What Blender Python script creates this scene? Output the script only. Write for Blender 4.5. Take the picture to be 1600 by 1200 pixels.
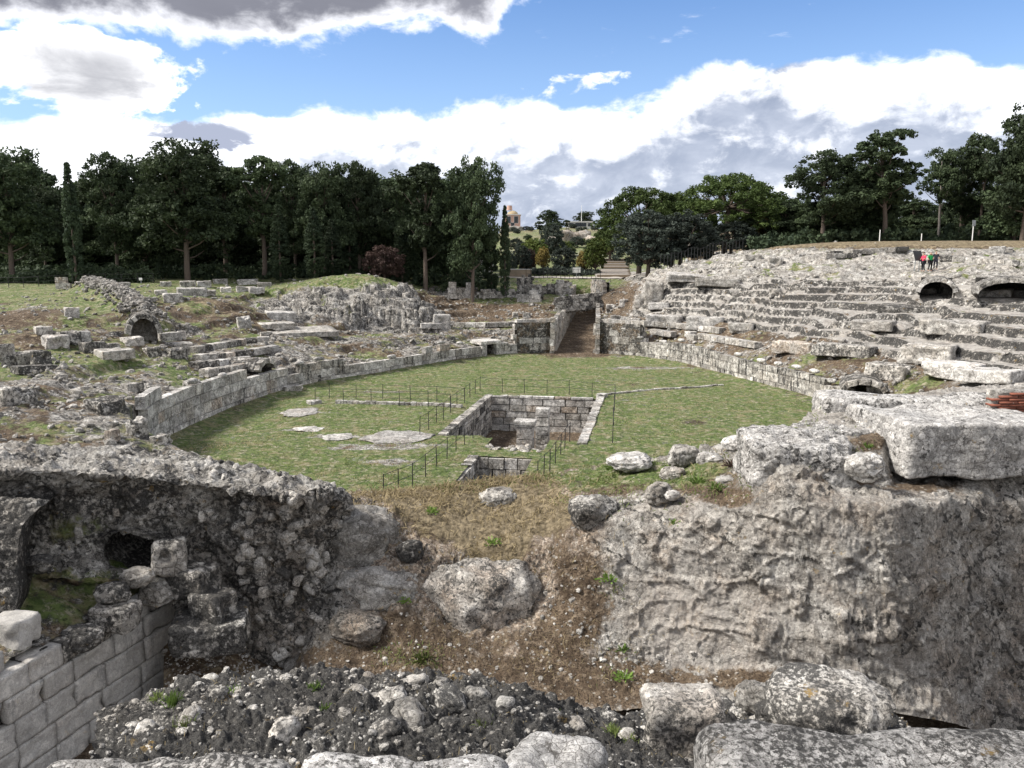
import bpy, math, random
import numpy as np
from mathutils import Vector, Matrix
for o in list(bpy.data.objects): bpy.data.objects.remove(o)
R = math.radians
SC = bpy.context.scene
COL = SC.collection
ORD = ['first', 'second', 'third', 'fourth', 'fifth', 'sixth', 'seventh', 'eighth', 'ninth', 'tenth', 'eleventh', 'twelfth', 'thirteenth', 'fourteenth', 'fifteenth']
rng = np.random.default_rng(7)
rnd = random.Random(11)

# ------------------------------------------------------------------ camera, sky, sun, exposure
EYE = 9.4; FOC = 1250.0; PITCH = R(9.09)
cd = bpy.data.cameras.new('camera'); cam = bpy.data.objects.new('camera', cd); COL.objects.link(cam)
cd.sensor_width = 36.0; cd.lens = 36.0*FOC/1600.0; cd.clip_start = 0.1; cd.clip_end = 6000
cam.location = (0, 0, EYE); cam.rotation_euler = (R(90)-PITCH, 0, 0)
SC.camera = cam
SUN_AZ, SUN_EL = R(-96), R(46)          # azimuth measured from the view axis, negative = left
SC.view_settings.view_transform = 'Standard'; SC.view_settings.look = 'None'
SC.view_settings.exposure = 1.75; SC.view_settings.gamma = 1.0
SC.view_settings.use_curve_mapping = False
sl = bpy.data.lights.new('sun', 'SUN'); sun = bpy.data.objects.new('sun', sl); COL.objects.link(sun)
sl.energy = 2.3; sl.angle = R(16); sl.color = (1.0, 0.95, 0.88)
sd = Vector((math.sin(SUN_AZ)*math.cos(SUN_EL), math.cos(SUN_AZ)*math.cos(SUN_EL), math.sin(SUN_EL)))
sun.rotation_euler = (-sd).to_track_quat('-Z', 'Y').to_euler(); sun.location = (0, 0, 60)

def ray(x, y):
    u = (x-800)/FOC; v = (600-y)/FOC
    return np.array([u, math.cos(PITCH)+v*math.sin(PITCH), -math.sin(PITCH)+v*math.cos(PITCH)])
def at_z(x, y, z):
    d = ray(x, y); t = (z-EYE)/d[2]; return d*t+np.array([0, 0, EYE])
def at_Y(x, y, Y):
    d = ray(x, y); t = Y/d[1]; return d*t+np.array([0, 0, EYE])

class NT:
    """tiny helper for node trees"""
    def __init__(s, tree): s.t = tree; s.l = tree.links
    def n(s, typ, **kw):
        nd = s.t.nodes.new(typ)
        for k, v in kw.items():
            if k.startswith('_'): setattr(nd, k[1:], v)
        return nd
    def lk(s, a, b): s.l.new(a, b)
    def put(s, sock, v):
        if hasattr(v, 'is_output') or isinstance(v, bpy.types.NodeSocket): s.lk(v, sock)
        else: sock.default_value = v
    def math(s, op, a, b=0.0, c=0.0, clamp=False):
        nd = s.t.nodes.new('ShaderNodeMath'); nd.operation = op; nd.use_clamp = clamp
        s.put(nd.inputs[0], a); s.put(nd.inputs[1], b)
        if op in ('MULTIPLY_ADD', 'SMOOTH_MIN', 'SMOOTH_MAX', 'COMPARE'): s.put(nd.inputs[2], c)
        return nd.outputs[0]
    def step(s, x, a, b, lo=0.0, hi=1.0):
        nd = s.t.nodes.new('ShaderNodeMapRange'); nd.interpolation_type = 'SMOOTHSTEP'
        s.put(nd.inputs[0], x); s.put(nd.inputs[1], a); s.put(nd.inputs[2], b); s.put(nd.inputs[3], lo); s.put(nd.inputs[4], hi)
        return nd.outputs[0]
    def mix(s, f, a, b, mode='MIX'):
        nd = s.t.nodes.new('ShaderNodeMix'); nd.data_type = 'RGBA'; nd.blend_type = mode
        s.put(nd.inputs[0], f)
        for i, v in ((6, a), (7, b)):
            if isinstance(v, tuple): nd.inputs[i].default_value = (*v[:3], 1)
            else: s.put(nd.inputs[i], v)
        return nd.outputs[2]
    def noise(s, vec, scale, detail=6, rough=0.6, dist=0.0):
        nd = s.t.nodes.new('ShaderNodeTexNoise'); s.lk(vec, nd.inputs['Vector'])
        nd.inputs['Scale'].default_value = scale; nd.inputs['Detail'].default_value = detail
        nd.inputs['Roughness'].default_value = rough; nd.inputs['Distortion'].default_value = dist
        return nd.outputs[0]
    def vor(s, vec, scale, feature='F1', rand=1.0):
        nd = s.t.nodes.new('ShaderNodeTexVoronoi'); nd.feature = feature; s.lk(vec, nd.inputs['Vector'])
        nd.inputs['Scale'].default_value = scale; nd.inputs['Randomness'].default_value = rand
        return nd
    def scale(s, vec, sc, off=(0, 0, 0)):
        nd = s.t.nodes.new('ShaderNodeMapping'); s.lk(vec, nd.inputs[0])
        nd.inputs['Scale'].default_value = sc; nd.inputs['Location'].default_value = off
        return nd.outputs[0]
    def xyz(s, x, y, z):
        nd = s.t.nodes.new('ShaderNodeCombineXYZ'); s.put(nd.inputs[0], x); s.put(nd.inputs[1], y); s.put(nd.inputs[2], z)
        return nd.outputs[0]
    def curve(s, x, pts, xr, yr):
        nd = s.t.nodes.new('ShaderNodeFloatCurve'); c = nd.mapping.curves[0]
        q = [((a-xr[0])/(xr[1]-xr[0]), (b-yr[0])/(yr[1]-yr[0])) for a, b in pts]
        c.points[0].location = q[0]; c.points[1].location = q[-1]
        for p in q[1:-1]: c.points.new(*p)
        for p in c.points: p.handle_type = 'AUTO_CLAMPED'
        nd.mapping.update()
        mr = s.t.nodes.new('ShaderNodeMapRange'); s.put(mr.inputs[0], x)
        mr.inputs[1].default_value = xr[0]; mr.inputs[2].default_value = xr[1]
        s.lk(mr.outputs[0], nd.inputs['Value'])
        return s.math('MULTIPLY_ADD', nd.outputs[0], yr[1]-yr[0], yr[0])

def build_world():
    w = bpy.data.worlds.new('World'); SC.world = w; w.use_nodes = True
    t = w.node_tree; t.nodes.clear(); k = NT(t)
    out = k.n('ShaderNodeOutputWorld'); bg = k.n('ShaderNodeBackground')
    sky = k.n('ShaderNodeTexSky'); sky.sky_type = 'NISHITA'; sky.sun_disc = False
    sky.sun_elevation = SUN_EL; sky.sun_rotation = SUN_AZ; sky.altitude = 60; sky.air_density = 1.0; sky.dust_density = 0.6; sky.ozone_density = 1.6
    STR = 0.05
    tc = k.n('ShaderNodeTexCoord'); d = tc.outputs['Generated']
    sep = k.n('ShaderNodeSeparateXYZ'); k.lk(d, sep.inputs[0]); X, Y, Z = sep.outputs
    A = k.math('ARCTAN2', X, Y); E = k.math('ARCSINE', Z)
    def ae(px, py):
        v = ray(px, py); return math.atan2(v[0], v[1]), math.asin(v[2]/np.linalg.norm(v))
    # cloud space: azimuth / elevation, clouds flattened towards the horizon
    q = k.xyz(k.math('MULTIPLY', A, 1.0), k.math('MULTIPLY', E, 1.55), 0.0)
    n1 = k.noise(q, 7.0, 9, 0.58, 0.25)
    n1b = k.noise(k.scale(q, (1, 1, 1), (0.018, -0.026, 0)), 7.0, 9, 0.58, 0.25)
    n2 = k.noise(k.scale(q, (0.55, 1.3, 1), (3.1, 1.7, 0)), 6.0, 6, 0.5, 0.2)
    n3 = k.noise(k.scale(q, (0.45, 1.0, 1), (9.1, 4.7, 0)), 17.0, 8, 0.62, 0.3)
    n4 = k.noise(q, 21.0, 7, 0.6, 0.4); n4b = k.noise(k.scale(q, (1, 1, 1), (0.007, -0.010, 0)), 21.0, 7, 0.6, 0.4)
    # --- low cumulus bank
    bank = [(-420, 175), (0, 172), (150, 178), (260, 196), (350, 196), (420, 182), (540, 162), (640, 170), (720, 166), (830, 152), (930, 160),
            (1010, 150), (1080, 118), (1160, 94), (1260, 90), (1400, 92), (1490, 94), (1540, 110), (1640, 104), (1900, 120)]
    ap = [ae(*p) for p in bank]; AR = (-0.85, 0.85)
    eb = k.curve(A, [(AR[0], ap[0][1])]+ap+[(AR[1], ap[-1][1])], AR, (0, 0.4))
    inb = k.math('SUBTRACT', k.math('MULTIPLY_ADD', k.math('ADD', k.math('SUBTRACT', n1, 0.5), k.math('MULTIPLY', k.math('SUBTRACT', n4, 0.5), 0.4)), 0.085, eb), E)
    mb = k.step(inb, -0.003, 0.012)
    lit = k.math('ADD', k.math('MULTIPLY', k.math('SUBTRACT', n1, n1b), 4.5), k.math('MULTIPLY', k.math('SUBTRACT', n4, n4b), 2.2))
    deep = k.step(inb, 0.010, 0.095)
    left = k.step(A, -0.52, -0.18, 1.0, 0.0)
    bright = k.math('ADD', k.math('MULTIPLY_ADD', deep, -1.25, 1.16), k.math('MULTIPLY', k.math('SUBTRACT', n2, 0.5), 1.7))
    bright = k.math('ADD', bright, lit)
    bright = k.math('MAXIMUM', bright, k.math('MULTIPLY', left, 1.15))
    bright = k.step(bright, -0.02, 1.10)
    low = k.mix(k.math('ADD', k.step(n4, 0.3, 0.7, 0.0, 0.6), k.step(n2, 0.35, 0.65, 0.0, 0.4)), (0.118, 0.136, 0.178), (0.215, 0.232, 0.272))
    cb = k.mix(bright, low, (0.44, 0.445, 0.46))
    # --- high grey stratus, lower edge fringed white
    top = [(-500, 20), (-100, 45), (60, 36), (200, 46), (330, 66), (450, 62), (500, 72), (560, 58), (620, 44), (700, 46), (740, 56), (790, 26), (840, -8), (900, -70), (1000, -190), (1300, -330), (1700, -420)]
    tp = [ae(*p) for p in top]
    eu = k.curve(A, [(AR[0], tp[0][1])]+tp+[(AR[1], tp[-1][1])], AR, (0, 0.8))
    inu = k.math('SUBTRACT', E, k.math('MULTIPLY_ADD', k.math('ADD', k.math('SUBTRACT', n1, 0.5), k.math('MULTIPLY', k.math('SUBTRACT', n4, 0.5), 0.5)), 0.10, eu))
    mu = k.step(inu, -0.006, 0.012)
    du = k.step(inu, 0.0, 0.036)
    grey = k.mix(k.math('MULTIPLY_ADD', k.math('SUBTRACT', n2, 0.5), 1.6, 0.5, clamp=True), (0.058, 0.060, 0.074), (0.115, 0.118, 0.138))
    cu = k.mix(du, (0.42, 0.425, 0.45), grey)
    # gaps in the stratus well above the frame, so that the sky stays broken cloud all over
    mu = k.math('MULTIPLY', mu, k.step(k.math('ADD', n2, k.step(E, 0.46, 0.36)), 0.40, 0.56))
    # --- the single cumulus on the left
    w1 = k.math('MULTIPLY', k.math('SUBTRACT', k.noise(k.scale(q, (1, 1, 1), (5.5, 2.2, 0)), 11.0, 6, 0.6, 0.3), 0.5), 0.16); w2 = k.math('MULTIPLY', k.math('SUBTRACT', n3, 0.5), 0.10)
    AW = k.math('ADD', A, w1); EW = k.math('ADD', E, k.math('ADD', k.math('MULTIPLY', w1, -0.25), k.math('MULTIPLY', w2, 0.45)))
    a0, e0 = ae(105, 108)
    dx = k.math('DIVIDE', k.math('SUBTRACT', AW, a0), 0.115); dy = k.math('DIVIDE', k.math('SUBTRACT', EW, e0), 0.047)
    rr = k.math('ADD', k.math('MULTIPLY', dx, dx), k.math('MULTIPLY', dy, dy))
    inl = k.math('ADD', k.math('SUBTRACT', 1.0, rr), k.math('MULTIPLY', k.math('SUBTRACT', n1, 0.5), 4.2))
    ml = k.step(inl, 0.0, 0.35)
    a1, e1 = ae(140, 112)
    dx = k.math('DIVIDE', k.math('SUBTRACT', AW, a1), 0.07); dy = k.math('DIVIDE', k.math('SUBTRACT', EW, e1), 0.034)
    sh = k.math('SUBTRACT', 1.0, k.math('ADD', k.math('MULTIPLY', dx, dx), k.math('MULTIPLY', dy, dy)))
    cl = k.mix(k.step(k.math('ADD', sh, k.math('MULTIPLY', k.math('SUBTRACT', n3, 0.5), 2.6)), -0.6, 1.4), (0.47, 0.47, 0.48), (0.165, 0.168, 0.182))
    # --- the long grey strip under the blue gap
    a2, e2 = ae(335, 213)
    dx = k.math('DIVIDE', k.math('SUBTRACT', AW, a2), 0.062); dy = k.math('DIVIDE', k.math('SUBTRACT', EW, e2), 0.0125)
    st = k.math('SUBTRACT', 1.0, k.math('ADD', k.math('MULTIPLY', dx, dx), k.math('MULTIPLY', dy, dy)))
    ms = k.step(k.math('ADD', st, k.math('MULTIPLY', k.math('SUBTRACT', n3, 0.5), 2.4)), 0.0, 0.6)
    a3, e3 = ae(922, 137)
    dx = k.math('DIVIDE', k.math('SUBTRACT', AW, a3), 0.062); dy = k.math('DIVIDE', k.math('SUBTRACT', EW, k.math('MULTIPLY_ADD', k.math('SUBTRACT', A, a3), 0.10, e3)), 0.0105)
    wsp = k.math('SUBTRACT', 1.0, k.math('ADD', k.math('MULTIPLY', dx, dx), k.math('MULTIPLY', dy, dy)))
    mw = k.step(k.math('ADD', wsp, k.math('MULTIPLY', k.math('SUBTRACT', n4, 0.5), 6.5)), 0.1, 1.3)
    # --- wisps
    wi = k.math('MULTIPLY', k.step(n3, 0.60, 0.74), k.step(A, -0.05, 0.1))
    # --- unseen clouds behind the viewer and overhead, brightened to lift the ambient light
    mback = k.math('MULTIPLY', k.step(k.math('ABSOLUTE', A), 0.7, 1.1), k.step(n1, 0.36, 0.48))
    mover = k.math('MULTIPLY', k.step(E, 0.42, 0.62), k.step(n2, 0.40, 0.54))
    base = k.mix(1.0, sky.outputs[0], (STR, STR, STR), 'MULTIPLY')
    base = k.mix(1.0, base, (0.62, 0.80, 1.05), 'MULTIPLY')
    base = k.mix(k.step(E, 0.36, 0.0, 0.0, 0.55), base, (0.21, 0.28, 0.38))
    glow = k.step(k.math('ADD', k.math('MULTIPLY', A, 0.35), E), 0.10, -0.12, 0.0, 1.0)
    c = k.mix(k.math('MULTIPLY', wi, 0.6), base, (0.36, 0.37, 0.41))
    c = k.mix(mw, c, (0.42, 0.42, 0.44))
    c = k.mix(mback, c, k.mix(k.step(n2, .3, .6), (0.34, 0.35, 0.38), (0.62, 0.62, 0.63)))
    c = k.mix(mover, c, k.mix(k.step(n1, .35, .65), (0.34, 0.35, 0.38), (0.62, 0.62, 0.63)))
    c = k.mix(k.math('MULTIPLY', mb, 0.97), c, cb)
    c = k.mix(ms, c, (0.145, 0.16, 0.205))
    c = k.mix(ml, c, cl)
    c = k.mix(mu, c, cu)
    c = k.mix(k.step(E, -0.01, -0.06), c, (0.10, 0.095, 0.085))
    k.lk(c, bg.inputs['Color']); bg.inputs['Strength'].default_value = 1.0
    k.lk(bg.outputs[0], out.inputs[0])
build_world()

# ------------------------------------------------------------------ noise in numpy
_G = np.array([(1,1,0),(-1,1,0),(1,-1,0),(-1,-1,0),(1,0,1),(-1,0,1),(1,0,-1),(-1,0,-1),(0,1,1),(0,-1,1),(0,1,-1),(0,-1,-1),(1,1,0),(-1,1,0),(0,-1,1),(0,-1,-1)], np.float32)
_P = np.random.default_rng(3).permutation(1024).astype(np.int32); _P = np.concatenate([_P, _P, _P])
def _h(i, j, k): return _P[_P[_P[i & 1023] + (j & 1023)] + (k & 1023)]
def pn(P):
    P = np.asarray(P, np.float32); i = np.floor(P).astype(np.int32); f = P-i
    u = f*f*f*(f*(f*6-15)+10); out = 0
    for dx in (0, 1):
        wx = u[:, 0] if dx else 1-u[:, 0]
        for dy in (0, 1):
            wy = u[:, 1] if dy else 1-u[:, 1]
            for dz in (0, 1):
                wz = u[:, 2] if dz else 1-u[:, 2]
                g = _G[_h(i[:, 0]+dx, i[:, 1]+dy, i[:, 2]+dz) & 15]
                out = out + wx*wy*wz*(g[:, 0]*(f[:, 0]-dx)+g[:, 1]*(f[:, 1]-dy)+g[:, 2]*(f[:, 2]-dz))
    return out
def fbm(P, s=1.0, o=4, r=0.5, off=0.0):
    a = 1.0; t = 0; P = np.asarray(P, np.float32)*s+off; n = 0
    for _ in range(o): t = t+a*pn(P); n += a; a *= r; P = P*2.03+11.7
    return t/n*1.6
def ridge(P, s=1.0, o=4, r=0.5, off=0.0):
    a = 1.0; t = 0; P = np.asarray(P, np.float32)*s+off; n = 0
    for _ in range(o): t = t+a*(1-2*np.abs(pn(P))); n += a; a *= r; P = P*2.03+11.7
    return t/n
def worley(P, s=1.0, off=0.0):
    P = np.asarray(P, np.float32)*s+off; i = np.floor(P).astype(np.int32); f = P-i
    F1 = np.full(len(P), 9.0, np.float32); F2 = F1.copy(); ID = np.zeros(len(P), np.float32)
    for dx in (-1, 0, 1):
        for dy in (-1, 0, 1):
            for dz in (-1, 0, 1):
                h = _h(i[:, 0]+dx, i[:, 1]+dy, i[:, 2]+dz)
                px = dx+((h*37) & 1023)/1023.-f[:, 0]; py = dy+((h*91+17) & 1023)/1023.-f[:, 1]; pz = dz+((h*53+71) & 1023)/1023.-f[:, 2]
                d = px*px+py*py+pz*pz
                c = d < F1
                F2 = np.where(c, F1, np.minimum(F2, d)); ID = np.where(c, h/1023., ID); F1 = np.where(c, d, F1)
    return np.sqrt(F1), np.sqrt(F2), ID
def sst(x, a, b):
    t = np.clip((x-a)/(b-a), 0, 1); return t*t*(3-2*t)

# ------------------------------------------------------------------ objects and meshes
def mesh_np(name, V, F, smooth=True, attrs=None):
    """V (n,3), F (m,3) or (m,4) -> mesh"""
    V = np.ascontiguousarray(V, np.float32); F = np.ascontiguousarray(F, np.int32); k = F.shape[1]
    used = np.unique(F)
    if len(used) < len(V):
        mp = np.zeros(len(V), np.int32); mp[used] = np.arange(len(used), dtype=np.int32); V = V[used]; F = mp[F]
        attrs = {n: np.asarray(a).ravel()[used] for n, a in (attrs or {}).items()}
    me = bpy.data.meshes.new(name)
    me.vertices.add(len(V)); me.vertices.foreach_set('co', V.ravel())
    me.loops.add(F.size); me.loops.foreach_set('vertex_index', F.ravel())
    me.polygons.add(len(F)); me.polygons.foreach_set('loop_start', np.arange(0, F.size, k, dtype=np.int32))
    me.polygons.foreach_set('loop_total', np.full(len(F), k, np.int32))
    me.polygons.foreach_set('use_smooth', np.full(len(F), bool(smooth)))
    for n, a in (attrs or {}).items():
        at = me.attributes.new(n, 'FLOAT', 'POINT'); at.data.foreach_set('value', np.ascontiguousarray(a, np.float32).ravel())
    me.update(calc_edges=True); me.validate()
    return me
def grid_faces(n, m, keep=None):
    i = np.arange(n-1)[:, None]*m+np.arange(m-1)[None, :]
    F = np.stack([i, i+1, i+m+1, i+m], -1)
    if keep is not None: F = F[keep]
    return F.reshape(-1, 4)
def link(name, me, mat=None, parent=None, kind=None, label=None, cat=None, group=None):
    o = bpy.data.objects.new(name, me); COL.objects.link(o)
    if mat is not None and me is not None and len(me.materials) == 0: me.materials.append(mat)
    if parent is not None: o.parent = parent
    if kind: o['kind'] = kind
    if label: o['label'] = label
    if cat: o['category'] = cat
    if group: o['group'] = group
    return o
def thing(name, label, cat, loc=(0, 0, 0), rz=0.0, group=None):
    o = link(name, None, label=label, cat=cat, group=group); o.location = loc; o.rotation_euler = (0, 0, rz)
    o.empty_display_size = 0.3
    return o
def normals_grid(P):
    du = np.gradient(P, axis=0); dv = np.gradient(P, axis=1)
    n = np.cross(du, dv); return n/(np.linalg.norm(n, axis=-1, keepdims=True)+1e-9)

def ico(sub):
    import bmesh
    bm = bmesh.new(); bmesh.ops.create_icosphere(bm, subdivisions=sub, radius=1.0)
    V = np.array([v.co[:] for v in bm.verts], np.float32); F = np.array([[v.index for v in f.verts] for f in bm.faces], np.int32); bm.free()
    return V, F
ICO = {k: ico(k) for k in (1, 2, 3, 4, 5)}
def box_grid(n):
    """unit cube surface (-.5..+.5) with n x n quads per side, welded"""
    g = np.linspace(-.5, .5, n+1); V = []; F = []
    for ax in range(3):
        for sg in (-1, 1):
            b = len(V)
            for a in g:
                for c in g:
                    p = [0, 0, 0]; p[ax] = .5*sg; p[(ax+1) % 3] = a; p[(ax+2) % 3] = c; V.append(p)
            for i in range(n):
                for j in range(n):
                    q = [b+i*(n+1)+j, b+(i+1)*(n+1)+j, b+(i+1)*(n+1)+j+1, b+i*(n+1)+j+1]
                    F.append(q if sg > 0 else q[::-1])
    V = np.array(V); key = np.round(V*n*2).astype(int); _, idx, inv = np.unique(key, axis=0, return_index=True, return_inverse=True)
    return V[idx], inv.ravel()[np.array(F)]
BOX = {k: box_grid(k) for k in (2, 3, 6, 8, 12, 24, 40, 60)}
def round_box(V, size, r):
    """box of given size with rounded edges"""
    P = V*np.array(size); h = np.array(size)/2-r; c = np.clip(P, -h, h); d = P-c
    L = np.linalg.norm(d, axis=1, keepdims=True); return np.where(L > 1e-6, c+d/np.maximum(L, 1e-6)*np.minimum(L, r), P)
def rock_block(name, size, seed, n=3, r=0.06, amp=0.05, mat=None, chip=0.0):
    V, F = BOX[n]; P = round_box(V, size, min(r, min(size)*.45))
    m = (size[0]*size[1]*size[2])**(1/3)
    nn = P/np.maximum(np.linalg.norm(P/np.array(size), axis=1, keepdims=True), 1e-6)/np.array(size)
    d = amp*fbm(P, 1.6/m, 4, 0.55, seed*7.31)+amp*.5*fbm(P, 6/m, 4, .65, seed*3.3)
    if chip:
        d = d-chip*np.clip(fbm(P, 1.1/m, 2, .5, seed*5.7+40)-.15, 0, 1)
    nl = np.linalg.norm(nn, axis=1, keepdims=True); P = P+nn/np.maximum(nl, 1e-6)*d[:, None]
    me = mesh_np(name, P, F, True)
    if mat: me.materials.append(mat)
    return me
def boulder(name, size, seed, sub=3, amp=0.25, mat=None, flat=0.0):
    V, F = ICO[sub]; P = V.copy()
    F1, F2, ID = worley(P, 1.1, seed*9.1)
    d = 1+amp*fbm(P, .9, 3, .5, seed*4.7)+amp*.6*fbm(P, 2.6, 5, .62, seed*2.1)-amp*.25*np.clip(.12-(F2-F1), 0, 1)*4
    d = d+amp*.42*(ridge(P, 1.7, 5, .6, seed*1.7)-.35)+amp*.55*(ID-.5)
    P = P*d[:, None]; P = np.sign(P)*np.abs(P)**.84        # squarer than a ball
    P = P*np.array(size)/2
    me = mesh_np(name, P, F, True)
    if mat: me.materials.append(mat)
    return me
def scatter_mesh(name, pts, sizes, seed, nvar=8, squash=0.7, nrm=None, sub=1):
    """many small stones joined into one mesh"""
    r2 = np.random.default_rng(seed); V0, F0 = ICO[sub]; n = len(pts); nv = len(V0)
    var = []
    for k in range(nvar):
        P = V0*(1+.45*fbm(V0, 1.3, 2, .5, k*13.3+seed)[:, None]); P = np.sign(P)*np.abs(P)**.8; var.append(P)
    var = np.array(var); base = var[r2.integers(0, nvar, n)]
    ax = r2.uniform(.6, 1.3, (n, 1, 3)); ax[:, :, 2] *= squash
    base = base*ax*(np.asarray(sizes)/2)[:, None, None]
    a = r2.uniform(0, 6.28, n); c, s = np.cos(a), np.sin(a)
    x = base[:, :, 0]*c[:, None]-base[:, :, 1]*s[:, None]; y = base[:, :, 0]*s[:, None]+base[:, :, 1]*c[:, None]
    tl = r2.uniform(-.5, .5, (n, 2)); z = base[:, :, 2]+x*tl[:, :1]*.6+y*tl[:, 1:]*.6
    V = np.stack([x, y, z], -1)+np.asarray(pts)[:, None, :]
    F = (F0[None]+(np.arange(n)*nv)[:, None, None]).reshape(-1, 3)
    return mesh_np(name, V.reshape(-1, 3), F, False)
# ------------------------------------------------------------------ materials
def new_mat(name):
    m = bpy.data.materials.new(name); m.use_nodes = True; t = m.node_tree; t.nodes.clear(); k = NT(t)
    out = k.n('ShaderNodeOutputMaterial'); b = k.n('ShaderNodeBsdfPrincipled'); k.lk(b.outputs[0], out.inputs[0])
    b.inputs['Roughness'].default_value = 0.92; b.inputs['Specular IOR Level'].default_value = 0.25
    return m, k, b
def simple_mat(name, col, rough=0.7, var=0.0, scale=3.0, metal=0.0):
    m, k, b = new_mat(name); b.inputs['Roughness'].default_value = rough; b.inputs['Metallic'].default_value = metal
    g = k.n('ShaderNodeNewGeometry')
    n = k.noise(g.outputs['Position'], scale, 5, .6)
    c = k.mix(n, tuple(x*(1-var) for x in col), tuple(min(1, x*(1+var)) for x in col)); k.lk(c, b.inputs['Base Color'])
    return m
def rock_nodes(k, pos, dark, warm, white=None, streak=0.0, fine=1.0):
    """weathered limestone: pale stone, beige patches, black lichen, pores and cracks, a little ochre lichen. returns colour, height"""
    big = k.noise(pos, .55, 4, .55); mid = k.noise(pos, 2.3, 7, .62); fin = k.noise(pos, 13.0*fine, 8, .72); vf = k.noise(pos, 42.0*fine, 5, .75)
    wv = k.n('ShaderNodeVectorMath'); wv.operation = 'MULTIPLY_ADD'; nv = k.n('ShaderNodeTexNoise'); nv.inputs['Scale'].default_value = 9*fine; nv.inputs['Detail'].default_value = 4; k.lk(pos, nv.inputs['Vector'])
    k.lk(nv.outputs['Color'], wv.inputs[0]); wv.inputs[1].default_value = (.022/fine,)*3; k.lk(pos, wv.inputs[2])
    v1 = k.vor(wv.outputs[0], 5.5*fine); v2 = k.vor(wv.outputs[0], 17.0*fine); e1 = k.vor(wv.outputs[0], 5.5*fine, 'DISTANCE_TO_EDGE')
    sp = k.n('ShaderNodeSeparateColor'); k.lk(v1.outputs['Color'], sp.inputs[0]); sp2 = k.n('ShaderNodeSeparateColor'); k.lk(v2.outputs['Color'], sp2.inputs[0])
    c = k.mix(k.step(mid, .38, .62), (.235, .222, .202), (.47, .455, .425))
    c = k.mix(k.math('MULTIPLY', k.step(k.math('ADD', big, k.math('MULTIPLY', fin, .35)), .55, .80), .5), c, (.35, .32, .28))
    wf = k.math('MULTIPLY', k.step(k.math('ADD', k.noise(k.scale(pos, (1, 1, 1), (31, 7, 5)), 1.1, 6, .62), warm), .62, 1.05), .9)
    c = k.mix(wf, c, k.mix(k.step(fin, .4, .6), (.20, .145, .105), (.47, .39, .305)))
    if white: c = k.mix(white, c, k.mix(fin, (.47, .465, .46), (.64, .635, .63)))
    # grains and lumps: each a little lighter or darker
    g1 = k.math('MULTIPLY_ADD', sp.outputs[0], .55, .70); g2 = k.math('MULTIPLY_ADD', sp2.outputs[1], .65, .68)
    gg = k.math('MULTIPLY', g1, g2); hs = k.n('ShaderNodeHueSaturation'); k.lk(gg, hs.inputs['Value']); k.lk(c, hs.inputs['Color']); c = hs.outputs[0]
    c = k.mix(k.step(fin, .53, .64, 0, .75), c, (.60, .585, .55))
    c = k.mix(k.step(vf, .36, .50, .85, 0.0), c, (.06, .053, .046))  # dark pores; part of their contrast is occlusion shade put into the colour
    cr = k.math('MULTIPLY', k.step(e1.outputs['Distance'], .045, .0), k.step(mid, .62, .42)); c = k.mix(k.math('MULTIPLY', cr, .8), c, (.05, .043, .036))
    # black lichen, its black deepened to stand in for occlusion as well
    l1 = k.math('ADD', k.math('MULTIPLY', fin, .85), k.math('MULTIPLY', k.noise(k.scale(pos, (1, 1, 1), (3, 17, 9)), 1.7, 5, .6), .50))
    l1 = k.math('ADD', l1, k.math('MULTIPLY', k.math('SUBTRACT', vf, .5), .45)); l1 = k.math('ADD', l1, k.math('MULTIPLY', k.math('SUBTRACT', sp2.outputs[0], .5), .10))
    if streak:
        sn = k.noise(k.scale(pos, (5.0, 5.0, .45)), 1.6, 5, .65)
        l1 = k.math('MULTIPLY_ADD', k.math('SUBTRACT', sn, .5), streak, l1)
    lf = k.step(k.math('ADD', l1, dark), .71, .80)
    c = k.mix(k.math('MULTIPLY', lf, .93), c, k.mix(k.step(vf, .4, .62), (.007, .007, .008), (.062, .060, .056)))
    oc = k.math('MULTIPLY', k.step(k.noise(k.scale(pos, (1, 1, 1), (53, 2, 8)), 3.1, 5, .6), .64, .70), k.step(fin, .42, .6))
    c = k.mix(k.math('MULTIPLY', oc, .5), c, (.42, .27, .07))
    hgt = k.math('ADD', k.math('MULTIPLY', mid, .6), k.math('ADD', k.math('MULTIPLY', fin, .42), k.math('MULTIPLY', vf, .16)))
    hgt = k.math('ADD', hgt, k.math('MULTIPLY', k.math('SUBTRACT', 1.0, v2.outputs['Distance']), .10)); hgt = k.math('ADD', hgt, k.math('MULTIPLY', v1.outputs['Distance'], -.16))
    return c, hgt
def bump(k, b, h, dist, strength=1.0):
    bp = k.n('ShaderNodeBump'); bp.inputs['Distance'].default_value = dist; bp.inputs['Strength'].default_value = strength
    k.lk(h, bp.inputs['Height']); k.lk(bp.outputs[0], b.inputs['Normal'])
def attr(k, n):
    a = k.n('ShaderNodeAttribute'); a.attribute_name = n; return a.outputs['Fac']
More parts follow.
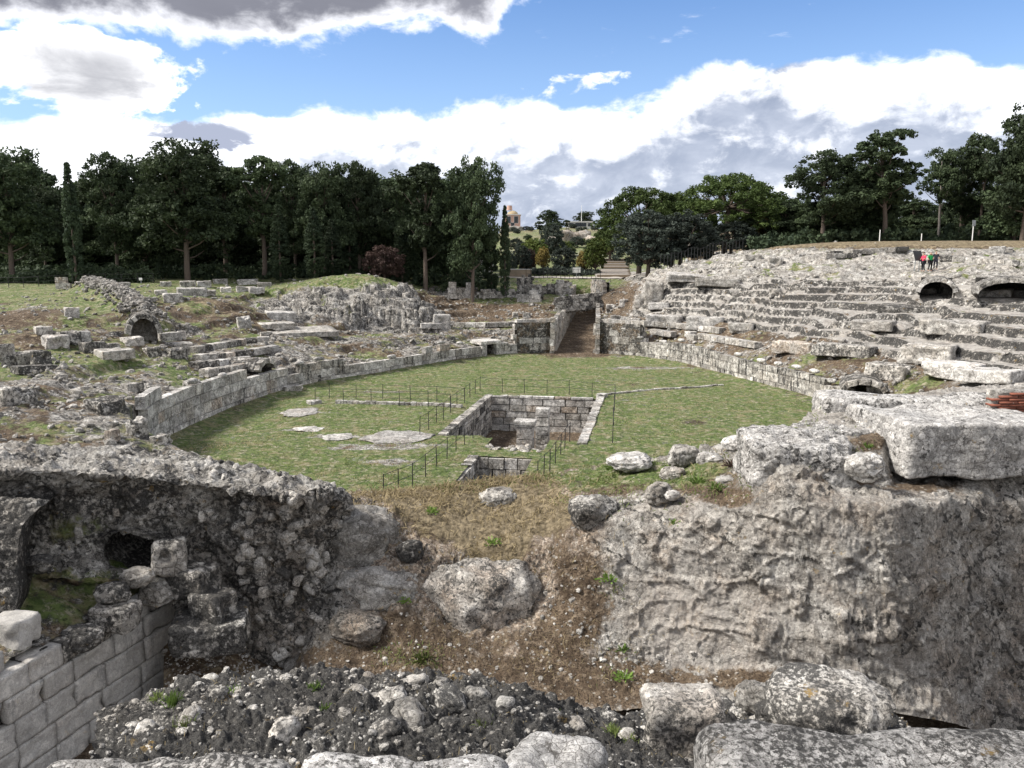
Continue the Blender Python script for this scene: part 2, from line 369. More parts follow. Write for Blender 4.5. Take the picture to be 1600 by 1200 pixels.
def ground_mat(name, fine=1.0, bdist=.18, streak=0.0):
    """one material for terrain: limestone, soil, grass and straw by the masks soil / grass / straw / dark / warm"""
    m, k, b = new_mat(name); g = k.n('ShaderNodeNewGeometry'); pos = g.outputs['Position']
    dark, warm = attr(k, 'dark'), attr(k, 'warm')
    c, h = rock_nodes(k, pos, dark, warm, streak=streak, fine=fine)
    fn = k.noise(pos, 9.0*fine, 7, .7); c = k.mix(k.math('MULTIPLY', attr(k, 'smooth'), k.step(fn, .60, .42, .25, .92)), c, k.mix(k.step(fn, .35, .65), (.36, .33, .30), (.54, .51, .47)))
    e1 = k.noise(k.scale(pos, (1, 1, 1), (5, 3, 1)), 1.9*fine, 8, .68); e2 = k.noise(k.scale(pos, (1, 1, 1), (15, 23, 1)), 7.0*fine, 6, .65)
    jit = k.math('ADD', k.math('MULTIPLY', k.math('SUBTRACT', e1, .5), 1.3), k.math('MULTIPLY', k.math('SUBTRACT', e2, .5), .9))
    so = k.mix(k.step(e1, .32, .68), (.050, .034, .022), (.165, .120, .080)); so = k.mix(k.step(e2, .48, .66), so, (.225, .175, .125)); so = k.mix(k.step(k.noise(k.scale(pos, (1, 1, 1), (2, 9, 4)), 30*fine, 5, .75), .50, .40), so, (.03, .021, .014))
    vr = k.vor(pos, 9.0*fine); peb = k.math('MULTIPLY', k.step(vr.outputs['Distance'], .30, .22), k.step(e1, .47, .62))
    so = k.mix(k.math('MULTIPLY', peb, .8), so, (.46, .43, .38))
    c = k.mix(k.step(k.math('ADD', attr(k, 'soil'), jit), .35, .65), c, so)
    gr = k.mix(k.step(e2, .35, .65), (.055, .090, .024), (.140, .182, .058)); gr = k.mix(k.step(e1, .46, .66), gr, (.215, .19, .105)); gr = k.mix(k.step(k.noise(k.scale(pos, (1, 1, 1), (12, 3, 4)), 5*fine, 6, .75), .50, .63), gr, (.31, .285, .20)); gr = k.mix(k.step(k.noise(k.scale(pos, (1, 1, 1), (1, 13, 4)), 9*fine, 6, .75), .48, .36), gr, (.034, .046, .016))
    c = k.mix(k.step(k.math('ADD', attr(k, 'grass'), jit), .35, .65), c, gr)
    st = k.mix(k.step(e2, .35, .65), (.095, .075, .046), (.285, .232, .15))
    c = k.mix(k.step(k.math('ADD', attr(k, 'straw'), jit), .35, .65), c, st)
    k.lk(c, b.inputs['Base Color'])
    bump(k, b, k.math('ADD', h, k.math('MULTIPLY', e2, .25)), bdist)
    return m
def block_mat(name, dark=0.0, warm=0.0, streak=0.25, bdist=.07, fine=.6, pale=None, pf=.22, white=0.0):
    m, k, b = new_mat(name); g = k.n('ShaderNodeNewGeometry'); oi = k.n('ShaderNodeObjectInfo'); pos = g.outputs['Position']
    rv = oi.outputs['Random']
    dk = k.math('MULTIPLY_ADD', k.math('SUBTRACT', rv, .5), .16, dark)
    wm = k.math('MULTIPLY_ADD', k.math('SUBTRACT', k.math('FRACT', k.math('MULTIPLY', rv, 7.13)), .5), .35, warm)
    c, h = rock_nodes(k, pos, dk, wm, white=white, streak=streak, fine=fine)
    v = k.math('MULTIPLY_ADD', k.math('FRACT', k.math('MULTIPLY', rv, 3.7)), .55, .72)
    hs = k.n('ShaderNodeHueSaturation'); k.lk(v, hs.inputs['Value']); k.lk(c, hs.inputs['Color'])
    c2 = hs.outputs[0]
    if pale: c2 = k.mix(pf, c2, pale)
    k.lk(c2, b.inputs['Base Color'])
    bump(k, b, h, bdist)
    return m
M = {}
M['terrain'] = ground_mat('terrain_mat', .5, .30, .3)
M['cliff'] = ground_mat('cliff_mat', .85, .20, .25)
M['block'] = block_mat('limestone_block', -.06, .02)
M['block_dark'] = block_mat('lichened_block', .10, -.02)
M['block_warm'] = block_mat('warm_limestone', -.14, .22)
M['ortho'] = block_mat('streaked_orthostat', -.015, -.05, streak=1.1)
M['block_clean'] = block_mat('pale_limestone', -.13, .10, streak=.15, white=.3)
M['near_wall'] = block_mat('ashlar_near', -.07, .06, streak=.85, bdist=.045, fine=1.3, pale=(.56, .545, .52), pf=.42)
M['near_dark'] = block_mat('black_lichen_rubble', .20, -.1, streak=.0, bdist=.05, fine=1.6)
M['near_slab'] = block_mat('pitted_slab', .045, -.25, streak=0, bdist=.035, fine=3.6, white=.6)
M['near_cream'] = block_mat('cream_slab', .02, .10, streak=0, bdist=.035, fine=3.6, white=.4)
M['near_stone'] = block_mat('near_stone', .09, .05, streak=0, bdist=.03, fine=2.2)
M['pebble'] = block_mat('pebble', -.1, .05, streak=0)
M['rubble'] = block_mat('rubble_stone', .06, 0, streak=0)
M['iron'] = simple_mat('dark_iron', (.028, .028, .03), .6, .3)
M['bark'] = simple_mat('pine_bark', (.12, .095, .078), .9, .5, 6)
M['bark_pale'] = simple_mat('pale_bark', (.26, .235, .21), .9, .4, 6)
def leaf_mat(name, a, b_, trans=.25):
    m, k, b = new_mat(name); g = k.n('ShaderNodeNewGeometry'); oi = k.n('ShaderNodeObjectInfo')
    n = k.noise(g.outputs['Position'], .45, 3, .6)
    f = k.math('ADD', k.math('MULTIPLY', g.outputs['Random Per Island'], .5), k.math('MULTIPLY_ADD', k.math('SUBTRACT', n, .5), 1.6, .25), clamp=True)
    c = k.mix(f, a, b_)
    hs = k.n('ShaderNodeHueSaturation'); k.lk(c, hs.inputs['Color']); k.lk(k.math('MULTIPLY_ADD', oi.outputs['Random'], .9, .75), hs.inputs['Value'])
    k.lk(hs.outputs[0], b.inputs['Base Color']); b.inputs['Roughness'].default_value = .75
    tr = k.n('ShaderNodeBsdfTranslucent'); k.lk(hs.outputs[0], tr.inputs[0]); mx = k.n('ShaderNodeMixShader'); mx.inputs[0].default_value = trans
    k.lk(b.outputs[0], mx.inputs[1]); k.lk(tr.outputs[0], mx.inputs[2])
    out = [x for x in k.t.nodes if x.type == 'OUTPUT_MATERIAL'][0]; k.lk(mx.outputs[0], out.inputs[0])
    return m
M['pine'] = leaf_mat('pine_needles', (.020, .032, .018), (.062, .086, .038))
M['stone_pine'] = leaf_mat('stone_pine_needles', (.022, .040, .012), (.080, .112, .030))
M['cypress'] = leaf_mat('cypress_leaves', (.017, .028, .018), (.050, .070, .034))
M['olive'] = leaf_mat('olive_leaves', (.024, .034, .028), (.066, .080, .064))
M['green'] = leaf_mat('green_leaves', (.030, .050, .012), (.10, .12, .03))
M['russet'] = leaf_mat('russet_leaves', (.028, .018, .017), (.065, .042, .034))
M['yellow'] = leaf_mat('yellow_leaves', (.08, .065, .02), (.20, .15, .045))
M['weed'] = leaf_mat('weed_leaves', (.06, .10, .02), (.17, .26, .06), .35)
M['straw'] = leaf_mat('straw_blades', (.155, .122, .065), (.41, .335, .20), .3)
M['turf'] = leaf_mat('turf_blades', (.065, .10, .024), (.19, .225, .075), .3)

# ------------------------------------------------------------------ arena outline
AC = np.array([1.5, 50.0])
_edge = [(-17.9, 39.3), (-17.5, 45.8), (-16.5, 52.8), (-14.9, 57.3), (-12.0, 62.3), (-8.6, 66.9), (-5.7, 70.4), (-2.1, 74.2), (3.7, 77.2), (8.1, 76.6),
         (12.3, 72.9), (15.9, 65.9), (18.6, 57.8), (20.1, 50.4), (20.0, 43), (18.5, 36), (14, 30.5), (7, 27.5), (0, 26.5), (-7, 27.5), (-13, 31), (-16.5, 34.8)]
_e = np.array(_edge)-AC; _th = np.arctan2(_e[:, 0], _e[:, 1]); _rr = np.hypot(_e[:, 0], _e[:, 1])
_A = np.concatenate([np.ones((len(_th), 1))]+[np.c_[np.cos(k*_th), np.sin(k*_th)] for k in range(1, 6)], 1)
_cf = np.linalg.lstsq(_A, _rr, rcond=None)[0]
def arena_r(th):
    th = np.asarray(th); return _cf[0]+sum(_cf[2*k-1]*np.cos(k*th)+_cf[2*k]*np.sin(k*th) for k in range(1, 6))
_T = np.linspace(-math.pi, math.pi, 4001); _B = AC+np.c_[np.sin(_T), np.cos(_T)]*arena_r(_T)[:, None]
_S = np.concatenate([[0], np.cumsum(np.linalg.norm(np.diff(_B, axis=0), axis=1))])       # arc length; s grows clockwise seen from above, starts at the near end
SLEN = _S[-1]
_tan = np.gradient(_B, axis=0); _tan /= np.linalg.norm(_tan, axis=1, keepdims=True)
def edge_at(s):
    s = np.asarray(s, float)
    b = np.stack([np.interp(s, _S, _B[:, i]) for i in (0, 1)], -1); t = np.stack([np.interp(s, _S, _tan[:, i]) for i in (0, 1)], -1)
    t /= np.linalg.norm(t, axis=-1, keepdims=True); n = np.stack([-t[..., 1], t[..., 0]], -1)
    return b, t, n
def s_of(x, y):
    return float(np.interp(math.atan2(x-AC[0], y-AC[1]), _T, _S))
_b, _t, _n = edge_at(np.array([SLEN/2]))
if _n[0, 1] < 0: NSG = -1.0
else: NSG = 1.0
def outward(n): return n*NSG
def sp(px, py):                 # arc position of a photo point on the arena floor
    p = at_z(px, py, 0); return s_of(p[0], p[1])

# ------------------------------------------------------------------ height of the seating and the land, from points read off the photograph (px, py, distance)
CT = {
 0:    [(690, 27), (640, 32), (600, 37), (560, 44), (520, 54), (500, 60), (480, 67), (455, 80), (447, 86)],
 100:  [(640, 32.5), (600, 39), (560, 46), (530, 53), (500, 60), (470, 68), (452, 78)],
 200:  [(640, 35), (600, 42), (560, 49), (530, 56), (500, 62), (470, 69), (450, 80)],
 300:  [(600, 46.5), (575, 50), (550, 54.5), (520, 62), (490, 68), (465, 75), (450, 84), (440, 92)],
 400:  [(585, 53), (560, 56.5), (540, 60), (520, 66), (500, 71), (480, 76), (452, 87), (440, 94)],
 500:  [(570, 60.5), (545, 64), (520, 71), (510, 74.5), (490, 77), (465, 80), (442, 84)],
 600:  [(560, 65.5), (535, 69.5), (512, 78), (503, 80), (470, 82), (440, 84.5)],
 700:  [(545, 71.5), (520, 77), (508, 82), (488, 87), (470, 92), (456, 96), (437, 106)],
 800:  [(537, 76.5), (515, 80), (500, 85), (485, 89), (470, 93), (455, 98), (440, 105), (433, 112)],
 870:  [(505, 79), (495, 85), (470, 92), (455, 97), (440, 106), (433, 112)],
 960:  [(500, 77.5), (492, 81), (480, 87), (462, 92), (440, 104), (432, 112)],
 1020: [(545, 72.5), (520, 75.5), (500, 77), (480, 80), (460, 82.5), (440, 84.5), (424, 88)],
 1100: [(555, 66.5), (530, 69.5), (500, 73.5), (470, 77), (440, 80), (415, 87), (405, 92)],
 1200: [(577, 58), (560, 59.7), (540, 62.5), (520, 65), (500, 67.5), (470, 71), (440, 75), (415, 81), (395, 87)],
 1300: [(602, 51), (580, 53), (560, 55), (540, 57), (520, 59.5), (500, 62.3), (480, 65.5), (460, 69), (440, 72), (420, 76), (400, 81), (382, 88)],
 1400: [(620, 46.5), (600, 48), (580, 49.6), (560, 51.4), (540, 53.5), (520, 56.2), (500, 59), (480, 62), (460, 66), (440, 70), (424, 73), (400, 79), (379, 88)],
 1500: [(610, 43.5), (590, 45), (570, 46.6), (550, 48.5), (530, 50.6), (510, 53), (490, 56), (470, 59.5), (450, 63), (430, 67), (410, 73), (393, 80), (377, 88)],
 1600: [(610, 40.5), (590, 42), (570, 43.6), (550, 45.5), (530, 47.6), (510, 50), (490, 53), (470, 56.5), (450, 60), (430, 64.5), (410, 71), (393, 78), (376, 88)],
 1720: [(610, 38.5), (570, 41.5), (530, 45.5), (490, 50.5), (450, 58), (410, 69), (376, 87)],
}
_cp = np.array([at_Y(x, y, Y) for x, l in CT.items() for y, Y in l])
def z_out(X, Y):
    """the land round the ruin: flat on the left, a low plateau on the right, a hill far behind the middle"""
    X = np.asarray(X, float); Y = np.asarray(Y, float)
    z = 6.5+4.4*sst(X-.14*(Y-90), 14, 34)
    hill = sst(Y, 112, 260)*11.5*np.exp(-((X-.075*Y)/60.)**2)
    far = sst(Y, 250, 1200)*14
    return z+hill+far
_ring = np.array([(x, y, z_out(x, y)) for x, y in [(-110, 70), (-120, 110), (-80, 125), (-50, 105), (-50, 130), (-20, 112), (-20, 130), (5, 130), (20, 130), (40, 120), (50, 100), (60, 125), (75, 100), (90, 80), (90, 120), (85, 55), (-95, 45)]])
_ctl = np.vstack([_cp, _ring])
def _phi(r2): return np.where(r2 > 1e-9, .5*r2*np.log(np.maximum(r2, 1e-9)), 0)
_c2 = _ctl[:, :2]/50.; _n0 = len(_ctl)
_K = _phi(((_c2[:, None]-_c2[None])**2).sum(-1))+np.eye(_n0)*2e-4; _Pm = np.c_[np.ones(_n0), _c2]
_W = np.linalg.solve(np.block([[_K, _Pm], [_Pm.T, np.zeros((3, 3))]]), np.concatenate([_ctl[:, 2], np.zeros(3)]))
def z_rbf(X, Y):
    X = np.asarray(X, float); Y = np.asarray(Y, float); sh = X.shape; q = np.c_[X.ravel(), Y.ravel()]/50.; out = np.empty(len(q))
    for a in range(0, len(q), 20000):
        qq = q[a:a+20000]; out[a:a+20000] = _phi(((qq[:, None]-_c2[None])**2).sum(-1))@_W[:_n0]+_W[_n0]+qq@_W[_n0+1:]
    return out.reshape(sh)
def edge_dist(X, Y):
    """distance outside the arena edge (radial approximation), arc position"""
    dx, dy = np.asarray(X)-AC[0], np.asarray(Y)-AC[1]; th = np.arctan2(dx, dy)
    return np.hypot(dx, dy)-arena_r(th), np.interp(th, _T, _S)
def z_base(X, Y):
    X = np.asarray(X, float); Y = np.asarray(Y, float)
    r = np.hypot(X-AC[0], Y-AC[1]); w = sst(r, 62, 82)
    return (1-w)*np.minimum(z_rbf(X, Y), 12.5)+w*z_out(X, Y)
def hit(px, py, lift=0.0):
    """where the sight line of a photo point meets the land or the arena floor"""
    d = ray(px, py); Y = np.concatenate([np.arange(24, 110, .1), np.arange(110, 700, .5)]); t = Y/d[1]; X = d[0]*t; Z = EYE+d[2]*t
    r, _ = edge_dist(X, Y); g = np.where(r < .55, 0.0, z_base(X, Y))+lift
    bad = np.nonzero(Z <= g)[0]; i = bad[0] if len(bad) else len(Y)-1
    return np.array([X[i], Y[i], g[i]-lift])
def hits(L): return [hit(*p) for p in L]
# ------------------------------------------------------------------ arena floor with the sunken pit
PAZ = R(10); PCA, PSA = math.cos(PAZ), math.sin(PAZ)
def ab(X, Y): return X*PCA-Y*PSA, Y*PCA+X*PSA
def ba(a, b): return a*PCA+b*PSA, b*PCA-a*PSA
PIT = (-10.8, -3.5, 40.2, 52.7); PITX = (-8.1, -5.1, 37.9, 40.2); TR = (-8.1, -5.4, 27.0, 36.1)
def blob(X, Y, c, rx, ry, rot=0.0):
    dx, dy = X-c[0], Y-c[1]; cr, sr = math.cos(rot), math.sin(rot)
    u = (dx*cr+dy*sr)/rx; v = (-dx*sr+dy*cr)/ry; return np.exp(-(u*u+v*v))
def lines(lo, hi, st, extra):
    g = list(np.arange(lo, hi, st)); g = [x for x in g if min(abs(x-e) for e in extra) > st*.4]+list(extra); return np.array(sorted(g))
def arena_floor():
    ga = lines(-32, 18, .4, [PIT[0], PIT[1], TR[0], TR[1], PITX[1]]); gb = lines(21, 80, .4, [PIT[2], PIT[3], PITX[2], TR[3]])
    Aa, Bb = np.meshgrid(ga, gb, indexing='ij'); X, Y = ba(Aa, Bb); r, s = edge_dist(X, Y)
    P3 = np.stack([X, Y, 0*X], -1).reshape(-1, 3)
    Z = (.07*fbm(P3, .25, 3)+.035*fbm(P3, 1.3, 3)).reshape(X.shape)
    Z = Z+.22*sst(r, -1.6, .2)
    ca, cb = (Aa[:-1, :-1]+Aa[1:, 1:])/2, (Bb[:-1, :-1]+Bb[1:, 1:])/2; cr = r[:-1, :-1]
    hole = np.zeros(ca.shape, bool)
    for q in (PIT, PITX, TR): hole |= (ca > q[0]) & (ca < q[1]) & (cb > q[2]) & (cb < q[3])
    keep = (cr < .9) & ~hole
    n = fbm(P3, .16, 4, .6, 3.1).reshape(X.shape); n2 = fbm(P3, .7, 4, .6, 9).reshape(X.shape)
    grass = .86+.35*n+.35*n2; soil = .35-.5*n-.5*n2
    for (px, py, rx, ry) in ((470, 645, 1.4, .8), (520, 683, 1.2, .55), (475, 671, .9, .5), (620, 684, 1.9, .8), (600, 612, 2, .4), (640, 695, 2.2, .35), (600, 722, 1.6, .4), (610, 700, 2, .5), (1000, 575, 4, .8), (560, 700, 1.5, .4)):
        c = at_z(px, py, 0); grass = grass-.75*blob(X, Y, c, rx, ry)
    d = blob(X, Y, at_z(905, 556, 0), 3, 1.5); grass = grass-1.2*d; soil = soil+1.0*d
    grass = grass-.5*sst(r, -1.2, .2)*(n2+.5); soil = soil+.6*sst(r, -1.0, .2)
    me = mesh_np('arena_ground', np.stack([X, Y, Z], -1).reshape(-1, 3), grid_faces(len(ga), len(gb), keep), True,
                 {'grass': grass, 'soil': soil, 'straw': .05+.45*n2, 'dark': 0*X, 'warm': 0*X})
    link('arena_ground', me, M['terrain'], kind='structure')
    # pit floor: earth, rising towards the viewer
    ga = np.linspace(PIT[0]-.5, PIT[1]+.5, 60); gb = np.linspace(PITX[2]-.3, PIT[3]+.6, 100); Aa, Bb = np.meshgrid(ga, gb, indexing='ij'); X, Y = ba(Aa, Bb)
    lf = sst(Aa, -8.0, -8.9); rt = sst(Aa, -5.3, -4.9)
    z = -2.35+lf*2.3*sst(Bb, 46.0, 40.4)+(1-lf)*(1-rt)*1.5*sst(Bb, 44.5, 39.0)
    P3 = np.stack([X, Y, z], -1).reshape(-1, 3); z = z+.10*fbm(P3, .8, 4).reshape(X.shape)
    me = mesh_np('pit_floor', np.stack([X, Y, z], -1).reshape(-1, 3), grid_faces(60, 100), True, {'grass': lf*sst(z, -1.6, -.6)*.9+.1*(1-lf), 'soil': 1-.9*lf*sst(z, -1.6, -.6), 'straw': 0*X+.1, 'dark': 0*X, 'warm': 0*X})
    link('pit_floor', me, M['terrain'], kind='structure')
    ga = np.linspace(TR[0]-.4, TR[1]+.4, 14); gb = np.linspace(TR[2]-.4, TR[3]+.4, 40); Aa, Bb = np.meshgrid(ga, gb, indexing='ij'); X, Y = ba(Aa, Bb)
    me = mesh_np('trench_floor', np.stack([X, Y, 0*X-1.6], -1).reshape(-1, 3), grid_faces(14, 40), True, {'grass': 0*X+.3, 'soil': 0*X+.9, 'straw': 0*X, 'dark': 0*X, 'warm': 0*X})
    link('trench_floor', me, M['terrain'], kind='structure')
arena_floor()

# ------------------------------------------------------------------ seating terrain
PASS0 = np.array([6.05, 76.5]); PASS1 = np.array([9.3, 101.0]); PDIR = (PASS1-PASS0)/np.linalg.norm(PASS1-PASS0); PN = np.array([PDIR[1], -PDIR[0]])
PLEN = float(np.linalg.norm(PASS1-PASS0))
def notch_list():
    L = []
    for (px, py, hw, dep, zf) in ((768, 559, .50, 3.0, 0.0), (1018, 563, .36, 2.5, 0.0)):
        b, t, n = edge_at(sp(px, py)); n = outward(n); L.append((b, n, hw, dep, zf))
    return L
NOTCH = notch_list()
def face_dir(p):                     # horizontal direction away from the arena centre
    d = np.array([p[0]-AC[0], p[1]-AC[1]]); return d/np.linalg.norm(d)
ARCH = {}
for nm, (px, py), hw, hgt, dep in (('left', (226, 536), .85, 1.75, 1.3), ('right', (1463, 461), 1.15, 1.05, 4.2), ('edge', (1580, 466), 2.1, 1.15, 4.6), ('low', (1349, 619), 1.0, .75, 2.4), ('west', (408, 585), .95, .75, 2.2)):
    p = hit(px, py); d = face_dir(p)
    if nm == 'left': d = np.array([-.45, .89])
    if nm in ('right', 'edge'): d = np.array([.45, .89])
    if nm == 'low': d = np.array([.35, .94])
    ARCH[nm] = (p, d, hw, hgt, dep)
B = {n: hit(*p)[:2] for n, p in dict(
    mound1=(90, 540), mound2=(340, 485), mound3=(40, 500), ridge=(165, 480), out1=(560, 480), out2=(470, 470), out3=(650, 470), out4=(690, 455), dirt1=(760, 488), dirt2=(710, 480), dirt3=(960, 470),
    rock1=(1040, 460), rub1=(60, 640), rub2=(200, 585), gr1=(600, 452), gr2=(790, 450), gr3=(205, 453), gr4=(150, 480), gr5=(140, 560), plank=(1120, 425), band=(1280, 545), path=(1250, 570)).items()}
RB = {q_: hit(*q_)[:2] for q_ in ((560, 528), (660, 522), (760, 520), (470, 543), (830, 520), (1100, 540), (1180, 552))}
def detail(X, Y, r, s):
    P2 = np.stack([X, Y, 0*X], -1).reshape(-1, 3); sh = X.shape; n = lambda sc, o=4, ro=.55, of=0.: fbm(P2, sc, o, ro, of).reshape(sh)
    z = z_base(X, Y); zb = z.copy()
    right = sst(X-.10*(Y-50), 6.5, 11.5); far = sst(r, 30, 55)
    up = sst(zb, 7.0, 7.8)*right; plat = sst(zb, 10.0, 10.7)*right; band = right*(1-sst(r, 4.2, 5.6))
    bump_ = lambda c, a, rx, ry, rot=0: a*blob(X, Y, B[c], rx, ry, rot)
    z = z+bump_('mound1', .7, 5, 3.5)+bump_('mound2', .75, 4, 3)+bump_('mound3', .5, 5, 4)
    ridge_m = np.zeros(sh)
    ra = hit(232, 505)[:2]; rb_ = hit(145, 452)[:2]; dv = rb_-ra; L2 = dv@dv
    tt = np.clip(((X-ra[0])*dv[0]+(Y-ra[1])*dv[1])/L2, 0, 1); dd = np.hypot(X-ra[0]-tt*dv[0], Y-ra[1]-tt*dv[1])
    ridge_m = np.exp(-(dd/1.5)**2); z = z+1.05*ridge_m
    out = np.clip(blob(X, Y, B['out1'], 9, 4.2)+blob(X, Y, B['out2'], 4, 4)+blob(X, Y, B['out3'], 4, 4.5)+.8*blob(X, Y, B['out4'], 2.5, 4), 0, 1); out = np.clip(1.5*out-.22, 0, 1)
    rk = np.clip(out+right*(1-plat)*(1-.75*band)+blob(X, Y, B['rock1'], 3, 6), 0, 1)
    # rock-cut seats
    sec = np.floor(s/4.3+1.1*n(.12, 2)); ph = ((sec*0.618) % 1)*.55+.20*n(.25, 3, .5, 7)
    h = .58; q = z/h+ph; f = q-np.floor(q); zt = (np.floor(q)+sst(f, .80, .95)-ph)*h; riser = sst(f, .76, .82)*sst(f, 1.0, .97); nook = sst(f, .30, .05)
    wseat = right*(1-band)*(1-up)*sst(zb, 2.2, 2.9)
    z = z*(1-.92*wseat)+zt*.92*wseat
    h2 = .66; q = zb/h2+.25*n(.2, 3, .5, 4); f = q-np.floor(q); riser2 = sst(f, .66, .78); zt2 = (np.floor(q)+sst(f, .7, .98)-.25*n(.2, 3, .5, 4))*h2
    wl = (1-right)*(1-out)*.85*sst(r, .6, 2)*(1-sst(zb, 4.2, 5.4))*sst(n(.12, 3, .5, 21), -.4, -.1); wu = up*(1-plat)*.6
    z = z+(zt2-zb)*(wl+wu)
    # stairs and clefts running down the right side
    for k, s0 in enumerate((SLEN*.565, SLEN*.60, SLEN*.635, SLEN*.672, SLEN*.71)):
        d = s-(s0+(.30 if k % 2 else .12)*r)+.8*n(.3, 3, .5, k*3.); z = z-.42*np.exp(-(d/.38)**2)*wseat
    # rock relief
    F1, F2, ID = worley(np.stack([X*.9, Y*.55, z*1.6], -1).reshape(-1, 3), .75); F1, F2, ID = (a.reshape(sh) for a in (F1, F2, ID))
    z = z+rk*((ID-.5)*.30*(1-.85*wseat)-.16*(1-.8*wseat)*np.clip(.08-(F2-F1), 0, .08)/.08)+rk*(.26*n(.45, 5, .6)+.07*n(2.2, 3, .6, 5))*(1-.85*wseat)
    h3 = .85; q3 = (z+.22*(X-B['out1'][0])*.12)/h3+.55*n(.22, 3, .5, 61); f3 = q3-np.floor(q3); z3 = z+(np.floor(q3)+sst(f3, .55, .95)-q3)*h3; z = z*(1-.85*out)+z3*.85*out
    orr = ridge(np.stack([X, Y, z], -1).reshape(-1, 3), .35, 4, .55).reshape(sh); z = z+out*.40*(orr-.25)
    K1, K2, KI = (a.reshape(sh) for a in worley(np.stack([X, Y*.7, z*1.3], -1).reshape(-1, 3)+.5*np.stack([fbm(P2, .5, 3, .5, k*9.) for k in range(3)], -1), .38, 7.7)); z = np.where(X < 3, z*(1-out)+np.minimum(z, 6.0+.25*n(.3, 3, .5, 5))*out, z); z = z+out*((KI-.5)*1.5-.5*np.clip(.10-(K2-K1), 0, .10)/.10)
    G1, G2, GI = worley(P2, 2.1, 3.3); G1, GI = G1.reshape(sh), GI.reshape(sh)
    rubz = np.clip((1-rk)*sst(n(.22, 4, .6, 13)+.35*sst(r, 9, 0)+.25*up, -.02, .4), 0, 1); rubz = np.clip(np.maximum(rubz*(1-sst(zb, 5.2, 6.0)*(1-up))*(1-plat), ridge_m), 0, 1)
    rubz = np.maximum(rubz*.75, riser2*wl*(.5+.9*n(.5, 3, .6, 91))).clip(0, 1)
    for q_ in ((560, 528), (660, 522), (760, 520), (470, 543), (830, 520), (1100, 540), (1180, 552)): rubz = np.maximum(rubz, .9*blob(X, Y, RB[q_], 5, 3.2)*sst(n(.6, 3, .6, 71), -.5, 0)*(1-rk)).clip(0, 1)
    z = z+rubz*.30*np.clip(.55-G1, 0, 1)*(GI+.3)+(1-rk)*(.16*n(.3, 4, .55, 2)+.05*n(1.7, 3, .6, 8))*(1-.7*plat)*(1-.8*sst(r, 45, 60))
    # masks
    nn = n(.35, 4, .6, 31); n3 = n(1.0, 4, .6, 17)
    soil = (1-rk)*(1-rubz*.85); grass = (1-rk)*(.60+.6*nn+.5*sst(zb, 5.0, 6.2)*(1-right)-.5*rubz); grass = grass+.35*up*sst(nn, -.2, .3)*(1-plat); grass = grass+rk*.5*sst(nn+n3, .35, .8)*(.35+.65*(1-wseat))
    for c, rx, ry, a in (('gr1', 8, 5, .6), ('gr2', 8, 6, .8), ('gr3', 7, 3, .8), ('gr4', 3, 2, .7), ('gr5', 8, 5, .45), ('path', 4, 1.5, .4)): grass = grass+a*blob(X, Y, B[c], rx, ry)*(1-out)
    for c, rx, ry, a in (('dirt1', 6, 4, .9), ('dirt2', 3, 3, .7), ('dirt3', 2.5, 6, 1.2), ('mound1', 5, 3, .5), ('mound2', 4, 3, .5), ('mound3', 4, 3, .5)):
        e = a*blob(X, Y, B[c], rx, ry); soil = soil+e; grass = grass-e*.7
    soil = soil+band*.45*(1-rubz)+rk*.22*sst(-nn, .1, .5)
    straw = .1+.5*n3*(1-rk)+.75*plat+.35*blob(X, Y, B['mound2'], 4, 3)+.3*blob(X, Y, B['mound1'], 4, 3)
    grass = grass*(1-.75*plat); soil = soil+.5*plat
    dark = -.02+.08*nn+.08*ridge_m+.10*rubz*(1-right)-.045*right+.05*band; dark = dark+.07*out+.20*riser*wseat-.10*(1-riser)*wseat+.07*riser2*wl; soil = soil+.55*nook*wseat*sst(nn, -.25, .2); grass = grass+.35*nook*wseat*sst(n3, -.1, .3); warm = .12*right*sst(n(.15, 2), 0, .4)+.05  # risers darker, treads lighter: weathering, with riser shade put into the colour
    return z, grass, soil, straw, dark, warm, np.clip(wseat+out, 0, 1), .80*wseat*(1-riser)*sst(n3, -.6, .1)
def carve(X, Y, z):
    dx, dy = X-PASS0[0], Y-PASS0[1]; a = dx*PDIR[0]+dy*PDIR[1]; b = dx*PN[0]+dy*PN[1]
    hw = np.interp(a, [0, PLEN], [2.05, 1.35]); infl = sst(np.abs(b), hw+.22, hw-.02)*sst(a, -2.5, -2.0)*sst(a, PLEN+.4, PLEN-.4)
    fl = np.clip(a, 0, PLEN)/PLEN*2.3
    z = z*(1-infl)+np.minimum(z, fl)*infl
    for (p, d, hw, dep, zf) in NOTCH:
        a = (X-p[0])*d[0]+(Y-p[1])*d[1]; b = (X-p[0])*d[1]-(Y-p[1])*d[0]
        m = (np.abs(b) < hw) & (a > -1) & (a < dep); z = np.where(m, np.minimum(z, zf), z)
    am = np.zeros(X.shape)
    for nm, (p, d, hw, hg, dep) in ARCH.items():
        a = (X-p[0])*d[0]+(Y-p[1])*d[1]; b = (X-p[0])*d[1]-(Y-p[1])*d[0]
        m = (np.abs(b) < hw-.05) & (a > -.9) & (a < dep-.25); z = np.where(m, np.minimum(z, p[2]-.05), z)
    return z, infl
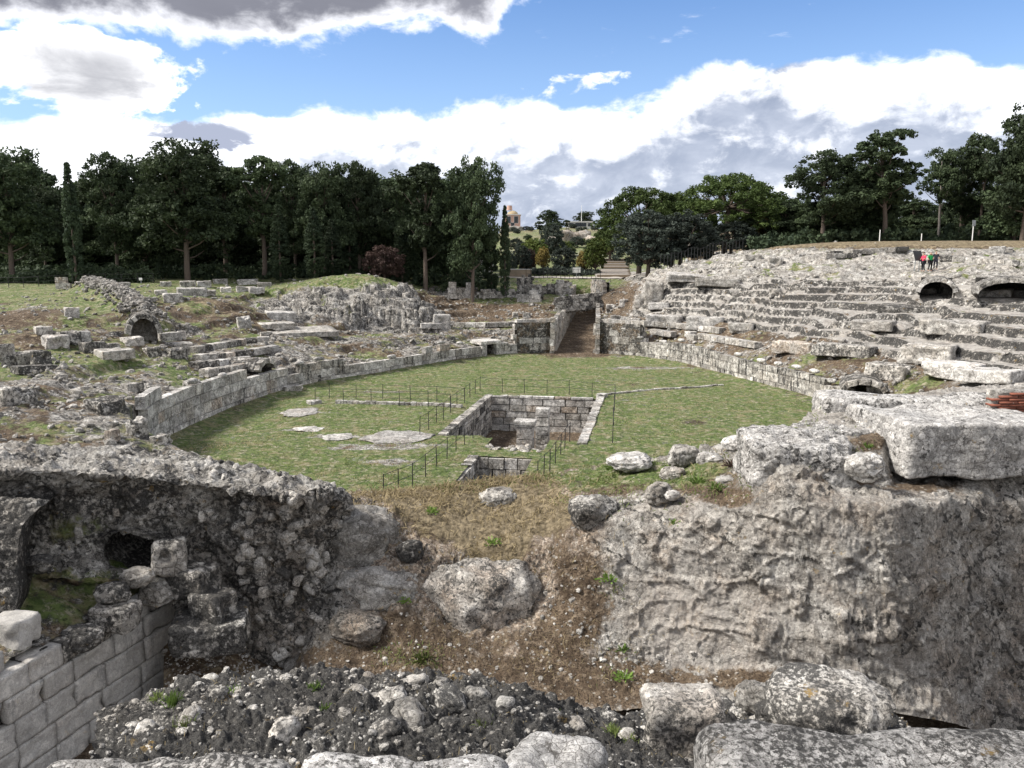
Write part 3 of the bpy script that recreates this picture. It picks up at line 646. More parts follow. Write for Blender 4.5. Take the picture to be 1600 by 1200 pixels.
def seating():
    s = np.linspace(SLEN*.075, SLEN*.92, 1240); r = np.concatenate([[.22, .40, .50], np.arange(.6, 14, .105), np.arange(14, 34, .16), np.arange(34, 62, .5)])
    th = np.interp(s, _S, _T); Sg, Rg = np.meshgrid(s, r, indexing='ij'); Tg = np.interp(Sg, _S, _T)
    rad = arena_r(Tg)+Rg; X = AC[0]+np.sin(Tg)*rad; Y = AC[1]+np.cos(Tg)*rad
    z, grass, soil, straw, dark, warm, rockm, smooth = detail(X, Y, Rg, Sg)
    z[:, 0] = -.3; z[:, 1] = np.minimum(z[:, 1], .1); z[:, 2] = z[:, 3]-.05
    z, infl = carve(X, Y, z)
    soil = soil+infl*1.2; grass = grass*(1-infl)-.2*infl; straw = straw*(1-infl)
    P3 = np.stack([X, Y, z], -1).reshape(-1, 3)
    jx = .10*fbm(P3, 1.3, 3, .6, 51).reshape(X.shape)*sst(Rg, .5, 2)*(1-.6*rockm); jy = .10*fbm(P3, 1.3, 3, .6, 71).reshape(X.shape)*sst(Rg, .5, 2)*(1-.6*rockm)
    V = np.stack([X+jx, Y+jy, z], -1)
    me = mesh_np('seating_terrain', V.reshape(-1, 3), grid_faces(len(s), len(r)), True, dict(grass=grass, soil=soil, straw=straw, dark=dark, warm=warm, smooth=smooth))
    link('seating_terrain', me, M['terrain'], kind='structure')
    return V, Rg, Sg, dict(grass=grass, soil=soil, rock=rockm)
SV, SRg, SSg, SM = seating()
# triangle-free lookup of the finished terrain height
_sidx = (SSg[:, 0], SRg[0])
def z_at(X, Y):
    X = np.atleast_1d(np.asarray(X, float)); Y = np.atleast_1d(np.asarray(Y, float)); r, s = edge_dist(X, Y)
    i = np.clip(np.searchsorted(_sidx[0], s), 1, len(_sidx[0])-1); j = np.clip(np.searchsorted(_sidx[1], r), 1, len(_sidx[1])-1)
    z = SV[i, j, 2]; z = np.where(r < .5, 0, z); return np.where(r > 60, z_out(X, Y), z)
def land_outside():
    th = np.linspace(-math.pi, math.pi, 361); rr = np.concatenate([np.linspace(58, 120, 30), np.geomspace(124, 5200, 50)]); T, Rr = np.meshgrid(th, rr, indexing='ij')
    X = AC[0]+np.sin(T)*(Rr+0); Y = AC[1]+np.cos(T)*Rr
    r, s = edge_dist(X, Y); z = z_base(X, Y); z = np.where(Rr < 84, np.minimum(z, z-.35*sst(62-r, 0, 3)), z)
    P3 = np.stack([X, Y, 0*X], -1).reshape(-1, 3); n = fbm(P3, .05, 4, .6).reshape(X.shape); n2 = fbm(P3, .4, 4, .6).reshape(X.shape)
    z = z+.25*n*sst(Rr, 60, 90)+.5*n*sst(Rr, 120, 220)
    hill = sst(Y, 150, 215)*np.exp(-((X-.075*Y)/50.)**2)
    rgt = sst(X-.14*(Y-90), 14, 34)
    me = mesh_np('land', np.stack([X, Y, z], -1).reshape(-1, 3), grid_faces(361, len(rr)), True,
                 dict(grass=.75+.5*n+.05*hill-.45*rgt, soil=.45+.4*n2+.3*rgt-.1*hill, straw=.15+.5*n2+.25*rgt+.25*hill, dark=0*X-.05, warm=.15*hill))
    link('land', me, M['terrain'], kind='structure')
land_outside()
# ------------------------------------------------------------------ foreground: rock cliff and earth bank of the entrance passage
def sheet_grid(stations, nx, nv, back=None, smooth=2):
    """stations {px: [(py, Y), ...]} -> dense grid of world points, with the photo coordinates kept as surface parameters"""
    xs = sorted(stations); K = len(stations[xs[0]])
    A = np.array([[(x, *p) for p in stations[x]] for x in xs], float)                 # n,K,3
    W = np.array([[at_Y(*q) for q in row] for row in A])
    if back is not None:
        b = W[:, :1].copy(); b[:, 0, 1] += back[0]; b[:, 0, 2] = back[1]; b[:, 0, 0] *= 1+back[0]/np.maximum(W[:, 0, 1], 1)*.0
        W = np.concatenate([b, W], 1); A = np.concatenate([A[:, :1], A], 1)
    gx = np.linspace(xs[0], xs[-1], nx)
    Q = np.concatenate([W, A[:, :, :2]], -1)
    Qx = np.stack([[np.interp(gx, xs, Q[:, k, c]) for c in range(5)] for k in range(Q.shape[1])], 1).transpose(2, 1, 0)     # nx,K,5
    for _ in range(smooth):
        kx = max(2, nx//170); ker = np.hanning(kx*2+3)[1:-1]; ker /= ker.sum(); pad = len(ker)//2
        Qx = np.apply_along_axis(lambda v: np.convolve(np.pad(v, pad, mode='edge'), ker, 'valid'), 0, Qx)
    seg = np.linalg.norm(np.diff(Qx[:, :, :3], axis=1), axis=2).mean(0); t = np.concatenate([[0], np.cumsum(seg)]); tv = np.linspace(0, t[-1], nv)
    G = np.stack([[np.interp(tv, t, Qx[i, :, c]) for c in range(5)] for i in range(nx)], 0).transpose(0, 2, 1)
    ker = np.hanning(7)[1:-1]; ker /= ker.sum()
    G = np.apply_along_axis(lambda v: np.convolve(np.pad(v, 2, mode='edge'), ker, 'valid'), 1, G)
    return G[:, :, :3], G[:, :, 3], G[:, :, 4]
def pb(px, py, c): return np.exp(-((px-c[0])/c[2])**2-((py-c[1])/c[3])**2)
CLIFF = {
 440: [(775, 19), (785, 18.7), (800, 18.4), (830, 18.2), (870, 18.1), (910, 18.0), (950, 17.9), (1000, 17.6), (1060, 16.6), (1110, 15.4)],
 500: [(775, 19), (785, 18.6), (800, 18.2), (830, 17.9), (870, 17.7), (910, 17.5), (950, 17.3), (1000, 16.8), (1060, 15.8), (1110, 14.9)],
 640: [(764, 20.8), (780, 20), (800, 19.2), (830, 18.6), (860, 18.1), (900, 17.6), (950, 17.1), (1000, 16.5), (1050, 15.9), (1110, 15.1)],
 750: [(748, 21.3), (764, 20.8), (787, 20), (820, 19.2), (860, 18.4), (900, 17.9), (950, 17.3), (1000, 16.7), (1050, 16), (1110, 15.2)],
 850: [(742, 21.8), (762, 20.9), (787, 19.9), (815, 19.1), (850, 18.4), (900, 17.8), (950, 17.3), (1000, 16.7), (1050, 16.1), (1110, 15.2)],
 950: [(720, 22.5), (752, 20.6), (785, 18.9), (810, 18.1), (840, 17.8), (880, 17.6), (930, 17.3), (990, 16.9), (1040, 16.3), (1110, 15.2)],
 1050: [(704, 22), (737, 20.2), (770, 18.4), (795, 17.7), (820, 17.3), (870, 17.1), (930, 16.9), (990, 16.7), (1040, 16.4), (1110, 15.3)],
 1150: [(694, 21.5), (722, 19.5), (755, 17.7), (780, 17), (805, 16.7), (850, 16.5), (910, 16.4), (970, 16.3), (1040, 16.1), (1110, 15.1)],
 1180: [(682, 20.6), (705, 18.7), (735, 17.2), (765, 16.6), (785, 16.3), (830, 16.1), (890, 16.1), (960, 16.0), (1040, 15.9), (1110, 15.0)],
 1225: [(674, 19.3), (690, 17.8), (712, 16.8), (738, 16.2), (760, 15.9), (800, 15.8), (870, 15.8), (950, 15.8), (1040, 15.7), (1110, 14.9)],
 1275: [(640, 20.8), (662, 19.2), (695, 17.4), (736, 16.3), (756, 16.0), (790, 15.6), (860, 15.6), (940, 15.5), (1040, 15.4), (1110, 14.8)],
 1310: [(624, 21.5), (655, 19.4), (690, 17.6), (737, 16.6), (754, 16.6), (786, 15.6), (850, 15.4), (930, 15.3), (1040, 15.2), (1110, 14.7)],
 1385: [(619, 22), (652, 19.8), (685, 17.8), (738, 17.2), (752, 17.1), (786, 15.5), (850, 15.2), (930, 15.1), (1050, 15), (1110, 14.7)],
 1402: [(618, 22), (652, 19.8), (690, 18.7), (738, 18.3), (752, 17.6), (786, 15.5), (850, 15.2), (930, 15.1), (1050, 15), (1115, 14.6)],
 1480: [(608, 23), (640, 20.5), (688, 18.8), (740, 18.4), (754, 17.6), (786, 16.1), (850, 15.9), (930, 15.7), (1050, 15.5), (1130, 14.8)],
 1560: [(602, 23.5), (634, 20.8), (682, 19.0), (728, 18.6), (743, 18.0), (790, 17.3), (870, 17.2), (960, 17), (1060, 16.7), (1150, 15.8)],
 1660: [(598, 24), (628, 21), (672, 19.2), (715, 18.8), (730, 18.2), (780, 17.6), (860, 17.5), (960, 17.2), (1060, 17), (1160, 16)],
 1800: [(598, 24), (622, 21.5), (660, 19.5), (705, 19), (720, 18.4), (770, 18), (850, 17.8), (950, 17.6), (1060, 17.4), (1170, 16.5)]}
def cliff():
    P, px, py = sheet_grid(CLIFF, 860, 390, back=(5.5, -.3), smooth=1)
    sh = px.shape; N = normals_grid(P)
    if N[400, 200, 1] > 0: N = -N
    F = P.reshape(-1, 3); n = lambda s, o=4, r=.55, of=0.: fbm(F, s, o, r, of).reshape(sh)
    S = np.zeros(sh)
    for c in ((700, 800, 150, 55), (640, 775, 110, 22), (770, 870, 75, 80), (840, 800, 75, 45), (700, 985, 170, 70), (620, 1050, 170, 70), (820, 1060, 220, 60), (890, 960, 65, 110), (980, 1070, 150, 45), (1190, 1062, 140, 22), (960, 750, 110, 34), (1080, 745, 90, 38), (1130, 775, 60, 20), (860, 1000, 90, 80), (1330, 748, 60, 12), (1360, 690, 45, 16), (1440, 762, 60, 12), (800, 770, 90, 35)):
        S = np.maximum(S, pb(px, py, c)**.8)
    for c, a in (((560, 845, 65, 55), .9), ((600, 915, 85, 40), .8), ((738, 935, 78, 55), 1.0), ((825, 920, 45, 45), .8), ((640, 862, 20, 18), 1.0), ((780, 778, 25, 18), .6), ((1040, 800, 60, 25), .6)): S = S-a*pb(px, py, c)
    S = np.clip(S, 0, 1); rk = 1-sst(S+.25*n(1.1, 4, .6, 8), .3, .6)
    frac = np.zeros(sh)
    for sc_, of_ in ((.55, 3.1), (1.25, 8.7)):
        f1, f2, fi = (a.reshape(sh) for a in worley(F*np.array([.6, .6, 1.5], np.float32)+.30*np.stack([fbm(F, .9, 4, .6, k*9.+of_) for k in range(3)], -1), sc_, of_)); frac = np.maximum(frac, np.clip(1-(f2-f1)/.022, 0, 1)*sst(n(.8, 3, .5, of_), -.35, .1))
    # big forms
    shelf0 = sst(py, 735, 690)*sst(px, 1150, 1240); d = (.14*n(.55, 4)+rk*.06*n(1.6, 5, .6, 5))*(1-.75*shelf0)
    for c, a in (((738, 935, 70, 48), .50), ((560, 848, 52, 42), .28), ((825, 922, 45, 38), .25), ((640, 862, 20, 17), .22), ((770, 782, 26, 16), .2), ((1010, 820, 50, 30), .15), ((600, 925, 60, 30), .12)): d = d+a*pb(px, py, c)
    # slabs split off along bedding and joints
    F1, F2, ID = worley(F*np.array([.8, .8, 1.35], np.float32)+.22*np.stack([fbm(F, 1.2, 3, .5, k*9.) for k in range(3)], -1), .8, 2.2); F1, F2, ID = (a.reshape(sh) for a in (F1, F2, ID))
    hard = rk*sst(px, 900, 1010)
    d = d+hard*((ID-.5)*.03-.05*np.clip(.075-(F2-F1), 0, .075)/.075)
    G1, G2, GI = worley(F+.08*np.stack([fbm(F, 3, 2, .5, k*5.) for k in range(3)], -1), 3.2, 6.1); G1, G2, GI = (a.reshape(sh) for a in (G1, G2, GI))
    d = d-.05*frac*rk
    pale = pb(px, py, (1085, 975, 100, 70)); shelf = sst(py, 735, 690)*sst(px, 1150, 1240); rough = rk*(1-.8*pale)*(1-.75*shelf)
    d = d+rough*(1-.7*hard)*((GI-.5)*.06-.03*np.clip(.1-(G2-G1), 0, .1)/.1)+rough*(.028*n(7, 5, .68, 3)+.018*ridge(F, 6.5, 4, .65).reshape(sh))
    d = d+(1-rk)*(.05*n(3, 4, .6, 4)+.025*n(9, 3, .6, 2))
    d = d-.10*rough*sst(n(1.3, 3, .5, 44), .28, .40)
    tool = fbm(np.stack([F[:, 0]*9, F[:, 1]*9, F[:, 2]*1.3], -1), 1.0, 3, .6).reshape(sh); d = d+.022*tool*hard
    nw = n(1.1, 4, .5, 12)
    # long crack across the right face
    for pts in ([(1000, 905), (1060, 908), (1120, 912), (1170, 905), (1195, 880), (1225, 868), (1250, 862), (1275, 872), (1305, 895), (1340, 888), (1370, 862)], [(1190, 905), (1186, 950), (1172, 985), (1130, 980), (1060, 972)], [(1300, 750), (1360, 765), (1450, 778), (1490, 775)]):
        q = np.array(pts, float); dm = np.full(sh, 1e9); sgn = np.zeros(sh)
        for a, b in zip(q[:-1], q[1:]):
            v = b-a; t = np.clip(((px-a[0])*v[0]+(py-a[1])*v[1])/(v@v), 0, 1); ex = px-a[0]-t*v[0]; ey = py-a[1]-t*v[1]+7*nw; e = np.hypot(ex, ey)
            u = e < dm; dm = np.where(u, e, dm); sgn = np.where(u, ey, sgn)
        d = d-.10*np.exp(-(dm/1.9)**2)*sst(n(1.8, 3, .5, 3), -.45, .1)+.035*np.exp(-dm/90)*sst(sgn, 1.5, -1.5)
    P = P+N*d[..., None]
    soil = S*1.05-.1+.30*pb(px, py, (620, 900, 160, 90))+.25*pb(px, py, (900, 900, 80, 80))
    straw = 0*S
    for c, a in (((700, 800, 150, 50), .75), ((640, 778, 110, 22), .7), ((770, 860, 70, 70), .7), ((840, 800, 80, 42), .6), ((800, 770, 90, 30), .6), ((740, 1010, 200, 80), .30)): straw = straw+a*pb(px, py, c)*sst(S, .2, .6)
    grass = .85*pb(px, py, (960, 742, 100, 24))+.7*pb(px, py, (1080, 735, 80, 28))+.45*pb(px, py, (860, 760, 60, 20))+.35*pb(px, py, (660, 1030, 60, 20))+.3*n(1.5, 3, .6, 19)*S
    gr = sst(py, 1140, 740)
    dark = -.05+.05*n(.7, 3)+.07*tool*hard+.28*frac*rk-.16*pale-.06*sst(px, 500, 580)*(1-sst(px, 900, 980))+.045*sst(px, 1470, 1520)*sst(py, 740, 800)+.05*sst(px, 980, 900)*rk+.06*pb(px, py, (1380, 950, 130, 110))-.17*shelf
    warm = .09*sst(px, 950, 1050)*sst(py, 700, 780)+.42*sst(px, 500, 580)*(1-sst(px, 900, 980))-.0*px+.12-.25*sst(py, 740, 690)*sst(px, 1150, 1220)+.15*pale
    me = mesh_np('rock_cliff', P.reshape(-1, 3), grid_faces(*sh), True, dict(grass=grass, soil=soil, straw=straw, dark=dark, warm=warm, smooth=np.clip(.42*sst(px, 990, 1040)*sst(py, 760, 800)*sst(n(1.4, 5, .65, 97), -.3, .3)*(1-.6*sst(px, 1420, 1500))+1.1*pale*sst(n(.9, 4, .6, 77), -.5, -.1)+.75*shelf*sst(n(1.1, 4, .6, 87), -.25, .25), 0, 1)))
    link('rock_cliff', me, M['cliff'], kind='structure')
    return P, px, py, N
CP, CPX, CPY, CN = cliff()
def on_cliff(px, py):
    i = np.argmin((CPX-px)**2+(CPY-py)**2); i = np.unravel_index(i, CPX.shape); return CP[i].copy(), CN[i].copy()

M['near_pale'] = block_mat('near_pale_stone', -.03, .05, streak=0, bdist=.03, fine=2.0)
# ------------------------------------------------------------------ foreground left: ruined vault of rubble concrete
VAULT = {
 -80: [(690, 16.6), (706, 15.7), (735, 14.8), (746, 15.0), (780, 15.1), (820, 15.3), (860, 15.5), (905, 15.3)],
 0:   [(693, 17.2), (712, 16.2), (738, 15.3), (749, 15.5), (785, 15.6), (820, 15.7), (860, 15.7), (905, 15.4)],
 100: [(695, 17.8), (713, 16.8), (736, 15.8), (750, 15.95), (785, 16.05), (825, 16.05), (855, 16.0), (905, 15.4)],
 200: [(700, 17.9), (718, 17), (743, 16.1), (757, 16.25), (790, 16.4), (830, 16.5), (870, 16.6), (905, 16.0)],
 300: [(712, 17.8), (730, 17.1), (756, 16.4), (769, 16.6), (800, 16.75), (840, 16.85), (890, 16.9), (970, 16.4)],
 370: [(725, 17.8), (742, 17.2), (765, 16.5), (777, 16.9), (810, 17.0), (860, 17.0), (930, 17.0), (1035, 16.9)],
 440: [(738, 17.6), (750, 17.2), (776, 16.6), (788, 16.9), (820, 17), (880, 17), (950, 17), (1050, 17)],
 500: [(752, 17.5), (762, 17.2), (783, 16.7), (796, 17.1), (830, 17.2), (890, 17.2), (960, 17.1), (1055, 17)],
 525: [(764, 17.6), (769, 17.4), (781, 17.1), (800, 17.6), (840, 18.1), (900, 18.3), (970, 18.3), (1055, 18.0)],
 545: [(778, 18.2), (784, 18.2), (792, 18.2), (810, 18.4), (850, 18.8), (910, 18.9), (980, 18.9), (1060, 18.6)]}
def vault():
    root = thing('vault_ruin', 'ruined vault of black lichened rubble concrete with a stub pier, above the ashlar wall', 'ruin', tuple(at_Y(450, 1045, 17)))
    P, px, py = sheet_grid(VAULT, 520, 300, back=(2.6, 1.5), smooth=1); sh = px.shape; N = normals_grid(P)
    if N[250, 200, 1] > 0: N = -N
    F = P.reshape(-1, 3); n = lambda s, o=4, r=.55, of=0.: fbm(F, s, o, r, of).reshape(sh)
    G1, G2, GI = (a.reshape(sh) for a in worley(F+.10*np.stack([fbm(F, 2.5, 2, .5, k*5.) for k in range(3)], -1), 3.0, 8.3))
    H1, H2, HI = (a.reshape(sh) for a in worley(F, 7.0, 1.3))
    d = .16*n(.8, 4)+.10*n(2.6, 4, .6, 3)+.20*np.clip(.52-G1, 0, 1)*sst(GI, .35, .6)+.10*np.clip(.5-H1, 0, 1)*HI+.025*n(9, 3, .6)
    face = sst(py, 745, 790); d = d-.20*face*sst(n(.9, 4, .6, 33), .12, .40)
    for c, a in (((470, 940, 22, 40), -.45), ((400, 900, 45, 120), .12), ((30, 770, 30, 16), -.2), ((200, 770, 150, 16), -.08), ((455, 1020, 50, 35), .14)): d = d+a*pb(px, py, c)
    keep = (((px-208)/47)**2+((py-862)/27)**2)[:-1, :-1] > 1
    P = P+N*d[..., None]
    dark = .035+.03*face+.06*n(.8, 3)-.04*-.20*sst(px, 340, 420)*sst(py, 770, 830)-.03*(1-face)+.06*pb(px, py, (200, 770, 220, 40))
    grass = -.2+.75*pb(px, py, (120, 830, 80, 40))+.7*sst(py, 870, 900)*sst(px, 300, 240)
    me = mesh_np('vault_mass', P.reshape(-1, 3), grid_faces(*sh, keep), True, dict(grass=grass, soil=-.3+.5*pb(px, py, (90, 870, 90, 40)), straw=0*dark+.05, dark=dark, warm=.10+.12*sst(px, 330, 420)*face))
    link('vault_mass', me, M['cliff'], root)
    o = root.location; me.transform(Matrix.Translation(-Vector(o)))
    # hollow behind the opening
    c = at_Y(208, 862, 16.6); V, Fc = ICO[4]; k = V[:, 1] > -.25
    Vc = V*np.array([.85, 2.2, .55])+c+np.array([0, .15, 0]); keepf = k[Fc].all(1); Vc0 = V
    Vc = Vc+.08*fbm(Vc, 2, 3)[:, None]
    link('hollow', mesh_np('hollow', Vc-np.array(o), Fc[keepf][:, ::-1], True, dict(dark=np.full(len(V), .1), warm=np.zeros(len(V)), soil=np.full(len(V), -.2), grass=np.full(len(V), -1.), straw=np.full(len(V), -1.))), M['cliff'], root)
    # stones standing proud of the mortar: the largest as single pieces
    bases = [rock_block('embedded_stone', (1, .75, .6), k+3, 6, .16, .10, M['near_pale'] if k % 3 else M['near_stone'], chip=.35) for k in range(9)]
    r2 = np.random.default_rng(5); nst = 0
    for _ in range(1500):
        i = r2.integers(20, sh[0]-4); j = r2.integers(40, sh[1]-4)
        if not (keep[i, j]): continue
        x, y = px[i, j], py[i, j]
        pr = .08+.62*(x > 370)*(y > 785)+.12*(x > 250)*(y > 780)+.25*(y < 745)*(x > 200)
        if r2.random() > pr or nst > 230: continue
        s = r2.uniform(.10, .24)*(1.4 if y > 780 and x > 370 else .9)
        e = link('embedded_stone', bases[r2.integers(0, 9)], parent=root); e.location = Vector(P[i, j]+N[i, j]*.01-np.array(o)); e.scale = (s*r2.uniform(.85, 1.3), s*r2.uniform(.9, 1.3), s*r2.uniform(.8, 1.2)); e.rotation_euler = tuple(r2.uniform(0, 6.28, 3)); nst += 1
    return P, px, py, N
VP, VPX, VPY, VN = vault()

# ------------------------------------------------------------------ terrace, ashlar wall and boulders in front of the vault
W0 = at_z(281, 1058, 0); W1 = at_z(105, 1188, 0); WD = (W1-W0)[:2]/np.linalg.norm((W1-W0)[:2]); WN = np.array([-WD[1], WD[0]])
if WN[0] < 0: WN = -WN
def terrace():
    g = np.linspace(0, 6.5, 110); h = np.linspace(0, 5.5, 90); A, Hh = np.meshgrid(g, h, indexing='ij')
    X = W0[0]+WD[0]*(A-.25)-WN[0]*(Hh+.25); Y = W0[1]+WD[1]*(A-.25)-WN[1]*(Hh+.25)
    z = 2.2+.42*np.minimum(Hh, 3)+.05*A; P3 = np.stack([X, Y, z], -1).reshape(-1, 3); n = fbm(P3, .9, 4).reshape(A.shape); n2 = fbm(P3, 2.8, 4, .6).reshape(A.shape)
    z = z+.16*n+.10*n2-.5*sst(A, .5, -.0)
    me = mesh_np('terrace', np.stack([X, Y, z], -1).reshape(-1, 3), grid_faces(110, 90), True, dict(grass=.55+.8*n, soil=.45-.6*n2, straw=.25+.5*n2, dark=.10+0*n, warm=0*n))
    link('terrace', me, M['cliff'], kind='structure')
    def zt(x, y):
        i = np.argmin((X-x)**2+(Y-y)**2); return z.ravel()[i]
    return zt
TZ = terrace()
def apron():
    ST = {255: [(1000, 16.7), (1020, 16.2), (1050, 15.7), (1080, 15.2), (1130, 14.4), (1180, 13.2)], 300: [(985, 16.8), (1010, 16.2), (1042, 15.7), (1075, 15.2), (1130, 14.3), (1180, 13.2)], 360: [(1000, 17.0), (1015, 16.6), (1045, 16.0), (1075, 15.4), (1130, 14.4), (1180, 13.3)], 410: [(1030, 17.1), (1042, 16.8), (1060, 16.3), (1085, 15.7), (1130, 14.7), (1180, 13.5)], 520: [(1035, 17.2), (1048, 16.8), (1066, 16.3), (1090, 15.6), (1130, 14.7), (1180, 13.5)]}
    P, px, py = sheet_grid(ST, 130, 90, smooth=1); sh = px.shape; F = P.reshape(-1, 3); n = lambda s, o=4, of=0.: fbm(F, s, o, .6, of).reshape(sh); P[..., 2] += .06*n(1.5)+.03*n(5, 4, 3)
    link('earth_apron', mesh_np('earth_apron', F*0+P.reshape(-1, 3), grid_faces(*sh), True, dict(soil=.85-.5*n(1.2, 4, 8), grass=-.3+.6*n(.9, 4, 5), straw=.3+.4*n(2, 4, 2), dark=0*px, warm=.3+0*px)), M['cliff'], kind='structure')
    g = np.random.default_rng(2); i = g.integers(0, sh[0], 1600); j = g.integers(0, sh[1], 1600); link('apron_gravel', scatter_mesh('apron_gravel', P[i, j], g.lognormal(-3.2, .5, 1600).clip(.015, .14), 16), M['pebble'], kind='stuff')
apron()
def near_wall():
    root = thing('ashlar_wall', 'pale ashlar wall of large limestone blocks below the dark terrace', 'wall', (W0[0], W0[1], 0))
    r2 = np.random.default_rng(12); L = 8.5; hs = [.52, .46, .50, .47, .44]; z = -.55; o = np.array([W0[0], W0[1], 0])
    ang = math.atan2(WD[1], WD[0])
    zc = -.1
    for c, hc in enumerate(hs+[.42]):
        a = -.05+r2.uniform(-.1, .1); 
        while a < L:
            ln = r2.uniform(.65, 1.25)
            top = c == 5
            if (c == 4 and r2.random() < .12) or (top and not (a > 3.35 or .3 < a < 1.6 and r2.random() < .7)): a += ln; continue
            me = rock_block('stone_block', (ln-.018, .5, hc-.014), int(r2.integers(1, 9999)), 8, .020, .017, M['block_dark'] if (c >= 4 and r2.random() < .55 and a < 3.0) else M['near_wall'], chip=.13)
            b = link('stone_block', me, parent=root)
            off = -.25+r2.uniform(-.018, .018)+(-.05 if c == 5 else 0)
            b.location = Vector((WD[0]*(a+ln/2)+WN[0]*off, WD[1]*(a+ln/2)+WN[1]*off, zc+hc/2)); b.rotation_euler = (r2.uniform(-.008, .008), r2.uniform(-.006, .006), ang+r2.uniform(-.01, .01))
            a += ln
        zc += hc
    # joints: earth-stained core set back behind the block faces
    me = mesh_np('wall_core', BOX[6][0]*np.array([L, .3, 2.35])+np.array([L/2, 0, 1.1]), BOX[6][1], True, {k: np.full(len(BOX[6][0]), v) for k, v in dict(dark=.15, warm=.1, soil=.2, grass=-1, straw=-1).items()})
    b = link('wall_core', me, M['cliff'], root); b.location = (-WN[0]*.32, -WN[1]*.32, 0); b.rotation_euler = (0, 0, ang)
near_wall()
def place_boulder(px, py, w, h, Y, label, mat, cat='boulder', group=None, seed=None, kind='boulder', depth=.8, name=None, sink=.12):
    """boulder whose picture is centred on (px, py) and w x h photo pixels large, at distance Y"""
    p = at_Y(px, py, Y); k = np.linalg.norm(p-np.array([0, 0, EYE]))/FOC; sx, sz = w*k, h*k*1.02
    seed = seed or int(abs(px*7+py*3))
    sub = 5 if max(w, h) > 30 else 4
    if kind == 'boulder': me = boulder('boulder', (sx, sx*depth, sz), seed, sub, .26, mat)
    else: me = rock_block('block', (sx, sx*depth, sz), seed, 24 if max(w, h) > 50 else 12, min(sx, sz)*(.12 if w < 140 else .2), min(sx, sz)*(.07 if w < 140 else .17), mat, chip=min(sx, sz)*.4)
    o = link(name or kind, me, label=label, cat=cat, group=group); o.location = p; o.rotation_euler = (0, 0, (seed % 7-3)*.12)
    return o
# ------------------------------------------------------------------ near rubble wall and parapet slabs at the viewer's feet
NEARW = {
 150: [(1110, 5.5), (1130, 5.25), (1160, 4.95), (1200, 4.6), (1260, 4.2)],
 220: [(1085, 5.55), (1105, 5.3), (1135, 5.0), (1175, 4.6), (1250, 4.15)],
 300: [(1062, 5.65), (1085, 5.35), (1120, 5.0), (1165, 4.6), (1240, 4.15)],
 420: [(1050, 5.65), (1075, 5.35), (1110, 5.0), (1160, 4.6), (1240, 4.15)],
 600: [(1053, 5.65), (1075, 5.35), (1110, 5.0), (1160, 4.6), (1240, 4.15)],
 740: [(1058, 5.65), (1078, 5.35), (1112, 5.0), (1160, 4.6), (1240, 4.15)],
 810: [(1072, 5.6), (1090, 5.35), (1120, 5.0), (1165, 4.6), (1240, 4.15)],
 870: [(1108, 5.8), (1122, 5.5), (1140, 5.15), (1175, 4.7), (1245, 4.15)],
 950: [(1122, 6.0), (1135, 5.6), (1155, 5.2), (1185, 4.75), (1245, 4.15)],
 1010: [(1118, 6.4), (1130, 5.9), (1155, 5.4), (1190, 4.9), (1250, 4.2)],
 1180: [(1098, 7.0), (1115, 6.5), (1145, 5.8), (1185, 5.1), (1250, 4.3)],
 1390: [(1118, 7.0), (1130, 6.5), (1150, 5.9), (1190, 5.2), (1250, 4.3)],
 1440: [(1160, 6.6), (1170, 6.3), (1185, 5.9), (1205, 5.3), (1255, 4.4)]}
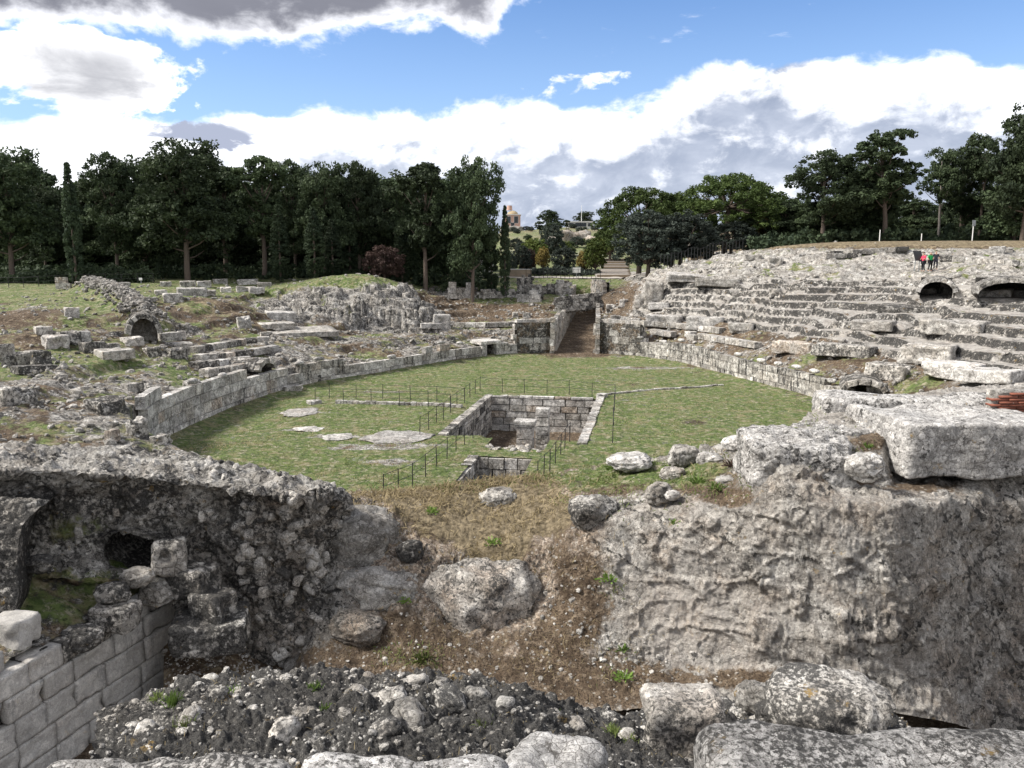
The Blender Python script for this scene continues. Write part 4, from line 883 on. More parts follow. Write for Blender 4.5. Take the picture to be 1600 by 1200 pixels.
def near_rubble():
    root = thing('rubble_wall', 'low rubble wall crusted with black lichen just beyond the parapet slabs', 'rubble wall', tuple(at_Y(540, 1110, 5.0)))
    o = np.array(root.location); P, px, py = sheet_grid(NEARW, 800, 280, back=(.55, 4.6), smooth=1); sh = px.shape; N = normals_grid(P)
    if N[400, 180, 2] < 0: N = -N
    F = P.reshape(-1, 3); n = lambda s, o_=4, r=.55, of=0.: fbm(F, s, o_, r, of).reshape(sh)
    G1, G2, GI = (a.reshape(sh) for a in worley(F+.04*np.stack([fbm(F, 6, 2, .5, k*5.) for k in range(3)], -1), 7.5, 4.3))
    H1, H2, HI = (a.reshape(sh) for a in worley(F, 19.0, 2.3))
    d = .07*n(1.6, 4)+.055*n(5, 4, .6, 3)+.12*np.clip(.5-G1, 0, 1)*sst(GI, .2, .6)+.04*np.clip(.5-H1, 0, 1)+.03*n(16, 5, .68)+.03*ridge(F, 11, 3, .6).reshape(sh)
    P = P+N*d[..., None]
    me = mesh_np('rubble_mass', P.reshape(-1, 3)-o, grid_faces(*sh), True, dict(grass=-.35+.5*n(3, 3, .6, 5), soil=-.45+.5*sst(py, 1120, 1190)+.5*n(2, 3, .6, 8), straw=-.4+0*px, dark=.215+.10*n(2.2, 3), warm=-.1+0*px))
    link('rubble_mass', me, M['near_mass'], root)
    spec = [(645, 1068, 55, 38), (690, 1070, 35, 22), (745, 1085, 40, 26), (770, 1060, 30, 24), (700, 1098, 62, 44), (610, 1100, 60, 52), (555, 1095, 44, 26), (585, 1098, 38, 30), (440, 1145, 60, 46), (490, 1150, 42, 30), (410, 1070, 36, 28), (300, 1125, 44, 44), (340, 1095, 34, 26), (255, 1120, 30, 24), (640, 1128, 75, 52), (600, 1150, 60, 30), (760, 1125, 36, 26), (790, 1105, 30, 22), (520, 1062, 30, 20), (480, 1110, 40, 24), (370, 1085, 26, 20), (230, 1150, 40, 36), (205, 1135, 26, 24), (395, 1110, 24, 20), (540, 1125, 26, 18), (700, 1140, 40, 24), (825, 1095, 22, 22), (950, 1130, 32, 24), (900, 1140, 40, 30), (980, 1150, 34, 30), (1120, 1108, 60, 26), (1160, 1118, 44, 26), (1190, 1128, 40, 30), (1060, 1098, 40, 22), (450, 1062, 30, 22), (575, 1060, 24, 18), (330, 1065, 30, 24), (715, 1060, 26, 20), (860, 1128, 26, 22), (930, 1165, 36, 22)]
    mats = [M['near_stone'], M['near_stone'], M['near_pale']]
    for q, (x, y, w, h) in enumerate(spec):
        i = np.unravel_index(np.argmin((px-x)**2+(py-y)**2), sh); p = P[i]; k = np.linalg.norm(p-np.array([0, 0, EYE]))/FOC
        me = boulder('stone', (w*k*.9, w*k*.7, h*k*.8), q+3, 4 if w > 34 else 3, .3, mats[q % 3]); e = link('stone', me, parent=root); e.location = Vector(p-o-N[i]*h*k*.14); e.rotation_euler = (.2*(q % 3-1), .15*(q % 5-2), q*1.3)
    return P, px, py, N
M['near_mass'] = ground_mat('near_mass_mat', 3.0, .04)
NP_, NPX, NPY, NN_ = near_rubble()
def slab(px0, px1, yf, zt, depth, thick, label, mat, seed, rz=0.0, tilt=0.0, n=40, rr=.09, amp=.035):
    a, b = at_z(px0, yf, zt), at_z(px1, yf, zt); w = np.linalg.norm(b-a); m = (a+b)/2
    me = rock_block('parapet_slab', (w, depth, thick), seed, n, rr, amp, mat, chip=.10)
    o = link('parapet_slab', me, label=label, cat='stone slab'); f = m[:2]/np.linalg.norm(m[:2])
    o.location = (m[0], m[1]-depth/2+.02, zt-thick/2); o.rotation_euler = (tilt, 0, rz)
    return o
slab(1080, 1690, 1126, 7.86, 1.1, .55, 'broad pale grey pitted slab filling the bottom right corner', M['near_slab'], 5, -.03)
slab(478, 800, 1166, 7.82, .75, .5, 'grey white slab spotted with yellow lichen at the middle of the bottom edge', M['near_slab'], 8, .02)
slab(85, 476, 1172, 7.82, .7, .5, 'cream coloured pitted slab at the bottom left edge', M['near_cream'], 11, .05, 0, 40)
slab(775, 925, 1136, 7.55, .62, .5, 'wedge shaped grey stone between the middle slab and the low bottom slab', M['near_slab'], 14, -.30, -.05, 24)
slab(850, 1092, 1188, 7.92, .6, .4, 'low bluish slab cut by the bottom edge beside the broad pale slab', M['near_slab'], 17, .06, 0, 24)
for (x, y, w, h, Y, lab, mt, kd, *dp) in [
    (1062, 1142, 108, 104, 5.3, 'dark flat faced block standing upright beside the broad pale slab', 'near_dark2', 'block'),
    (1288, 1102, 150, 84, 5.9, 'large rounded boulder speckled black behind the broad pale slab', 'near_stone', 'boulder'),
    (1188, 1092, 62, 40, 6.3, 'smaller rounded stone left of the large speckled boulder', 'near_stone', 'boulder'),
    (1215, 1120, 60, 34, 6.0, 'flat mottled stone wedged under the smaller rounded stone', 'near_stone', 'boulder'),
    # in front of the vault
    (264, 870, 46, 46, 16.2, 'lichened block at the right side of the dark vault opening', 'block_dark', 'block'),
    (303, 908, 60, 42, 16.3, 'dark block stacked right of the terrace edge, below the vault opening', 'block_dark', 'block'),
    (332, 945, 54, 40, 16.0, 'dark block on top of the lowest corner block', 'block_dark', 'block'),
    (330, 984, 100, 44, 15.9, 'lowest dark corner block at the end of the ashlar wall', 'block_dark', 'block'),
    (60, 880, 36, 22, 14.9, 'black stone on the grassy terrace beside the left springer', 'block_dark', 'boulder'),
    (215, 902, 44, 24, 15.6, 'grey stone below the sill of the vault opening', 'block', 'boulder'),
    (176, 925, 44, 26, 15.2, 'lichened stone on the terrace edge behind the black capping block', 'block_dark', 'boulder'),
    (182, 962, 54, 34, 15.0, 'black capping block on the middle of the ashlar wall', 'block_dark', 'block'),
    (245, 925, 46, 34, 16.0, 'rough grey capping stone on the far end of the ashlar wall', 'block', 'boulder'),
    (130, 995, 50, 30, 14.4, 'black rounded stone on the wall top near the pale tilted blocks', 'block_dark', 'boulder'),
    (22, 985, 50, 40, 13.7, 'pale tilted block on the wall top at the left edge', 'near_wall', 'block'),
    # on the earth bank and rock rim
    (985, 722, 66, 26, 21.0, 'long pale rock sloping down to the arena grass', 'block_clean', 'boulder'),
    (1068, 716, 48, 40, 20.5, 'dark knobbly boulder among weeds on the bank rim', 'block', 'boulder'),
    (1108, 722, 46, 28, 20.3, 'pale rounded boulder right of the knobbly dark boulder', 'block_clean', 'boulder'),
    (1152, 696, 46, 24, 21.0, 'low white rock against the big rock shelf', 'block_clean', 'boulder'),
    (1030, 772, 40, 34, 18.2, 'leaning grey stone on the lip of the cliff', 'block', 'boulder'),
    (1050, 740, 36, 20, 19.8, 'flat grey stone in the weeds below the knobbly boulder', 'block', 'boulder'),
    (1132, 752, 28, 16, 18.2, 'small flat stone beside the russet tuft', 'block_clean', 'boulder'),
    (1050, 774, 24, 14, 18.0, 'small white stone right of the leaning grey stone', 'block_clean', 'boulder'),
    (743, 936, 180, 124, 18.15, 'biggest grey rock outcrop in the middle of the earth bank', 'bank_rock', 'boulder'),
    (832, 925, 96, 76, 18.4, 'rounded rock right of the biggest outcrop in the bank', 'bank_rock', 'boulder'),
    (560, 846, 124, 96, 18.6, 'broad rough rock under the dry grass beside the vault pier', 'bank_rock', 'boulder'),
    (596, 918, 150, 78, 18.15, 'low tan rock face below the broad rough rock', 'bank_rock', 'boulder'),
    (640, 862, 38, 34, 18.1, 'small dark knob of rock in the middle of the bank', 'block_dark', 'boulder'),
    (778, 780, 60, 36, 20.6, 'dark rounded rock on the straw covered rim', 'block', 'boulder'),
    (560, 980, 80, 44, 16.9, 'pale crumbling rock low beside the vault pier', 'bank_rock', 'boulder'),
    (925, 800, 74, 54, 18.6, 'pale rough rock at the straw edge of the cliff', 'bank_rock', 'boulder'),
    (1455, 640, 300, 40, 20.6, 'smooth pale ledge of rock at the back of the shelf', 'shelf_rock', 'block', .26),
    (1350, 728, 50, 38, 16.3, 'loose white boulder lying in the cleft of the rock shelf', 'block_clean', 'boulder')]:
    if 'bank_rock' not in M: M['bank_rock'] = block_mat('bank_rock', .0, .20, streak=.1, bdist=.09, fine=1.1); M['shelf_rock'] = block_mat('shelf_rock', -.02, -.05, streak=.45, bdist=.12, fine=1.0, white=.45)
    if mt not in M: M['near_dark2'] = block_mat('shaded_block', -.02, .0, streak=.1, bdist=.03, fine=2.5)
    place_boulder(x, y, w, h, Y, lab, M[mt], 'stone block' if kd == 'block' else 'boulder', kind=kd, depth=dp[0] if dp else .8)
def shelf(label, c, size, seed, rz, r, amp, chip):
    o = link('rock_slab', rock_block('rock_slab', size, seed, 60, r, amp, M['shelf_rock'], chip=chip), label=label, cat='boulder'); o.location = c; o.rotation_euler = (0, .02, rz); return o
shelf('great flat topped rock slab overhanging the cliff at the right', (10.5, 18.7, 5.10), (3.9, 2.8, 1.22), 3, .10, .06, .12, .35)
shelf('broad worn rock left of the loose white boulder', (6.35, 17.35, 4.92), (2.35, 1.9, 1.0), 9, -.12, .16, .16, .30)
shelf('low broken ledge between the worn rock and the great slab', (7.9, 18.9, 5.0), (1.7, 1.5, .7), 15, .3, .12, .12, .25)
def springer():
    """curved stub of the fallen vault at the left edge"""
    t = np.linspace(0, 1, 70); u = np.linspace(0, 1, 70); T, U = np.meshgrid(t, u, indexing='ij')
    c0 = [at_Y(80, 778, 15.2), at_Y(34, 820, 14.6), at_Y(26, 880, 14.2), at_Y(30, 935, 14.0), at_Y(5, 1000, 13.7)]
    cx = [np.interp(T, np.linspace(0, 1, 5), [c[i] for c in c0]) for i in range(3)]
    P = np.stack([cx[0]-U*2.6, cx[1]-.25*np.sin(U*2.4), cx[2]+.3*U], -1)
    ker = np.hanning(17)[1:-1]; ker /= ker.sum(); P = np.apply_along_axis(lambda v: np.convolve(np.pad(v, 7, mode='edge'), ker, 'valid'), 0, P)
    N = normals_grid(P); N = N if N[35, 35, 1] < 0 else -N; F = P.reshape(-1, 3)
    P = P+N*(.10*fbm(F, 1.5, 4)+.07*fbm(F, 6, 4, .6))[:, None].reshape(*T.shape, 1)
    back = P+np.array([-.3, .9, -.1]); A = np.concatenate([P, back[:, ::-1]], 1)
    A = np.concatenate([A, A[:, :1]], 1); sh = A.shape[:2]; m = lambda v: np.full(sh, v)
    me = mesh_np('vault_springer', A.reshape(-1, 3), grid_faces(*sh), True, dict(dark=m(.14), warm=m(.05), soil=m(-.25), grass=m(-.4), straw=m(-.5)))
    link('vault_springer', me, M['cliff'], label='leaning stub of fallen vaulting at the left edge above the terrace', cat='ruin')
springer()
def brick_stub():
    c = at_Y(1592, 632, 19.6); root = thing('brick_stub', 'remnant of red brick masonry on the rock shelf at the right edge', 'masonry', (c[0], c[1], c[2]-.45))
    mb = simple_mat('red_brick', (.20, .075, .05), .9, .45, 9); base = [rock_block('brick', (.44, .28, .058), k, 2, .012, .012, mb) for k in range(5)]; r2 = np.random.default_rng(4)
    for cz in range(13):
        for j in range(4):
            if cz > 9 and j < cz-9: continue
            b = link('brick', base[r2.integers(0, 5)], parent=root); b.location = (-.55+j*.455+(cz % 2)*.2+r2.uniform(-.02, .02), r2.uniform(-.02, .02), cz*.07+.03); b.rotation_euler = (0, 0, r2.uniform(-.05, .05))
    mort = rock_block('mortar', (1.9, .22, .86), 3, 6, .03, .03, M['block']); b = link('mortar', mort, parent=root); b.location = (.2, .05, .4)
brick_stub()
# ------------------------------------------------------------------ masonry of the arena: podium wall, passage walls, pit walls
def unit_block(seed, n, r, amp, mat):
    me = rock_block('stone_block', (1.6, 1, 1), seed, n, r, amp, mat, chip=.10); me.transform(Matrix.Diagonal((1/1.6, 1, 1, 1))); me.polygons.foreach_set('use_smooth', [False]*len(me.polygons)); return me
UNIT = {nm: [unit_block(50+q*3, 2, .018, .028, M[nm]) for q in range(6)] for nm in ('block', 'block_dark', 'block_warm', 'block_clean', 'ortho')}
UNIT3 = {nm: [unit_block(150+q*3, 3, .05, .06, M[nm]) for q in range(6)] for nm in ('block', 'block_dark', 'block_warm', 'block_clean')}
def put_block(root, size, loc, ang, mats, name='stone_block', tilt=.012, fine=False):
    U = (UNIT3 if fine else UNIT)[rnd.choice(mats)]
    b = link(name, U[rnd.randrange(6)], parent=root); b.location = Vector(loc)-Vector(root.location)
    b.scale = size; b.rotation_euler = (rnd.uniform(-tilt, tilt), rnd.uniform(-tilt, tilt), ang+rnd.uniform(-tilt, tilt))
    return b
def masonry(root, path, zlo, zhi, ch, lr, dep, mats, gap=.02, skip=None, ragged=.25, limit=290, exact=False):
    """courses of single blocks along a ground polyline; zlo / zhi are functions of the distance along it"""
    path = np.asarray(path, float); L = np.concatenate([[0], np.cumsum(np.linalg.norm(np.diff(path, axis=0), axis=1))]); n = 0
    def at(a):
        p = np.array([np.interp(a, L, path[:, 0]), np.interp(a, L, path[:, 1])]); q = np.array([np.interp(min(a+.2, L[-1]), L, path[:, 0]), np.interp(min(a+.2, L[-1]), L, path[:, 1])]); o = np.array([np.interp(max(a-.2, 0), L, path[:, 0]), np.interp(max(a-.2, 0), L, path[:, 1])])
        t = q-o; t /= np.linalg.norm(t); return p, t
    a_c = 0; c = 0; rest = []
    while c < 14:
        a = rnd.uniform(-.4, 0); h = ch*rnd.uniform(.88, 1.12); any_ = False
        while a < L[-1]:
            l = rnd.uniform(*lr); m = a+l/2
            if m < L[-1]:
                z0 = zlo(m)+a_c; top = zhi(m)
                hh = min(h, top-z0) if exact else h
                if (exact and hh > .10) or (not exact) and z0+h*.5 < top+rnd.uniform(-ragged, ragged)*ch and not (skip and skip(m, z0-zlo(m))):
                    p, t = at(m); nrm = np.array([-t[1], t[0]]); off = rnd.uniform(-.035, .035)
                    any_ = True
                    if n < limit: put_block(root, (l-gap, dep, hh-gap*.8), (p[0]+nrm[0]*off, p[1]+nrm[1]*off, z0+hh/2), math.atan2(t[1], t[0]), mats); n += 1
                    else: rest.append(((l-gap, dep, h-gap*.8), (p[0], p[1], z0+h/2), math.atan2(t[1], t[0])))
            a += l
        a_c += h; c += 1
        if not any_ and c > 2: break
    if rest:
        V0, F0 = BOX[2]; Vs, Fs = [], []
        for k, (s, p, g) in enumerate(rest):
            P = round_box(V0, s, .06); cg, sg = math.cos(g), math.sin(g); Vs.append(np.c_[P[:, 0]*cg-P[:, 1]*sg, P[:, 0]*sg+P[:, 1]*cg, P[:, 2]]+np.array(p)-np.array(root.location)); Fs.append(F0+k*len(V0))
        link('far_blocks', mesh_np('far_blocks', np.concatenate(Vs), np.concatenate(Fs), False), M[mats[0]], root, kind='stuff')
def podium(s0, s1, label, mats, doors, lr, ch, zr, limit=290):
    ss = np.arange(s0, s1, .4); b, t, n = edge_at(ss); n = outward(n); path = b+n*.16
    m = len(ss)//2; root = thing('podium_wall', label, 'wall', (b[m, 0], b[m, 1], 0))
    top = {}
    hb = b+n*1.2; zt = z_at(hb[:, 0], hb[:, 1]); zt = np.convolve(np.pad(zt, 4, mode='edge'), np.ones(9)/9, 'valid')
    L = np.concatenate([[0], np.cumsum(np.linalg.norm(np.diff(path, axis=0), axis=1))])
    def zhi(a): return float(np.interp(a, L, zt))+zr+(.22*math.sin(a*.9)*math.sin(a*.37) if zr > .05 else 0)
    dl = [float(np.interp(d, ss, L)) for d, w in doors]
    def skip(a, z): return any(abs(a-x) < w+.45 for x, (d, w) in zip(dl, doors)) and z < 1.25
    masonry(root, path, lambda a: -.12, zhi, ch, lr, .44, mats, .03, skip, .30, limit, zr < .05)
    for x, (d, w) in zip(dl, doors):
        p, tt, nn = edge_at(np.array([d])); nn = outward(nn)[0]; p = p[0]+nn*1.15
        for sd_ in (-1, 1): q_ = p-nn*1.0+tt[0]*sd_*(w+.28); put_block(root, (.5, .5, 1.3), (q_[0], q_[1], .6), math.atan2(tt[0, 1], tt[0, 0]), mats, 'jamb')
        put_block(root, (2*w+1.3, 2.4, .30), (p[0], p[1], 1.40), math.atan2(tt[0, 1], tt[0, 0]), mats, 'lintel')
    return root, path, zhi, L
sL0 = s_of(-18.0, 36.5); sLP = s_of(4.0, 77.0); sRP = s_of(8.15, 76.5); sR1 = s_of(20.2, 46)
lo, hi = min(sL0, sLP), max(sL0, sLP)
_, pL, zL, LL = podium(lo, hi, 'long curved podium wall of pale limestone blocks on the left side of the arena', ['block_clean', 'ortho', 'block_warm', 'block_clean', 'block_clean'], [(s_of(*NOTCH[0][0]), .52)], (.8, 1.5), .58, .10)
lo2, hi2 = min(sRP, sR1), max(sRP, sR1)
_, pR, zR, LR = podium(lo2, hi2, 'long curved podium wall streaked dark on the right side of the arena', ['ortho', 'ortho', 'ortho', 'block'], [(s_of(*NOTCH[1][0]), .38)], (1.0, 1.9), .66, .02)
# rounded coping stones along the wall top
cop = [boulder('coping_stone', (.8, .5, .30), q+60, 2, .14, M['block_clean']) for q in range(4)]
def coping(path, L, zhi, pts, labels, group):
    for ci, ((px, py), lab) in enumerate(zip(pts, labels)):
        p = at_z(px, py, 0); best = np.argmin([abs((800+FOC*q[0]/(q[1]*math.cos(PITCH)+(EYE-1.4)*math.sin(PITCH)))-px) for q in path]); q = path[best]; t = path[min(best+1, len(path)-1)]-path[max(best-1, 0)]
        o = link('coping_stone', cop[rnd.randrange(4)], label=lab+', the %s counted from the left end' % ORD[ci], cat='stone block', group=group); o.location = (q[0], q[1], zhi(L[best])+.24); o.scale = (rnd.uniform(.9, 1.3), 1, 1); o.rotation_euler = (0, 0, math.atan2(t[1], t[0])+rnd.uniform(-.1, .1))
cl = lambda side: 'pale coping stone on the %s podium wall' % side
xs = [(300, 600), (350, 590), (470, 555), (500, 552), (535, 548), (610, 545), (650, 540), (690, 540), (720, 538), (790, 535), (845, 532)]
coping(pL, LL, zL, xs, [cl('left')]*len(xs), 'coping stones on the left podium wall')
xs = [(975, 535), (1000, 538), (1035, 541), (1065, 545), (1110, 551), (1155, 560), (1190, 566), (1215, 575), (1245, 582), (1272, 589), (1298, 600)]
coping(pR, LR, zR, xs, [cl('right')]*len(xs), 'coping stones on the right podium wall')

def wall_thing(name, label, path, zlo, zhi, ch, lr, dep, mats, cat='wall', skip=None, ragged=.3, gap=.02, core=None, exact=False):
    path = np.asarray(path, float); root = thing(name, label, cat, (path[0, 0], path[0, 1], zlo(0) if callable(zlo) else zlo))
    zl = zlo if callable(zlo) else (lambda a: zlo); zh = zhi if callable(zhi) else (lambda a: zhi)
    masonry(root, path, zl, zh, ch, lr, dep, mats, gap, skip, ragged, 290, exact)
    if core is not None:
        # dark backing behind the joints
        d = np.gradient(path, axis=0); d /= np.linalg.norm(d, axis=1, keepdims=True); nn = np.c_[-d[:, 1], d[:, 0]]*core; V = []; L = np.concatenate([[0], np.cumsum(np.linalg.norm(np.diff(path, axis=0), axis=1))])
        for k in range(len(path)):
            a, b = path[k]+nn[k]*.06, path[k]+nn[k]*(dep*.5+.3)
            for q, z in ((a, zl(L[k])-.2), (a, zh(L[k])-ch*.45), (b, zh(L[k])-ch*.45), (b, zl(L[k])-.2)): V.append((q[0], q[1], z))
        V = np.array(V).reshape(len(path), 4, 3); V = np.concatenate([V, V[:, :1]], 1); V = V.reshape(-1, 3)-np.array(root.location)
        one = lambda v: np.full(len(V), v)
        link('wall_core', mesh_np('wall_core', V, grid_faces(len(path), 5), False, dict(dark=one(.12), warm=one(.1), soil=one(.4), grass=one(-1), straw=one(-1))), M['terrain'], root)
    return root
def seg(a, b, n=12): a = np.array(a[:2], float); b = np.array(b[:2], float); return a+(b-a)*np.linspace(0, 1, n)[:, None]
# passage at the far end
def pl(sd):
    a = np.linspace(-.3, PLEN, 20); hw = np.interp(a, [0, PLEN], [2.05, 1.35]); return PASS0+PDIR*a[:, None]+PN*(sd*(hw+.12))[:, None]
def phi(sd):
    q = pl(sd)+PN*sd*.9; z = z_at(q[:, 0], q[:, 1]); L = np.concatenate([[0], np.cumsum(np.linalg.norm(np.diff(pl(sd), axis=0), axis=1))])
    return lambda a: max(float(np.interp(a, L, z)), 3.3 if a < 7 else 0)+.1
for sd, lab in ((-1, 'left wall of block masonry along the far entrance passage'), (1, 'right wall of block masonry along the far entrance passage')):
    wall_thing('passage_wall', lab, pl(sd), lambda a: max(0, a)/PLEN*2.3-.1, phi(sd), .52, (.6, 1.2), .42, ['block', 'block_clean', 'block_warm'], core=-sd)
for sd, x0, x1, lab in ((-1, 812, 868, 'tall pier of pale squared blocks left of the far passage'), (1, 932, 1004, 'tall pier of weathered blocks with a niche right of the far passage')):
    b, t, n = edge_at(np.array([s_of(*(PASS0+PN*sd*q)) for q in np.linspace(2.3, 2.3+(3.4 if sd < 0 else 4.4), 12)])); n = outward(n); pth = b+n*.55
    wall_thing('pier', lab, pth, -.05, 3.35, .5, (.5, 1.0), .6, ['block', 'block_clean', 'block_warm'], 'masonry', core=1 if sd < 0 else -1,
               skip=(lambda a, z: 1.5 < a < 2.6 and 1.3 < z < 2.6) if sd > 0 else None)
# pit walls
P = lambda a, b: np.array(ba(a, b))
wall_thing('pit_back_wall', 'back wall of the sunken pit built of large squared pale blocks', seg(P(PIT[0], PIT[3]+.12), P(PIT[1], PIT[3]+.12)), -2.42, .05, .425, (.75, 1.55), .5, ['block_clean', 'block_warm', 'block_clean', 'block_clean'], gap=.05, exact=True, core=1)
wall_thing('pit_left_wall', 'left side wall of the sunken pit in small grey block masonry', seg(P(PIT[0]-.12, PIT[3]), P(PIT[0]-.12, PIT[2]-.1)), -2.42, .06, .36, (.45, .95), .5, ['block', 'block_dark', 'block'], gap=.045, exact=True, core=-1)
wall_thing('pit_right_wall', 'right side wall of the sunken pit seen from above as pale coping', seg(P(PIT[1]+.16, PIT[3]+.5), P(PIT[1]+.16, PIT[2]-.6)), -2.42, .1, .42, (.35, .8), .5, ['block_clean', 'block'], gap=.045, exact=True, core=1)
wall_thing('trench_wall', 'low wall of squared blocks closing the near trench below the pit', seg(P(TR[0], TR[3]+.1), P(TR[1]+.1, TR[3]+.1)), -1.7, .05, .56, (.6, .95), .5, ['block_clean', 'block', 'block_warm'], gap=.045, exact=True, core=1)
wall_thing('trench_side_wall', 'dark stepped side wall on the left of the near trench', seg(P(TR[0]-.1, TR[3]), P(TR[0]-.1, 31.5)), -1.7, lambda a: .10-.05*a, .55, (.5, .9), .5, ['block_dark', 'block'], gap=.04, exact=True, core=-1)
wall_thing('pit_front_wall', 'short rubble footing along the front right edge of the pit', seg(P(PITX[1], PIT[2]-.05), P(PIT[1]+.1, PIT[2]-.05)), -2.42, -.12, .42, (.5, .9), .4, ['block'], ragged=.1)
def pier_in_pit():
    c = at_z(821, 657, .42); root = thing('pit_pier', 'upright pier of white weathered stone with a moulded cap standing in the pit', 'pier', (c[0], c[1], -2.4)); ang = -PAZ
    for z0, z1, w, d in ((0, .95, .98, .8), (.97, 1.8, .94, .78), (1.82, 2.5, .90, .75)): put_block(root, (w, d, z1-z0), (c[0], c[1], -2.4+(z0+z1)/2), ang, ['block_clean'], fine=True)
    put_block(root, (1.06, .86, .12), (c[0], c[1], .18), ang, ['block_clean'], 'cap_moulding'); put_block(root, (1.16, .95, .2), (c[0], c[1], .35), ang, ['block_clean'], 'cap')
    c2 = at_z(848, 645, .42); r2 = thing('pit_pier', 'taller rough pier of jointed blocks just behind the capped white pier', 'pier', (c2[0], c2[1], -2.4))
    for k in range(6): put_block(r2, (.78, .7, .50), (c2[0], c2[1], -2.15+k*.52), ang, ['block', 'block_clean'], fine=True)
pier_in_pit()
# ------------------------------------------------------------------ loose blocks, stub walls and vault mouths on the slopes
def hit2(px, py):
    d = ray(px, py); Y = np.arange(26, 125, .08); t = Y/d[1]; X = d[0]*t; Z = EYE+d[2]*t; g = z_at(X, Y); bad = np.nonzero(Z <= g)[0]
    i = bad[0] if len(bad) else len(Y)-1
    return np.array([X[i], Y[i], g[i]])
def gblock(px, py, w, h, label, mat='block', kind='block', group=None, ang=None, depth=.75, tilt=.06):
    """block whose picture is w x h photo pixels large and centred on (px, py), standing on the slope"""
    p = hit2(px, py+h*.5); k = np.linalg.norm(p-np.array([0, 0, EYE]))/FOC; sx, sz = w*k*.92, h*k*1.0
    sd_ = int(px*13+py*7)
    if kind == 'block': me = rock_block('limestone_block', (sx, sx*depth, sz), sd_, 12, min(sx, sz)*.06, min(sx, sz)*.10, M[mat], chip=min(sx, sz)*.55)
    else: me = boulder('boulder', (sx, sx*depth, sz*1.15), sd_, 3, .3, M[mat])
    o = link('limestone_block' if kind == 'block' else 'boulder', me, label=label, cat='stone block' if kind == 'block' else 'boulder', group=group)
    a = ang if ang is not None else math.atan2(-(p[0]-AC[0]), p[1]-AC[1])*.5
    o.location = (p[0], p[1]+sx*depth*.25, p[2]+sz*(.30 if px < 950 else .12)); o.rotation_euler = (rnd.uniform(-tilt, tilt), rnd.uniform(-tilt, tilt), a)
    return o
